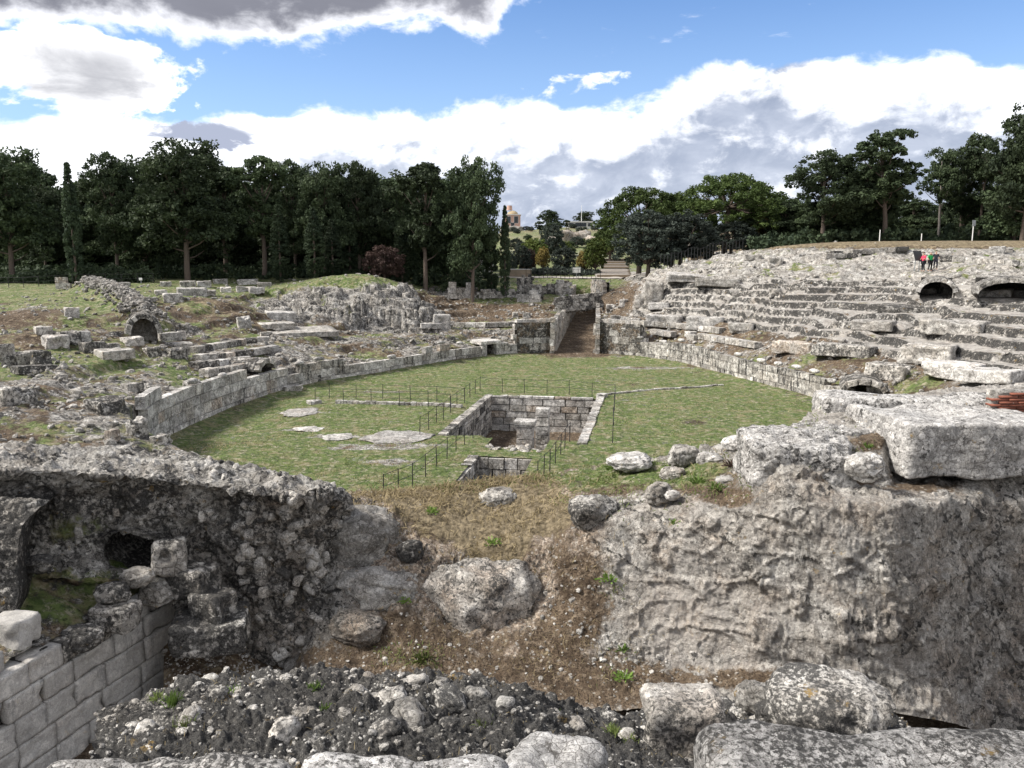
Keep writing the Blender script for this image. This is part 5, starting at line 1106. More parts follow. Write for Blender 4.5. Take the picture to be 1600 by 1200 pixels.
for a in [
    (8, 553, 20, 32, 'upright blackened block at the left edge of the earth slope', 'block_dark'), (36, 560, 34, 22, 'weathered block right of the upright one at the left edge', 'block'), (62, 559, 24, 24, 'end block of the short row at the left edge', 'block_dark'),
    (45, 577, 54, 11, 'flat black slab under the short row at the left edge', 'block_dark'), (66, 517, 24, 13, 'small pale block sunk in the earth above the left block row', 'block'), (84, 533, 32, 20, 'pale topped block on the earth slope between two small dark ones', 'block_clean'),
    (105, 527, 30, 20, 'dark sided block in the middle of the slope cluster', 'block_dark'), (130, 525, 16, 19, 'bright upright block end in the slope cluster', 'block_clean'), (143, 541, 34, 15, 'dark flat slab below the bright upright block end', 'block_dark'), (175, 552, 48, 14, 'broad bluish flat slab lying on the left slope', 'block'),
    (176, 540, 16, 9, 'small grey stone behind the broad bluish slab', 'block'), (110, 487, 19, 15, 'single pale block resting on the grassy mound', 'block_clean'), (16, 618, 50, 26, 'big lichened slab at the left edge below the earth slope', 'block_dark'), (163, 633, 50, 24, 'large rough slab in the rubble above the left podium wall', 'block_dark'),
    (205, 604, 27, 13, 'low rounded stone in the rubble behind the left wall', 'block'), (212, 664, 26, 28, 'dark block with a white cap at the broken near end of the left wall', 'block_dark'), (175, 681, 18, 22, 'upright yellowish block near the broken end of the left wall', 'block_warm'),
    (302, 652, 22, 15, 'pale fallen block on the grass beside the left wall', 'block_clean'), (250, 686, 26, 14, 'dark fallen block at the foot of the broken wall end', 'block_dark'), (205, 533, 28, 13, 'block left below the small vault mouth', 'block'), (262, 525, 32, 13, 'block right of the small vault mouth', 'block'), (283, 523, 12, 14, 'narrow upright block right of the vault mouth', 'block_clean'),
    (241, 549, 32, 16, 'dark faced block below the small vault mouth', 'block_dark'), (282, 540, 34, 11, 'long block of the steps right of the vault mouth', 'block'), (275, 551, 28, 16, 'block with a black hollow beside it below the vault mouth', 'block_dark'),
    (455, 607, 30, 12, 'low grey boulder on the grass by the left podium wall', 'block'), (490, 628, 20, 7, 'flat white stone at the corner of the railed channel', 'block_clean'), (512, 582, 8, 15, 'small upright pale stone leaning on the left podium wall', 'block_clean'), (487, 592, 26, 18, 'dark hollowed block leaning on the left podium wall', 'block_dark'), (612, 571, 10, 7, 'small pale stone at the foot of the left podium wall', 'block_clean'),
    (436, 493, 46, 14, 'long pale block above the seating rubble, topmost of three', 'block_clean'), (430, 509, 56, 11, 'long pale block above the seating rubble, middle of three', 'block'), (465, 519, 110, 8, 'long low kerb of stone above the seating rubble', 'block'), (415, 522, 18, 9, 'rounded stone at the left end of the long low kerb', 'block'),
    (380, 502, 20, 20, 'stack of two rounded blocks on the brown slope', 'block_clean'), (690, 499, 29, 24, 'upright white block streaked black below the brown slope', 'block_clean'), (805, 491, 10, 10, 'small orange tinted block on the low row near the passage', 'block_warm'), (823, 492, 13, 9, 'small squat grey block on the low row near the passage', 'block'), (641, 490, 12, 14, 'cream block set in the grey rock outcrop', 'block_warm'),
    (975, 471, 14, 12, 'pale block on the earth ramp above the passage', 'block_clean'), (955, 478, 16, 14, 'grey block at the foot of the earth ramp', 'block'), (1212, 406, 20, 20, 'single beige upright block near the top of the right slope', 'block_warm'), (1178, 400, 26, 9, 'long low block at the top of the right slope', 'block'), (1560, 389, 20, 11, 'pale pointed boulder near the top right skyline', 'block_clean'), (1573, 391, 18, 6, 'small tan block beside the pointed boulder on the skyline', 'block_warm'),
    (1085, 430, 84, 13, 'long tilted rock plank overhanging at the head of the right slope', 'block_clean'), (1125, 441, 70, 12, 'grey ledge under the tilted rock plank', 'block'), (1022, 448, 30, 40, 'tall ragged rock stub at the left end of the right seating', 'block'), (1005, 463, 26, 22, 'smaller ragged rock in front of the tall stub', 'block'),
    (1212, 455, 18, 14, 'grey squared block on the right seating', 'block'), (1030, 478, 34, 10, 'flat block at the start of the right seating', 'block_clean'), (985, 500, 34, 15, 'long block with a black face beside the right pier', 'block_dark'), (962, 495, 16, 9, 'grassy topped block by the right pier', 'block'),
    (1040, 497, 60, 18, 'long pale bench block above the right band of rubble', 'block_clean'), (1105, 499, 60, 20, 'pale bench block with split face on the right slope', 'block_clean'), (1160, 508, 40, 18, 'weathered bench block on the right slope', 'block'), (1415, 482, 62, 12, 'dark diagonal ridge of rock in the middle of the right seating', 'block_dark'),
    (1370, 508, 60, 14, 'step of cut rock below the dark diagonal ridge', 'block'), (1460, 545, 76, 26, 'large cut rock bench with a hollow under it', 'block'), (1500, 508, 84, 20, 'rounded rock bench with chiselled face on the right', 'block'), (1500, 575, 76, 22, 'long bench of rock right of the smooth ramp', 'block_clean'), (1555, 590, 80, 18, 'low pale bench of rock near the right edge', 'block_clean'), (1545, 455, 74, 16, 'squared parapet block between the two dark vault mouths', 'block'),
    (1330, 543, 90, 18, 'black faced rock bench above the grassy band', 'block_dark'), (1245, 538, 60, 18, 'cream rock bench at the start of the grassy band', 'block_warm'), (1395, 575, 60, 22, 'dark sided rock ridge beside the smooth ramp', 'block_dark'), (1320, 608, 34, 14, 'block left of the low dark mouth by the right wall', 'block'), (1372, 612, 26, 14, 'rock right of the low dark mouth by the right wall', 'block'), (1368, 621, 10, 8, 'small round stone by the low dark mouth', 'block_clean'),
    (752, 692, 16, 20, 'pale split boulder inside the pit by its left slope', 'block_clean'), (742, 686, 12, 14, 'dark split boulder inside the pit by its left slope', 'block_dark')]:
    if a[0] in (752, 742):
        p = at_z(a[0], a[1]+8, -.5); me = boulder('boulder', (.75, .6, .8), int(a[0]), 3, .3, M[a[5]]); o = link('boulder', me, label=a[4], cat='boulder'); o.location = (p[0], p[1], -.65)
    else: gblock(*a)
G = 'tumbled ashlars along the far left rim'
for (x, y, w, h) in [(258, 444, 16, 8), (292, 443, 23, 9), (318, 443, 21, 10), (297, 455, 44, 13), (268, 464, 28, 14), (328, 457, 16, 10), (343, 439, 22, 7), (385, 440, 32, 9), (383, 451, 30, 9), (400, 453, 24, 10), (352, 452, 16, 9), (412, 444, 22, 8), (250, 456, 18, 8)]:
    gblock(x, y, w, h, 'tumbled pale ashlar on the grassy rim, %s' % {258: 'leftmost of the upper row', 292: 'second of the upper row', 318: 'third of the upper row', 297: 'widest of all, in the lower row', 268: 'lowest of all at the left', 328: 'small one right of the widest', 343: 'thin one highest at the back', 385: 'long one of the back right', 383: 'long one below the back right', 400: 'one at the right end beside the outcrop', 352: 'small one in the middle of the lower row', 412: 'upper right one beside the outcrop', 250: 'small one left of the lower row'}[x], rnd.choice(['block_clean', 'block', 'block_clean']), group=G)
G = 'stones set in a line in the turf near the vault ridge'
for xi, x in enumerate((196, 209, 222, 236)): gblock(x, 467, 13, 7, '%s small stone of the line in the turf right of the dark rubble ridge' % ORD[xi], 'block', group=G)
gblock(192, 444, 19, 7, 'pale block alone on the lawn in front of the hedge', 'block_clean')
def stone_pile():
    p = hit2(100, 452); root = thing('stone_pile', 'neat little pile of yellowish stones on the lawn at left', 'stone pile', tuple(p)); k = np.linalg.norm(p-np.array([0, 0, EYE]))/FOC
    for c in range(4):
        for j in range(4-(c > 1)):
            put_block(root, (5*k, 5*k, 4*k), (p[0]+(j-1.5)*5*k, p[1], p[2]+(c+.5)*4*k), 0, ['block_warm'], 'stone', .1)
stone_pile()
# stepped courses above the left podium wall
def stepped(label, rows, mats, name='stepped_courses'):
    p0 = hit2(*rows[0][0]); root = thing(name, label, 'masonry', tuple(p0))
    for row in rows:
        q = np.array([hit2(*r) for r in row]); 
        for a, b in zip(q[:-1], q[1:]):
            L = np.linalg.norm(b-a); n = max(1, int(L/.95)); ang = math.atan2(b[1]-a[1], b[0]-a[0])
            for i in range(n):
                c = a+(b-a)*(i+.5)/n
                if rnd.random() < .9: put_block(root, (L/n-.03, .75, .5), (c[0], c[1]+.2, c[2]+.18), ang, mats, fine=True)
stepped('stepped courses of pale blocks rising behind the left podium wall', [[(292, 566), (345, 563), (430, 548)], [(300, 577), (350, 572), (400, 565)], [(316, 588), (352, 584), (398, 574)], [(300, 552), (380, 538), (420, 534)]], ['block', 'block_clean', 'block_warm', 'block_dark'])
stepped('low row of blocks along the foot of the brown slope left of the passage', [[(712, 511), (760, 511), (812, 510), (880, 508)], [(640, 513), (690, 513)]], ['block', 'block_clean'], 'block_row')
stepped('double bench row of blocks above the right rubble band', [[(990, 508), (1060, 512), (1130, 521)], [(1075, 525), (1150, 538), (1240, 553)], [(1020, 522), (1090, 532)]], ['block', 'block_clean'], 'block_row')
stepped('broken bench courses along the top of the right slope', [[(1300, 400), (1360, 396), (1420, 397)], [(1470, 408), (1530, 412), (1590, 415)], [(1290, 405), (1340, 402)]], ['block', 'block_dark', 'block'], 'block_row')
def stub(name, label, a, b, hpx, ch, mats, lr=(.5, 1.0), dep=.5):
    p, q = hit2(*a), hit2(*b); k = np.linalg.norm(p-np.array([0, 0, EYE]))/FOC; path = seg(p, q, 8)
    L = np.linalg.norm(q[:2]-p[:2]); wall_thing(name, label, path, lambda s: p[2]+(q[2]-p[2])*s/L-.15, lambda s: p[2]+(q[2]-p[2])*s/L+hpx*k, ch, lr, dep, mats, ragged=.4, core=1)
stub('stub_wall', 'square stub wall of ashlar in the middle of the far slope', (704, 467), (746, 467), 20, .62, ['block_clean', 'block'], (.7, 1.2))
stub('stub_wall', 'white two course footing under a ragged masonry stump left of the passage', (810, 470), (846, 471), 12, .5, ['block_clean'], (.8, 1.3))
stub('stub_wall', 'ragged rubble stump standing on the white footing', (810, 459), (832, 458), 26, .38, ['block', 'block_dark'], (.3, .6))
stub('stub_wall', 'low rubble wall running right from the ragged stump', (834, 461), (872, 459), 15, .36, ['block', 'block_dark'], (.3, .6))
stub('stub_wall', 'pale block wall end behind the low rubble wall', (872, 461), (890, 459), 22, .5, ['block_clean', 'block'], (.5, .9))
stub('stub_wall', 'dark rubble retaining wall above the mouth of the passage', (868, 487), (940, 478), 22, .42, ['block_dark', 'block', 'block_dark'], (.35, .8))
stub('stub_wall', 'low rubble wall along the lawn between the two stub walls', (748, 464), (808, 464), 11, .36, ['block', 'block_dark'], (.3, .6))
stub('stub_wall', 'brownish masonry pier by the far path', (926, 459), (945, 459), 18, .3, ['block_warm'], (.3, .5))

def vault_mouth(nm, label, nvs, mats, rise, thick=.34, cover=True):
    p, d, hw, hg, dep = ARCH[nm]; root = thing('vault_mouth', label, 'vault', (p[0], p[1], p[2])); sdv = np.array([d[1], -d[0]]); ang = math.atan2(sdv[1], sdv[0])
    sp_ = hg*(1-rise); rr_ = hg*rise
    for i in range(nvs):
        a = math.pi*(i+.5)/nvs; ca, sa = math.cos(a), math.sin(a); x = ca*(hw+thick*.4); z = sp_+sa*(rr_+thick*.4)
        me = UNIT3[rnd.choice(mats)][i % 6]; b = link('arch_stone', me, parent=root); b.location = Vector((sdv[0]*x-d[0]*.25, sdv[1]*x-d[1]*.25, z)); tl = math.atan2(sa*hw, ca*rr_+1e-6)
        seglen = math.pi*math.hypot(hw*sa, rr_*ca)/nvs+.02; b.scale = (thick, .6, seglen); b.rotation_euler = (0, -math.atan2(sa/max(rr_, .1), ca/hw), ang)
    t = np.linspace(0, math.pi, 25); u = np.linspace(-.15, dep, 20); T, U = np.meshgrid(t, u, indexing='ij'); shells = []
    for e in (0, thick):
        x = np.cos(T)*(hw+e); z = sp_+np.sin(T)*(rr_+e); shells.append(np.stack([sdv[0]*x+d[0]*U, sdv[1]*x+d[1]*U, z], -1))
    V = np.concatenate([shells[0], shells[1][:, ::-1]], 1); V = np.concatenate([V, V[:, :1]], 1); sh = V.shape[:2]; F = V.reshape(-1, 3); V = F+.05*fbm(F, 2.5, 3)[:, None]
    m = lambda v: np.full(len(F), v)
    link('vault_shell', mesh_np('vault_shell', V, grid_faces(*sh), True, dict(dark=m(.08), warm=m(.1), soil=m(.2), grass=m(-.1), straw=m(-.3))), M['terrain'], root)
    for s_ in (-1, 1):                      # side walls and back of the chamber, darkened in colour for its shade
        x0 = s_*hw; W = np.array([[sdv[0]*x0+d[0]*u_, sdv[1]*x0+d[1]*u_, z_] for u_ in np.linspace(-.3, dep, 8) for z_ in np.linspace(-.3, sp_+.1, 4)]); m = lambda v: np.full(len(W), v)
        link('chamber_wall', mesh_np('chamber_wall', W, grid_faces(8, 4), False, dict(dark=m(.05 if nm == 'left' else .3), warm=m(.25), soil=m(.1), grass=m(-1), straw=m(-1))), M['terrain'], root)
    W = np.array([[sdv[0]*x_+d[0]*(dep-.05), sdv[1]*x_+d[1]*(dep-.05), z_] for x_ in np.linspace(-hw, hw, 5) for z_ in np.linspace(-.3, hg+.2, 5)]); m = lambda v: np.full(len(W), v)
    link('chamber_wall', mesh_np('chamber_wall', W, grid_faces(5, 5), False, dict(dark=m(-.15 if nm == 'left' else .3), warm=m(.25), soil=m(-.2), grass=m(-1), straw=m(-1))), M['terrain'], root)  # left back wall painted pale as if lit, the others dark as shade
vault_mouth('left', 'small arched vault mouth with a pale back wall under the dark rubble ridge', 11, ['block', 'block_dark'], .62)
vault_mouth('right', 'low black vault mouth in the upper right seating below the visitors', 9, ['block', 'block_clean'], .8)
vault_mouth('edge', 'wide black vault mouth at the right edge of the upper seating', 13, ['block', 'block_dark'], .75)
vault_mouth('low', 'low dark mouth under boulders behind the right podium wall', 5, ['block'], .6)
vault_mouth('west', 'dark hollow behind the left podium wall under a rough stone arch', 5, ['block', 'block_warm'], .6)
# flat outcrops in the turf, kerb stones of the drains
def outcrop(px, py, w, h, label):
    c = at_z(px, py, 0); k = c[1]/FOC; V, F = ICO[4]; up = V[:, 2] > -.2; depth = h*k/ (EYE/c[1])
    P_ = V*np.array([w*k/2, depth/2, .055]); a = np.arctan2(V[:, 1], V[:, 0]); P_[:, :2] *= (1+.35*fbm(np.c_[np.cos(a), np.sin(a), a*0+px], 1.3, 3))[:, None]; P_[:, 2] += .05*fbm(P_, 2.5, 4)
    o = link('bare_rock', mesh_np('bare_rock', P_, F, True), M['block_clean'], label=label, cat='rock'); o.location = (c[0], c[1], .02)
outcrop(470, 644, 60, 14, 'bare white rock patch in the turf nearest the left podium wall'); outcrop(482, 671, 50, 9, 'thin pinkish rock patch in the turf'); outcrop(527, 683, 56, 11, 'grey low rock patch beside the largest white one'); outcrop(622, 683, 112, 22, 'largest bare white rock patch left of the pit')
def drain(name, label, pts, n, w, h):
    q = np.array([at_z(*p, 0) for p in pts]); root = thing(name, label, 'drain', tuple(q[0])); L = np.concatenate([[0], np.cumsum(np.linalg.norm(np.diff(q[:, :2], axis=0), axis=1))])
    for i in range(n):
        a = L[-1]*(i+.5)/n; x, y = np.interp(a, L, q[:, 0]), np.interp(a, L, q[:, 1]); j = min(np.searchsorted(L, a), len(q)-1); t = q[j]-q[j-1]
        put_block(root, (L[-1]/n-.04, w, h), (x, y, h*.22+rnd.uniform(-.03, .03)), math.atan2(t[1], t[0]), ['block_clean', 'block'], 'kerb_stone', .03)
drain('drain_kerb', 'broken white kerb of the channel inside the double railing', [(525, 630), (600, 632), (680, 634), (722, 637)], 22, .35, .26)
drain('drain_kerb', 'thin white kerb line running right across the turf from the pit', [(936, 619), (955, 616), (1020, 610), (1080, 606), (1130, 602)], 20, .22, .14)
gblock(941, 617, 16, 6, 'flat white stone at the back right corner of the pit', 'block_clean')
# rubble scattered on the slopes: far too many and too small to tell apart
def rubble():
    r2 = np.random.default_rng(21); n = 42000; i = r2.integers(4, SV.shape[0]-4, n); j = r2.integers(3, SV.shape[1]-30, n); p = SV[i, j].copy(); r = SRg[i, j]
    so, gr = SM['soil'][i, j], SM['grass'][i, j]; w = fbm(p*np.array([1, 1, 0]), .25, 4, .6, 13.)
    pr = np.clip(.30+1.2*w, .03, 1)*np.where(r > 34, .15, 1)*np.where(p[:, 2] > 10.3, .08, 1)*np.where(gr > .7, .5, 1)
    ps = np.hypot((p[:, 0]-PASS0[0])*PDIR[1]-(p[:, 1]-PASS0[1])*PDIR[0], 0); inp = (np.abs((p[:, 0]-PASS0[0])*PN[0]+(p[:, 1]-PASS0[1])*PN[1]) < 2.3) & (p[:, 1] > 74)
    pr = pr*(1-.93*SM['rock'][i, j]); ok = (r2.random(n) < pr) & ~inp & (r > .9); p = p[ok]; s = r2.lognormal(-1.75, .5, len(p)).clip(.07, .55); p[:, 2] += s*.12
    link('rubble', scatter_mesh('rubble', p, s, 3), M['rubble'], kind='stuff')
    ra, rb_ = hit(236, 507), hit(140, 450); t = r2.random(1500); o = r2.normal(0, .75, 1500); d = (rb_-ra)[:2]; d /= np.linalg.norm(d)
    q = ra[None]+(rb_-ra)[None]*t[:, None]; q[:, 0] += -d[1]*o; q[:, 1] += d[0]*o; q[:, 2] = z_at(q[:, 0], q[:, 1])+.08
    link('ridge_rubble', scatter_mesh('ridge_rubble', q, r2.lognormal(-1.25, .35, 1500).clip(.15, .6), 8), M['block_dark'], kind='stuff')
    q = np.array([ba(a, b) for a, b in zip(r2.uniform(-8.1, -5.2, 90), r2.uniform(37.4, 38.6, 90))]); q = np.c_[q, r2.uniform(-.6, .05, 90)]
    link('pit_rubble', scatter_mesh('pit_rubble', q, r2.uniform(.18, .5, 90), 4, sub=2), M['block'], kind='stuff')
rubble()
# ------------------------------------------------------------------ trees
def tube(pts, rad, k=7):
    pts = np.array(pts, float); rad = np.array(rad, float); n = len(pts); t = np.gradient(pts, axis=0); t /= np.linalg.norm(t, axis=1, keepdims=True)
    ref = np.array([.31, .95, .07]); u = np.cross(t, ref); u /= np.linalg.norm(u, axis=1, keepdims=True); v = np.cross(t, u); a = np.linspace(0, 2*math.pi, k+1)
    V = pts[:, None]+rad[:, None, None]*(u[:, None]*np.cos(a)[None, :, None]+v[:, None]*np.sin(a)[None, :, None]); return V.reshape(-1, 3), grid_faces(n, k+1)
def merge(L):
    o = 0; Vs, Fs = [], []
    for V, F in L: Vs.append(V); Fs.append(F+o); o += len(V)
    return np.concatenate(Vs), np.concatenate(Fs)
def leaves(c, r, n, size, g, up=.3, aspect=.55, spread=None):
    """n leaf sprays (quads) round the clump centres c (m,3) with clump radius r (m,)"""
    k = g.integers(0, len(c), n); d = g.normal(0, 1, (n, 3)); d /= np.linalg.norm(d, axis=1, keepdims=True); d *= (g.random((n, 1))**.4)
    p = c[k]+d*r[k][:, None]*np.array([1, 1, .72]); nn = d*.7+g.normal(0, .7, (n, 3))+np.array([0, 0, up]); nn /= np.linalg.norm(nn, axis=1, keepdims=True)
    a = np.cross(nn, g.normal(0, 1, (n, 3))); a /= np.linalg.norm(a, axis=1, keepdims=True); b = np.cross(nn, a); s = size*g.uniform(.6, 1.4, (n, 1))
    V = np.stack([p-a*s, p+b*s*aspect, p+a*s, p-b*s*aspect], 1).reshape(-1, 3); return V, np.arange(n*4).reshape(n, 4)
def on_blob(c, rad, m, g, low=-.35):
    d = g.normal(0, 1, (m*3, 3)); d /= np.linalg.norm(d, axis=1, keepdims=True); d = d[d[:, 2] > low][:m]; return np.array(c)+d*np.array(rad)*g.uniform(.72, 1.0, (len(d), 1))
TREES = {}
def def_tree(name, trunk, crown, ht): TREES[name] = (trunk, crown, ht)
def pine(name, seed, H=14, lean=0.0, lo=.38, W=4.2, nb=15, top=1.0, nl=8500, mat='pine', dense=1.0, bark='bark'):
    g = np.random.default_rng(seed); z = np.linspace(0, 1, 9); wob = g.normal(0, .10, (9, 2)).cumsum(0)*.5; wob[0] = 0
    tp = np.c_[lean*H*z**1.3+wob[:, 0], wob[:, 1], z*H*.93]; L = [tube(tp, .30*(1-.8*z)+.03)]; cc, rr = [], []
    for b in range(nb):
        f = lo+(1-lo)*(b+.5)/nb; f = min(1, f+g.uniform(-.04, .04)); wd = W*(.55+.6*math.sin(math.pi*min(1, (f-lo)/(1-lo)*.8+.12)))*(top if f > .75 else 1); a = g.uniform(0, 6.28); rad = wd*g.uniform(.15, .85)
        o = np.array([np.interp(f*.9, z, tp[:, 0]), np.interp(f*.9, z, tp[:, 1]), f*H*.93]); c = o+np.array([math.cos(a)*rad, math.sin(a)*rad, g.uniform(.1, .9)]); br = g.uniform(1.4, 2.5)*W/4.2
        st = np.array([np.interp(f*.74, z, tp[:, 0]), np.interp(f*.74, z, tp[:, 1]), f*.80*H*.93]); L.append(tube([st, (st+c)/2+np.array([0, 0, -.2]), c], [.11, .075, .03], 5))
        m = on_blob(c, (br*1.15, br*1.15, br*.66), int(17*dense), g); cc.append(m); rr.append(np.full(len(m), .62*W/4.2)+g.uniform(-.15, .25, len(m)))
    c = np.concatenate(cc); r = np.concatenate(rr); V, F = leaves(c, r, int(nl*1.75), .20, g, .35)
    tm = mesh_np('trunk', *merge(L)); tm.materials.append(M[bark]); cm = mesh_np('crown', V, F, False); cm.materials.append(M[mat]); def_tree(name, tm, cm, H)
def umbrella(name, seed, H=13, W=7.5):
    g = np.random.default_rng(seed); L = []; cc, rr = [], []; z = np.linspace(0, 1, 7); tp = np.c_[.5*z, .2*z, z*H*.6]; L.append(tube(tp, .42*(1-.5*z)))
    for b in range(26):
        a = b*2.4+g.uniform(-.3, .3); q = math.sqrt((b+.5)/26); c = np.array([math.cos(a)*W*q*.86+.5, math.sin(a)*W*q*.86, H*(.90-.44*q**2.4)+g.uniform(-.35, .3)]); L.append(tube([tp[-1], (tp[-1]+c)/2+np.array([0, 0, -.5]), c], [.2, .13, .04], 5))
        m = on_blob(c, (1.9, 1.9, 1.1), 13, g, -.15); cc.append(m); rr.append(np.full(len(m), .62))
        if q > .6: m = on_blob(c-np.array([0, 0, 1.9]), (1.6, 1.6, 1.2), 7, g, -.5); cc.append(m); rr.append(np.full(len(m), .6))
    V, F = leaves(np.concatenate(cc), np.concatenate(rr), 24000, .165, g, .5); tm = mesh_np('trunk', *merge(L)); tm.materials.append(M['bark']); cm = mesh_np('crown', V, F, False); cm.materials.append(M['stone_pine']); def_tree(name, tm, cm, H)
def cypress(name, seed, H=12, W=1.15, mat='cypress'):
    g = np.random.default_rng(seed); n = 330; f = g.random(n)**.85; rad = W*np.sin(np.pi*np.clip(f*.86+.10, 0, 1))**.7*(1-.45*f); a = g.uniform(0, 6.28, n); c = np.c_[np.cos(a)*rad*.8, np.sin(a)*rad*.8, .4+f*(H-.6)]
    V, F = leaves(c, np.where(f > .8, .15, .32), 8500, .17, g, .2, .45); tm = mesh_np('trunk', *tube([(0, 0, 0), (0, 0, H*.5), (.05, 0, H*.9)], [.16, .1, .03])); tm.materials.append(M['bark']); cm = mesh_np('crown', V, F, False); cm.materials.append(M[mat]); def_tree(name, tm, cm, H)
def roundtree(name, seed, H=8, W=4.2, mat='olive', lo=.12, nl=9000, gap=.0):
    g = np.random.default_rng(seed); L = [tube([(0, 0, 0), (.1, 0, H*.25), (0, .1, H*.5)], [.24, .2, .12])]; cc, rr = [], []
    for b in range(24):
        f = (b+.5)/24; z = H*(lo+.1+(.82-lo)*f); w = W*math.sin(math.pi*(f*.82+.14))**.6; a = b*2.4; c = np.array([math.cos(a)*w*.62, math.sin(a)*w*.62, z]); L.append(tube([(0, 0, H*.22), (c+np.array([0, 0, H*.2]))*.5, c], [.11, .07, .03], 5)); m = on_blob(c, (1.25*W/4.2, 1.25*W/4.2, 1.0*H/8), 11, g, -.6); cc.append(m); rr.append(np.full(len(m), .5*W/4.2))
    V, F = leaves(np.concatenate(cc), np.concatenate(rr), int(nl*1.4), .16, g, .4); tm = mesh_np('trunk', *merge(L)); tm.materials.append(M['bark']); cm = mesh_np('crown', V, F, False); cm.materials.append(M[mat]); def_tree(name, tm, cm, H)
pine('broad', 1, 14, .02, .24, 5.0, 25, .95, 13000); pine('broad2', 2, 14, -.03, .26, 4.6, 23, 1.0, 12000); pine('tall', 3, 15, .03, .32, 3.3, 19, 1.05, 9500); pine('dense', 4, 13, 0, .08, 4.4, 26, .85, 13000); pine('lean', 5, 16, -.10, .36, 3.2, 20, 1.35, 9000, bark='bark'); pine('thin', 6, 14, .05, .62, 3.0, 9, 1.2, 4600); pine('open', 7, 14, -.05, .48, 4.2, 12, 1.1, 6500, bark='bark_pale')
umbrella('umbrella', 11); umbrella('umbrella2', 12, 13, 7.0); cypress('cypress', 21); cypress('cypress2', 22, 12, 1.45); roundtree('olive', 31); roundtree('olive2', 32, 8, 4.6); roundtree('green', 33, 6, 3.0, 'green', .2, 5000); roundtree('russet', 34, 5, 3.4, 'russet', .08, 5200); roundtree('yellow', 35, 5, 2.4, 'yellow', .2, 2600)
CATS = dict(cypress='cypress_tree', cypress2='cypress_tree', umbrella='umbrella_pine', umbrella2='umbrella_pine', olive='olive_tree', olive2='olive_tree', green='small_tree', russet='bush', yellow='small_tree')
def tree(px, top, w, d, kind, label, group=None, base=None, rot=None):
    tm, cm, H = TREES[kind]; X = at_Y(px, 420, d)[0]; z = float(z_at(X, d)[0]) if base is None else base; zt = at_Y(px, top, d)[2]; h = max(1.5, zt-z); nm = CATS.get(kind, 'pine_tree')
    root = thing(nm, label, 'bush' if nm == 'bush' else 'tree', (X, d, z-.15), 0, group); a = rot if rot is not None else rnd.uniform(-.6, .6); root.rotation_euler = (0, 0, a)
    wm = cm.get('w') or float(max(v.co.x for v in cm.vertices)-min(v.co.x for v in cm.vertices)); cm['w'] = wm
    sx = w*d/FOC/wm; s = h/H; sx = min(max(sx, s*.6), s*1.6); root.scale = (sx, sx, s)
    link('trunk', tm, parent=root); link('crown', cm, parent=root); return root
LG, RG = 'pines of the left grove', 'pines of the right grove'
for a in [(18, 240, 165, 92, 'broad', 'broad dark pine at the left edge with a leaning trunk below'), (72, 300, 90, 103, 'broad2', 'lower pine between the left edge pine and the tall cypress'), (184, 252, 120, 97, 'broad2', 'rounded pine right behind the tall cypress'), (292, 229, 185, 93, 'broad', 'tallest broad pine of the left grove, domed crown against the bright sky'),
          (228, 262, 110, 105, 'dense', 'dense pine filling the gap left of the domed one'), (352, 262, 100, 103, 'tall', 'slender pine right of the domed one'), (412, 246, 100, 98, 'tall', 'airy pine with a pale bare stem showing high up'), (462, 262, 105, 103, 'broad2', 'pine crown left of the pair of cypresses'), (508, 262, 115, 97, 'broad', 'broad pine above the pair of cypresses'),
          (562, 265, 115, 101, 'broad2', 'pine with sky holes left of the notch in the grove'), (664, 257, 95, 95, 'tall', 'tall pine with the tufted top right of the notch'), (738, 256, 112, 94, 'broad', 'last big pine at the right end of the left grove'), (702, 300, 90, 104, 'dense', 'dark lower pine between the last two tall ones'), (632, 300, 80, 103, 'dense', 'dark lower pine just right of the notch'), (600, 292, 60, 108, 'tall', 'slim pine standing in the notch of the grove')]: tree(*a, LG)
for a in [(118, 250, 30, 88, 'cypress', 'tall pointed cypress near the left edge'), (438, 316, 34, 92, 'cypress2', 'dark columnar cypress left of the paired ones'), (492, 321, 36, 91, 'cypress2', 'left one of the paired cypresses'), (520, 340, 42, 93, 'cypress2', 'shorter right one of the paired cypresses'), (547, 296, 32, 99, 'cypress', 'cypress half hidden behind the shorter one'), (628, 345, 30, 96, 'cypress', 'low cypress under the notch'), (789, 318, 20, 95, 'cypress', 'thin cypress at the end of the left grove'), (768, 352, 22, 97, 'cypress2', 'short cypress beside the thin one'), (722, 335, 28, 99, 'cypress2', 'cypress in the shade under the last big pine')]: tree(*a, 'cypresses of the left grove')
for i, x in enumerate(range(-50, 742, 36)): tree(x+rnd.uniform(-10, 10), 286+rnd.uniform(-14, 26), 125, 111+rnd.uniform(0, 10), 'dense', 'dark pine in the shaded back row of the left grove', 'back row of the left grove')
tree(600, 383, 70, 94, 'russet', 'leafless purplish bush at the foot of the left grove')
for a in [(998, 289, 165, 113, 'umbrella', 'left umbrella pine with flat green dome'), (1048, 298, 150, 117, 'umbrella2', 'middle umbrella pine between the two large domes'), (1130, 268, 195, 110, 'umbrella2', 'tallest umbrella pine with the widest dome'), (1172, 294, 110, 120, 'umbrella', 'small umbrella pine at the right flank of the widest dome')]: tree(*a, 'umbrella pines beyond the passage')
for a in [(1012, 331, 118, 99, 'olive', 'large grey green olive tree left of the fence'), (1062, 330, 125, 101, 'olive2', 'large grey green olive tree right of its twin'), (1140, 345, 110, 106, 'olive2', 'dark olive tree under the widest umbrella dome')]: tree(*a, 'grey olives by the path')
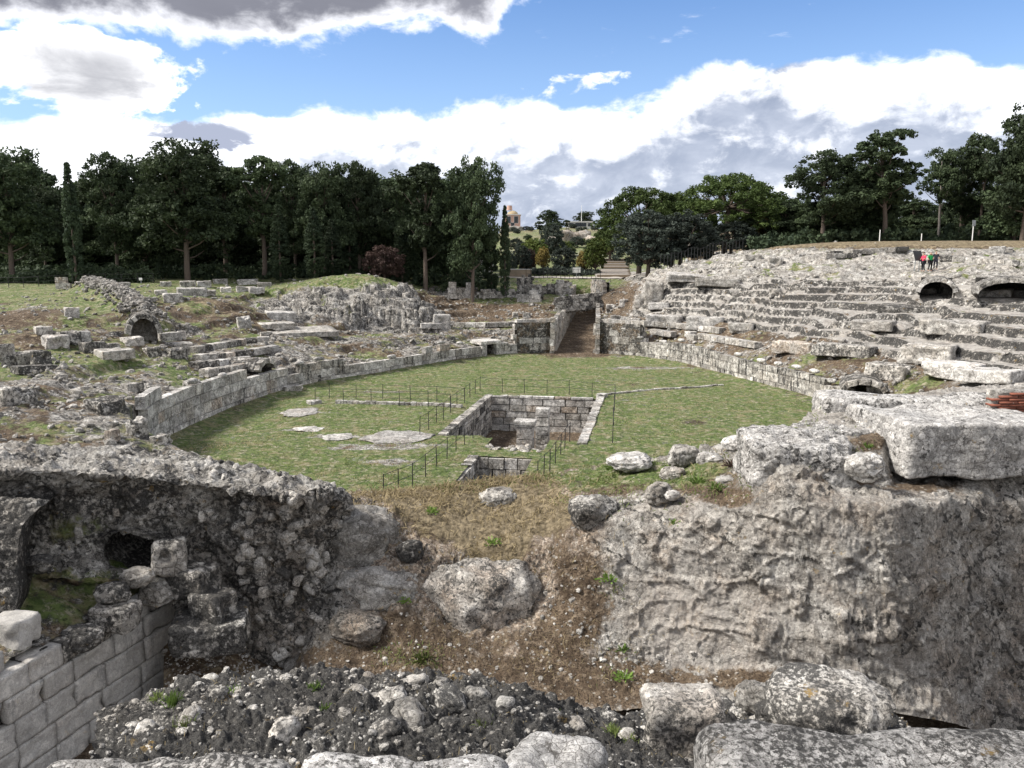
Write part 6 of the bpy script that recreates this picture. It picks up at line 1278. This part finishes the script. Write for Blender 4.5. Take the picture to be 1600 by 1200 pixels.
for a in [(1282, 245, 145, 99, 'broad2', 'round headed pine left of the leaning one'), (1336, 268, 110, 104, 'dense', 'brownish dense pine behind the leaning one'), (1380, 204, 118, 97, 'lean', 'tall leaning pine with bulging head, highest in the middle right'), (1350, 258, 110, 102, 'dense', 'dense pine clothing the stem of the leaning one'), (1440, 350, 90, 107, 'dense', 'low pine in the sky gap right of the leaning one'),
          (1462, 240, 80, 101, 'open', 'open pine with several bare pale stems'), (1496, 240, 125, 104, 'broad2', 'pine behind the bare pale stems'), (1526, 214, 62, 99, 'thin', 'thin half bare pine with a tufted top'), (1592, 168, 135, 91, 'broad', 'biggest pine at the right edge'), (1578, 240, 130, 96, 'dense', 'dense dark pine under the biggest one at the right edge'), (1225, 322, 90, 106, 'dense', 'low dark pine right of the umbrella domes'), (1258, 318, 80, 103, 'dense', 'dark pine left of the round headed one')]: tree(*a, RG)
for i, x in enumerate(range(1180, 1660, 42)): tree(x+rnd.uniform(-8, 8), 325+rnd.uniform(-14, 14)-(x > 1500)*25, 110, 113+rnd.uniform(0, 9), 'dense', 'dark pine in the shaded back row of the right grove', 'back row of the right grove')
# middle distance and the far hill
for a in [(858, 330, 46, 205, 'broad2', 'dark pine on the hill left of the white house'), (842, 345, 34, 215, 'tall', 'smaller dark pine on the hill skyline'), (884, 343, 26, 228, 'tall', 'slim pine beside the white house'), (912, 331, 40, 262, 'broad', 'pine behind the white house'), (835, 372, 50, 132, 'green', 'bare branched tree before the hill'), (862, 350, 46, 150, 'olive', 'greyish tree on the slope below the hill pines'),
          (880, 384, 42, 124, 'olive2', 'small round tree with forked trunk on the far lawn'), (848, 386, 26, 126, 'yellow', 'yellow orange autumn tree on the far lawn'), (826, 388, 24, 128, 'russet', 'small dark red tree beside the yellow one'), (816, 384, 34, 122, 'olive', 'dark shrubby tree behind the tan wall'), (930, 376, 40, 118, 'green', 'yellowish green tree left of the stepped path'), (912, 390, 26, 121, 'yellow', 'sparse yellow tree left of the stepped path'), (796, 392, 26, 118, 'olive2', 'dark tree at the end of the left grove'),
          (952, 356, 60, 150, 'green', 'green tree above the stepped path'), (1186, 338, 34, 112, 'yellow', 'yellowish tree behind the umbrella domes')]: tree(*a)
for i in range(13): tree(800+i*10.5+rnd.uniform(-3, 3), 359+rnd.uniform(-5, 7), 22, 235+rnd.uniform(-25, 15), rnd.choice(['olive', 'olive2', 'dense']), 'small dark tree on the far rocky hill, %s from the left of its row' % ['first', 'second', 'third', 'fourth', 'fifth', 'sixth', 'seventh', 'eighth', 'ninth', 'tenth', 'eleventh', 'twelfth', 'last'][i], 'trees on the far hill')
for i in range(14): tree(806+i*9.5, 372+rnd.uniform(-5, 6), 24, 168+rnd.uniform(-18, 18), rnd.choice(['olive', 'olive2', 'dense', 'green']), '%s green tree from the left in the belt below the far rocky hill' % ORD[i], 'tree belt below the far hill')
def thicket(name, x0, x1, d0, d1, h, n, mat, seed, size=.25, base=None, kind='stuff', label=None, cat=None):
    g = np.random.default_rng(seed); px = g.uniform(x0, x1, n//22); d = g.uniform(d0, d1, n//22); X = np.array([at_Y(p, 420, q)[0] for p, q in zip(px, d)]); z = z_at(X, d); hh = h*(.65+.6*fbm(np.c_[X, d, X*0], .35, 3)); c = np.c_[X, d, z+g.random(len(X))*np.maximum(hh, .3)]
    V, F = leaves(c, np.full(len(c), .55), n, size, g, .2); link(name, mesh_np(name, V, F, False), M[mat], kind=kind, label=label, cat=cat)
thicket('undergrowth', -60, 775, 96, 112, 2.4, 26000, 'cypress', 3); thicket('undergrowth', 1170, 1660, 95, 108, 2.0, 15000, 'cypress', 4); thicket('woodland', -80, 745, 126, 140, 10, 30000, 'pine', 5, .42); thicket('woodland', 1160, 1680, 124, 134, 8, 18000, 'pine', 6, .42)
thicket('hedge', -20, 235, 89, 91, 1.7, 9000, 'cypress', 7, .16, kind='thing', label='clipped dark hedge along the lawn below the left grove', cat='hedge')
thicket('undergrowth', 830, 935, 116, 122, 1.2, 3000, 'olive', 8)
# ------------------------------------------------------------------ railings, people, signs, far buildings
def cyl(r0, r1, h, k=6):
    return tube([(0, 0, 0), (0, 0, h*.5), (0, 0, h)], [r0, (r0+r1)/2, r1], k)
def bar_between(name, a, b, r, mat, parent, k=5):
    V, F = tube([a, (np.array(a)+np.array(b))/2, b], [r, r, r], k); return link(name, mesh_np(name, V, F), mat, parent)
POSTM = mesh_np('post', *cyl(.024, .020, 1.02)); POSTM.materials.append(M['iron'])
def railing(label, pts, split=()):
    q = [at_z(x, y, 0) for x, y in pts]; root = thing('iron_railing', label, 'railing', tuple(q[0])); o = q[0]
    for p in q: b = link('post', POSTM, parent=root); b.location = Vector(p-o); b.rotation_euler = (rnd.uniform(-.03, .03), rnd.uniform(-.03, .03), 0)
    for a, b in zip(q[:-1], q[1:]):
        for h in (.97, .50): bar_between('rail', a-o+np.array([0, 0, h]), b-o+np.array([0, 0, h]), .011, M['iron'], root)
railing('iron railing on the near side of the white channel', [(492.5, 631), (537, 631), (580, 632), (624.5, 635), (669, 636), (704, 640)])
railing('iron railing on the far side of the white channel and behind the pit', [(514.5, 622), (556.5, 624), (598, 624), (641.5, 626), (682.5, 627), (726, 630), (734.5, 622), (742.5, 616), (750, 611), (785, 614), (819.5, 615), (854.5, 616), (889.5, 617), (925, 621), (961, 624), (960, 642), (958.5, 664), (957, 692)])
railing('iron railing along the top of the left pit wall', [(726, 630), (714, 637), (704, 645), (693, 656), (682, 661), (670, 672), (656, 680)])
railing('iron railing running to the near bank left of the trench', [(739, 685), (726, 695), (712.5, 705), (698.5, 717), (682.5, 729), (665, 745), (644.5, 761), (622.5, 770), (599, 780)])
railing('iron railing right of the trench in front of the pit', [(890, 690), (882.5, 701), (876, 710), (867.5, 724), (859, 737), (850, 746), (840, 757)])
def rim_fence(label, pts, h, nb, mat='iron', dense=False, cat='fence'):
    q = []
    for (x, y, d) in pts:
        p = at_Y(x, y, d); p[2] = float(z_at(p[0], p[1])[0]); q.append(p)
    L = np.concatenate([[0], np.cumsum([np.linalg.norm(b-a) for a, b in zip(q[:-1], q[1:])])]); q = np.array(q); o = q[0].copy(); root = thing('fence', label, cat, tuple(o)); n = nb; P_ = np.array([[np.interp(s_, L, q[:, i]) for i in range(3)] for s_ in np.linspace(0, L[-1], n)]); P_[:, 2] = z_at(P_[:, 0], P_[:, 1])
    me = mesh_np('post', *cyl(.035, .03, h)); me.materials.append(M[mat])
    for p in P_: b = link('post', me, parent=root); b.location = Vector(p-o)
    for a, b in zip(P_[:-1], P_[1:]):
        for f in (.95, .5): bar_between('rail', a-o+np.array([0, 0, h*f]), b-o+np.array([0, 0, h*f]), .018, M[mat], root, 4)
rim_fence('thin dark fence along the lawn edge at the far left', [(-10, 446, 84), (60, 447, 84), (140, 445, 86), (240, 442, 88)], 1.1, 11)
rim_fence('dark fence along the far road left of the stepped path', [(822, 436, 109), (880, 435, 110), (938, 436, 109)], 1.4, 18)
rim_fence('dark fence climbing the path on top of the right slope', [(1032, 420, 90), (1070, 414, 92), (1118, 404, 95), (1160, 399, 97)], 1.7, 26)
M['wood_pale'] = simple_mat('pale_post', (.55, .53, .48), .8, .2)
rim_fence('low rope fence on pale posts at the edge of the far lawn', [(700, 432, 107), (745, 433, 107), (790, 434, 107)], .9, 5, 'wood_pale')
M['white_paint'] = simple_mat('white_paint', (.72, .72, .70), .6, .1); M['grey_metal'] = simple_mat('grey_metal', (.22, .24, .25), .5, .1); M['tan_wall'] = simple_mat('tan_plaster', (.24, .195, .145), .9, .3, 1.5); M['pink_wall'] = simple_mat('pink_plaster', (.46, .30, .24), .9, .15, .8); M['yellow_roof'] = simple_mat('yellow_dome', (.34, .27, .17), .8, .15); M['pale_wall'] = simple_mat('pale_plaster', (.55, .54, .52), .9, .12, .7); M['dark_glass'] = simple_mat('dark_glass', (.03, .035, .04), .2, .1); M['gravel'] = simple_mat('pale_gravel', (.36, .33, .30), .95, .25, 5)
def bxm(name, size, mat, parent, loc, rz=0, bev=.0):
    V, F = BOX[2]; P_ = round_box(V, size, bev) if bev else V*np.array(size); o = link(name, mesh_np(name, P_, F, False), M[mat], parent); o.location = loc; o.rotation_euler = (0, 0, rz); return o
def signpost(px, d, top, wpx, hpx, label, board='white_paint', post='grey_metal', name='sign'):
    X = at_Y(px, 420, d)[0]; z = float(z_at(X, d)[0]); h = at_Y(px, top, d)[2]-z; k = d/FOC; root = thing(name, label, 'sign' if wpx else 'post', (X, d, z)); V, F = cyl(.05, .05, h if not wpx else h-hpx*k*.5); link('pole', mesh_np('pole', V, F), M[post], root)
    if wpx: bxm('board', (wpx*k, .06, hpx*k), board, root, (0, -.08, h-hpx*k/2), 0, .01)
signpost(219, 87.5, 434, 5, 4, 'small white notice on a pole in front of the hedge'); signpost(901, 111, 418, 12, 8, 'white notice board on the far fence'); signpost(1515, 90, 344, 5, 9, 'grey box sign on a pole at the top right skyline', 'grey_metal', 'white_paint'); signpost(1371, 92, 359, 0, 0, 'short pale pole on the skyline left of the leaning pine stem', post='white_paint', name='pole'); signpost(1436, 93, 365, 0, 0, 'shorter pale stub pole on the skyline above the visitors', post='white_paint', name='pole'); signpost(1072, 91, 404, 3, 4, 'little white notice on the path fence'); signpost(785, 106, 415, 0, 0, 'white leaning post at the edge of the far lawn', post='white_paint', name='pole'); signpost(675, 106, 414, 0, 0, 'slim pale post under the left grove', post='white_paint', name='pole')
# --- far buildings
def house(px, d, base_y, wpx, hpx, mat, label, wins, roof=None, depth=6.0, name='house'):
    k = d/FOC; p = at_Y(px, base_y, d); z0 = min(float(z_at(p[0], p[1])[0]), p[2])-.5; w = wpx*k; top = at_Y(px, base_y-hpx, d)[2]; h = top-z0; root = thing(name, label, 'building', (p[0], d, z0)); bxm('wall', (w, depth, h), mat, root, (0, depth/2, h/2))
    bxm('cornice', (w+.4, depth+.4, .25), 'pale_wall', root, (0, depth/2, h+.12))
    for (fx, fy, ww, wh) in wins:
        fr = bxm('window', (ww+.2, .12, wh+.2), 'pale_wall', root, (fx*w, -.06, h-fy*hpx*k)); bxm('pane', (ww, .06, wh), 'dark_glass', fr, (0, -.06, 0))
    if roof == 'dome':
        V, F = ICO[3]; me = mesh_np('dome', V*np.array([w*.36, w*.36, 1.3]), F); o = link('dome', me, M['yellow_roof'], root); o.location = (0, depth/2, h+.2); V, F = cyl(.9, .8, 1.4, 10); o = link('lantern', mesh_np('lantern', V, F), M['pink_wall'], root); o.location = (-w*.2, depth/2, h+1.6)
    if roof == 'mast': V, F = cyl(.08, .05, 5); o = link('mast', mesh_np('mast', V, F), M['white_paint'], root); o.location = (.5, depth/2, h)
    return root
house(801, 250, 356, 24, 20, 'pink_wall', 'pink villa with a yellowish domed roof on the far hill', [(-.25, .35, 1.2, 2.0), (.22, .35, 1.2, 2.0), (.0, .75, 1.0, 1.4)], 'dome'); house(907, 240, 355, 40, 8, 'pale_wall', 'long low white house on top of the far hill', [(-.36, .5, 1.2, 1.0), (-.1, .5, 1.6, 1.1), (.12, .5, 1.6, 1.1), (.36, .5, 1.2, 1.0)], 'mast'); house(1098, 124, 397, 36, 12, 'tan_wall', 'ochre hut glimpsed under the umbrella pines', [(-.3, .5, .8, 1.0)], None, 3, 'hut'); house(735, 128, 424, 70, 18, 'pale_wall', 'white house half hidden behind the last pines of the left grove', [(-.3, .4, 1.0, 1.1), (.05, .4, 1.0, 1.1), (.33, .4, 1.0, 1.1)], None, 5)
def plain_wall(px0, px1, y, d, hpx, mat, label):
    a, b = at_Y(px0, y, d), at_Y(px1, y, d); w = np.linalg.norm(b-a); z = float(z_at((a[0]+b[0])/2, d)[0]); root = thing('garden_wall', label, 'wall', ((a[0]+b[0])/2, d, z)); h = hpx*d/FOC; bxm('wall_face', (w, .4, h), mat, root, (0, 0, h/2-.1)); bxm('coping', (w+.1, .5, .1), 'pale_wall', root, (0, 0, h-.05))
plain_wall(796, 830, 432, 112, 13, 'tan_wall', 'tan garden wall at the edge of the far lawn'); plain_wall(690, 720, 426, 113, 12, 'tan_wall', 'short tan wall glimpsed between the pine stems')
def cliff_far():
    for (px, y, w, h, d, lab) in [(900, 376, 44, 22, 185, 'pale broken cliff face on the far hill'), (928, 384, 18, 22, 178, 'ochre end of the far cliff face'), (868, 380, 24, 14, 190, 'lower left ledge of the far cliff'), (800, 361, 36, 10, 246, 'pale terrace under the pink villa')]:
        p = at_Y(px, y, d); k = d/FOC; me = rock_block('cliff_face', (w*k, 6, h*k*1.3), int(px), 12, .6, .9, M['block_warm'], chip=.8); o = link('cliff_face', me, label=lab, cat='cliff'); o.location = (p[0], p[1]+2, p[2])
cliff_far()
# --- far road and stepped path
def strip(name, L, w, mat, lift=.05):
    q = []
    for (x, y, d) in L:
        p = at_Y(x, y, d); q.append(p)
    q = np.array(q); n = 40; s = np.linspace(0, len(q)-1, n); C = np.stack([np.interp(s, range(len(q)), q[:, i]) for i in range(3)], 1); t = np.gradient(C[:, :2], axis=0); t /= np.linalg.norm(t, axis=1, keepdims=True); nn = np.c_[-t[:, 1], t[:, 0]]; V = []
    for j in np.linspace(-.5, .5, 5):
        xy = C[:, :2]+nn*j*w; V.append(np.c_[xy, z_at(xy[:, 0], xy[:, 1])+lift])
    V = np.array(V).transpose(1, 0, 2); link(name, mesh_np(name, V.reshape(-1, 3), grid_faces(n, 5)), M[mat], kind='structure'); return V
strip('road', [(700, 434, 110), (800, 434, 111), (900, 433, 111), (960, 434, 110), (1010, 432, 108)], 2.2, 'gravel', .10)
def steps():
    root = thing('stepped_path', 'broad pale stepped path climbing away beyond the road', 'steps', tuple(at_Y(955, 434, 112))); o = np.array(root.location)
    for i in range(9):
        d = 113+i*5.0; p = at_Y(957+i*.4, 420, d); z = float(z_at(p[0], d)[0])+.12
        bxm('step', (4.6, 4.7, .34), 'gravel', root, tuple(np.array([p[0], d, z])-o), -.05, .03); bxm('riser_edge', (4.7, .25, .30), 'tan_wall', root, tuple(np.array([p[0]-.05, d-2.45, z-.03])-o), -.05)
steps()
# --- visitors and the information panel
def person(px, py, label, coat, trousers, hair, pose, rz, H=1.7):
    p = hit2(px, py); root = link('person', None, label=label, cat='person'); root.location = p; root.rotation_euler = (0, 0, rz)
    J = dict(pel=(0, 0, .90), wst=(0, .0, 1.08), chs=(0, .01, 1.30), nck=(0, .02, 1.47), hd0=(0, -.01, 1.55), hd1=(0, -.02, 1.68), hpl=(-.10, 0, .88), knl=(-.11, -.03, .49), anl=(-.12, .02, .09), tol=(-.13, -.14, .04), hpr=(.10, 0, .88), knr=(.12, -.06, .49), anr=(.13, .03, .09), tor=(.15, -.13, .04), shl=(-.18, .02, 1.40), ell=(-.26, .04, 1.14), hal=(-.22, -.12, .94), shr=(.18, .02, 1.40), elr=(.26, .04, 1.14), har=(.22, -.12, .94))
    J.update(pose); nm = list(J); E_ = [('pel', 'wst'), ('wst', 'chs'), ('chs', 'nck'), ('nck', 'hd0'), ('hd0', 'hd1'), ('pel', 'hpl'), ('hpl', 'knl'), ('knl', 'anl'), ('anl', 'tol'), ('pel', 'hpr'), ('hpr', 'knr'), ('knr', 'anr'), ('anr', 'tor'), ('chs', 'shl'), ('shl', 'ell'), ('ell', 'hal'), ('chs', 'shr'), ('shr', 'elr'), ('elr', 'har')]
    Rd = dict(pel=.145, wst=.13, chs=.155, nck=.055, hd0=.085, hd1=.08, hpl=.095, knl=.062, anl=.045, tol=.04, hpr=.095, knr=.062, anr=.045, tor=.04, shl=.07, ell=.05, hal=.038, shr=.07, elr=.05, har=.038)
    def skin(names, edges, sc, nm_, mat, sub=1):
        me = bpy.data.meshes.new(nm_); idx = {n: i for i, n in enumerate(names)}; me.from_pydata([J[n] for n in names], [(idx[a], idx[b]) for a, b in edges], []); o = link(nm_, me, None, root); m = o.modifiers.new('skin', 'SKIN'); me.skin_vertices or None
        for i, n in enumerate(names): me.skin_vertices[0].data[i].radius = (Rd[n]*sc, Rd[n]*sc)
        me.skin_vertices[0].data[0].use_root = True; s_ = o.modifiers.new('sub', 'SUBSURF'); s_.levels = s_.render_levels = sub; me.materials.append(mat); return o
    def cloth(c, n): 
        return simple_mat(n, c, .85, .25, 20)
    skin(nm, E_, 1.0, 'body', simple_mat('skin', (.42, .26, .19), .6, .05))
    up = ['chs', 'wst', 'pel', 'shl', 'ell', 'shr', 'elr']; skin(up, [('chs', 'wst'), ('wst', 'pel'), ('chs', 'shl'), ('shl', 'ell'), ('chs', 'shr'), ('shr', 'elr')], 1.22, 'jacket', cloth(coat, 'jacket_cloth'))
    lw = ['pel', 'hpl', 'knl', 'anl', 'hpr', 'knr', 'anr']; skin(lw, [('pel', 'hpl'), ('hpl', 'knl'), ('knl', 'anl'), ('pel', 'hpr'), ('hpr', 'knr'), ('knr', 'anr')], 1.15, 'trousers', cloth(trousers, 'trouser_cloth'))
    V, F = ICO[2]; h = np.array(J['hd1']); k = V[:, 2] > -.35; o = link('hair', mesh_np('hair', V*np.array([.098, .108, .09])+h+np.array([0, .02, .04]), F[(k[F]).all(1)]), simple_mat('hair', hair, .7, .2), root); root.scale = (H/1.75,)*3; return root
person(1442, 424.5, 'visitor in a pink red jacket reading the dark information panel', (.62, .045, .10), (.02, .02, .025), (.10, .06, .04), dict(elr=(.24, -.10, 1.16), har=(.16, -.30, 1.12), ell=(-.24, -.08, 1.16), hal=(-.12, -.28, 1.10), hd0=(0, -.04, 1.54), hd1=(0, -.08, 1.65)), R(-75))
person(1452.5, 424.5, 'visitor in a green jacket and black trousers standing on the right slope', (.02, .26, .07), (.012, .012, .015), (.35, .33, .30), dict(ell=(-.30, .03, 1.16), hal=(-.26, -.10, .98), knl=(-.15, -.05, .49), anl=(-.19, .03, .09), tol=(-.21, -.12, .04)), R(20))
person(1461, 422.5, 'visitor in dark clothes with a rucksack behind the green jacket', (.02, .022, .03), (.02, .02, .03), (.05, .035, .03), dict(), R(-20))
def info_panel():
    p = hit2(1432, 424.5); root = thing('information_panel', 'dark information panel on two legs beside the visitors', 'sign', tuple(p), R(15))
    for sx in (-.22, .22): V, F = cyl(.04, .04, 1.0); o = link('leg', mesh_np('leg', V, F), M['grey_metal'], root); o.location = (sx, 0, 0)
    b = bxm('board', (.85, .06, .95), 'iron', root, (0, -.05, 1.35), 0, .01); b.rotation_euler = (R(-25), 0, 0)
info_panel()
# ------------------------------------------------------------------ floor of the entrance passage, grass, weeds, pebbles
def low_floor():
    gx = np.linspace(-16, 18, 150); gy = np.linspace(1.5, 19, 90); X, Y = np.meshgrid(gx, gy, indexing='ij'); z = -.05-1.3*sst(X, 3.0, 7.5)-.4*sst(X, -9, -12); P3 = np.stack([X, Y, z], -1).reshape(-1, 3); n = fbm(P3, .8, 4).reshape(X.shape); n2 = fbm(P3, 3, 3).reshape(X.shape); z = z+.10*n+.03*n2
    link('passage_floor', mesh_np('passage_floor', np.stack([X, Y, z], -1).reshape(-1, 3), grid_faces(150, 90), True, dict(grass=.05+.6*n, soil=1.1+0*n, straw=.2+.5*n2, dark=0*n, warm=0*n)), M['cliff'], kind='structure')
low_floor()
def blades(name, p, n, L, w, mat, seed, lean=.6, down=None, kind='stuff'):
    g = np.random.default_rng(seed); m = len(p); d = n*.35+np.array([0, 0, .8])+g.normal(0, lean, (m, 3)); d /= np.linalg.norm(d, axis=1, keepdims=True); s = np.cross(d, g.normal(0, 1, (m, 3))); s /= np.linalg.norm(s, axis=1, keepdims=True)
    L = np.asarray(L)[:, None]*g.uniform(.5, 1.3, (m, 1)); w = np.broadcast_to(np.asarray(w, float), (m,))[:, None]; droop = np.array([0, 0, -.55]) if down is None else down
    mid = p+d*L*.55; tip = p+d*L*.9+droop*L*.45
    V = np.stack([p-s*w, p+s*w, mid+s*w*.7, mid-s*w*.7, tip], 1).reshape(-1, 3); b = np.arange(m)[:, None]*5
    F = np.concatenate([b+np.array([0, 1, 2]), b+np.array([0, 2, 3]), b+np.array([3, 2, 4])]); return link(name, mesh_np(name, V, F, False), M[mat], kind=kind)
def cliff_cover():
    g = np.random.default_rng(9); n = 300000; i = g.integers(6, CP.shape[0]-4, n); j = g.integers(40, CP.shape[1]-4, n); x, y = CPX[i, j], CPY[i, j]; P_ = CP[i, j]+np.stack([g.normal(0, .02, n)]*3, 1)*np.array([1, 1, .2]); N_ = CN[i, j]
    nz = fbm(P_, .9, 3, .6, 4.)
    def w(L): return np.clip(sum(a*pb(x, y, c) for c, a in L), 0, 1)
    st = w([((690, 795, 130, 40), .9), ((640, 776, 110, 18), .8), ((765, 860, 65, 65), .9), ((840, 790, 70, 36), .8), ((800, 765, 90, 25), .7), ((740, 1000, 200, 80), .34), ((900, 950, 70, 90), .34), ((640, 1040, 130, 50), .40), ((900, 1050, 120, 50), .32), ((1120, 740, 40, 25), .35)])
    k = g.random(n) < st*np.clip(.55+1.1*nz, .08, 1)*.34; blades('dry_grass', P_[k], N_[k], np.where(y[k] < 900, .26, .17), np.where(y[k] < 900, .010, .0055), 'straw', 2, .75)
    gr = w([((960, 742, 90, 20), .9), ((1070, 732, 80, 26), .6), ((880, 757, 60, 16), .7), ((700, 757, 60, 8), .5), ((925, 775, 60, 20), .5), ((660, 1030, 50, 14), .5), ((1100, 760, 60, 16), .5), ((960, 930, 30, 14), .5), ((965, 1050, 26, 22), .5), ((600, 1020, 40, 14), .25), ((1320, 705, 40, 12), .5), ((1290, 670, 30, 20), .25)])
    k = g.random(n) < gr*np.clip(.5+1.2*nz, .05, 1)*.55; blades('green_grass', P_[k], N_[k], np.full(k.sum(), .14), .011, 'turf', 3, .7)
    pe = w([((1020, 1045, 60, 35), 1.0), ((960, 1030, 120, 60), .25), ((700, 1030, 200, 60), .35), ((1180, 1065, 110, 25), .35), ((890, 950, 60, 80), .4), ((600, 960, 80, 60), .35), ((760, 900, 160, 90), .12), ((1040, 1075, 50, 16), .9)])
    k = g.random(n) < pe*.07; s = g.lognormal(-3.0, .5, k.sum()).clip(.02, .16); link('pebbles', scatter_mesh('pebbles', P_[k]+N_[k]*.01, s, 6), M['pebble'], kind='stuff')
cliff_cover()
def weed(px, py, r, label, p=None, mat='weed', n=70, L=.16):
    g = np.random.default_rng(int(px*3+py)); 
    if p is None: p, _ = on_cliff(px, py)
    a = g.uniform(0, 6.28, n); e = g.uniform(.05, 1.2, n); d = np.c_[np.cos(a)*np.cos(e), np.sin(a)*np.cos(e), np.sin(e)]; c = d*r*g.uniform(.3, 1.5, n)[:, None]*np.array([1, 1, .7]); s = np.cross(d, g.normal(0, 1, (n, 3))); s /= np.linalg.norm(s, axis=1, keepdims=True); l = r*.34
    V = np.stack([c-d*l, c+s*l*.38, c+d*l, c-s*l*.38], 1).reshape(-1, 3); o = link('weed', mesh_np('weed', V, np.arange(n*4).reshape(n, 4), False), M[mat], label=label, cat='plant'); o.location = p
for (x, y, r, lab, m) in [(1350, 695, .0, '', ''), (770, 850, .16, 'dark green weed beside the big grey rock in the bank', 'weed'), (633, 944, .11, 'small green tuft in the middle of the brown bank', 'weed'), (672, 800, .16, 'leafy weed in the dry grass', 'weed'), (962, 735, .22, 'bright green weed at the edge of the arena grass', 'weed'), (1120, 765, .16, 'bright green leafy weed under the rock rim', 'weed'), (1090, 755, .18, 'wide green weed left of the russet tuft', 'weed'), (975, 1062, .17, 'broad leaved weed low on the slope by the white pebbles', 'weed'), (972, 1016, .14, 'round leaved weed higher on the slope by the white pebbles', 'weed'), (952, 905, .2, 'green cushion under the rough rock face', 'weed'), (660, 1035, .2, 'low green weed near the foot of the bank', 'green'), (1052, 815, .12, 'green cushion in a hollow of the pale rock', 'weed'), (1145, 735, .17, 'russet dry tuft against the rock shelf', 'russet'), (950, 790, .14, 'small weed on the cliff lip', 'weed'), (1320, 705, .13, 'green weed in the cleft of the rock shelf', 'weed'), (1355, 698, .11, 'green tuft behind the loose white boulder', 'weed')]:
    if r: weed(x, y, r, lab, mat=m)
def near_weeds():
    g = np.random.default_rng(31)
    for (x, y, n, L, mat, lab) in [(275, 1110, 90, .13, 'weed', 'tall bright grass tuft at the left end of the black rubble wall'), (245, 1095, 50, .10, 'turf', 'thin grass tuft behind the tall bright one'), (288, 1140, 60, .11, 'turf', 'grass tuft on the lower left of the black rubble wall'), (365, 1085, 40, .08, 'weed', 'small tuft high on the left of the black rubble wall'), (492, 1080, 50, .07, 'weed', 'small yellow green tuft among black rubble'), (508, 1108, 40, .06, 'weed', 'tiny tuft in the middle of the black rubble'), (755, 1130, 50, .08, 'turf', 'dry green tuft at the right of the black rubble'), (868, 1128, 70, .07, 'weed', 'bright weed in the gap right of the black rubble wall'), (958, 1155, 90, .09, 'turf', 'yellow green tuft between the wedge stone and the dark block'), (985, 1165, 60, .08, 'turf', 'dull tuft beside the dark flat faced block')]:
        i = np.unravel_index(np.argmin((NPX-x)**2+(NPY-y)**2), NPX.shape); p = NP_[i]+g.normal(0, .02, (n, 3))*np.array([1, 1, .2]); o = blades('grass_tuft', p-NP_[i], np.tile(NN_[i], (n, 1)), np.full(n, L), .0035, mat, int(x), .45, kind='thing'); o.location = NP_[i]; o['label'] = lab; o['category'] = 'grass tuft'
    n = 2500; i = g.integers(0, NP_.shape[0], n); j = g.integers(30, NP_.shape[1]-6, n); k = fbm(NP_[i, j], 2.2, 3) > .05; blades('dry_stalks', NP_[i, j][k], NN_[i, j][k], np.full(k.sum(), .06), .0022, 'straw', 5, .9)
    n = 3500; i = g.integers(0, NP_.shape[0], n); j = g.integers(25, NP_.shape[1]-6, n); link('crumbs', scatter_mesh('crumbs', NP_[i, j], g.lognormal(-3.9, .55, n).clip(.008, .06), 14), M['near_crumb'], kind='stuff')
M['near_crumb'] = block_mat('crumb_stone', -.05, 0, streak=0, bdist=.01, fine=6)
near_weeds()
def arena_turf():
    g = np.random.default_rng(17); n = 150000; px = g.uniform(-19, 21, n); Y = 27+g.random(n)**1.5*50; r, _ = edge_dist(px, Y); a, b = ab(px, Y); k = r < -.1
    for q in (PIT, PITX, TR): k &= ~((a > q[0]-.2) & (a < q[1]+.2) & (b > q[2]-.2) & (b < q[3]+.2))
    P_ = np.c_[px, Y, 0*px+.02]; nn = fbm(P_, .5, 4, .6, 5.); k &= g.random(n) < np.clip(.5+1.2*nn, .12, 1)
    for c, rx, ry in ((at_z(470, 645, 0), 1.5, .9), (at_z(620, 684, 0), 2.0, .9), (at_z(527, 683, 0), 1.3, .6)): k &= blob(px, Y, c, rx, ry) < .4
    P_ = P_[k]; m = len(P_); dry = fbm(P_, .35, 4, .6, 15.)+.3*g.normal(0, .5, m) > .22
    for nm, s, mat in (('turf', ~dry, 'turf'), ('dry_turf', dry, 'straw')): blades(nm, P_[s], np.tile([0, 0, 1.], (s.sum(), 1)), np.full(s.sum(), .10), .014, mat, 6, .8)
arena_turf()
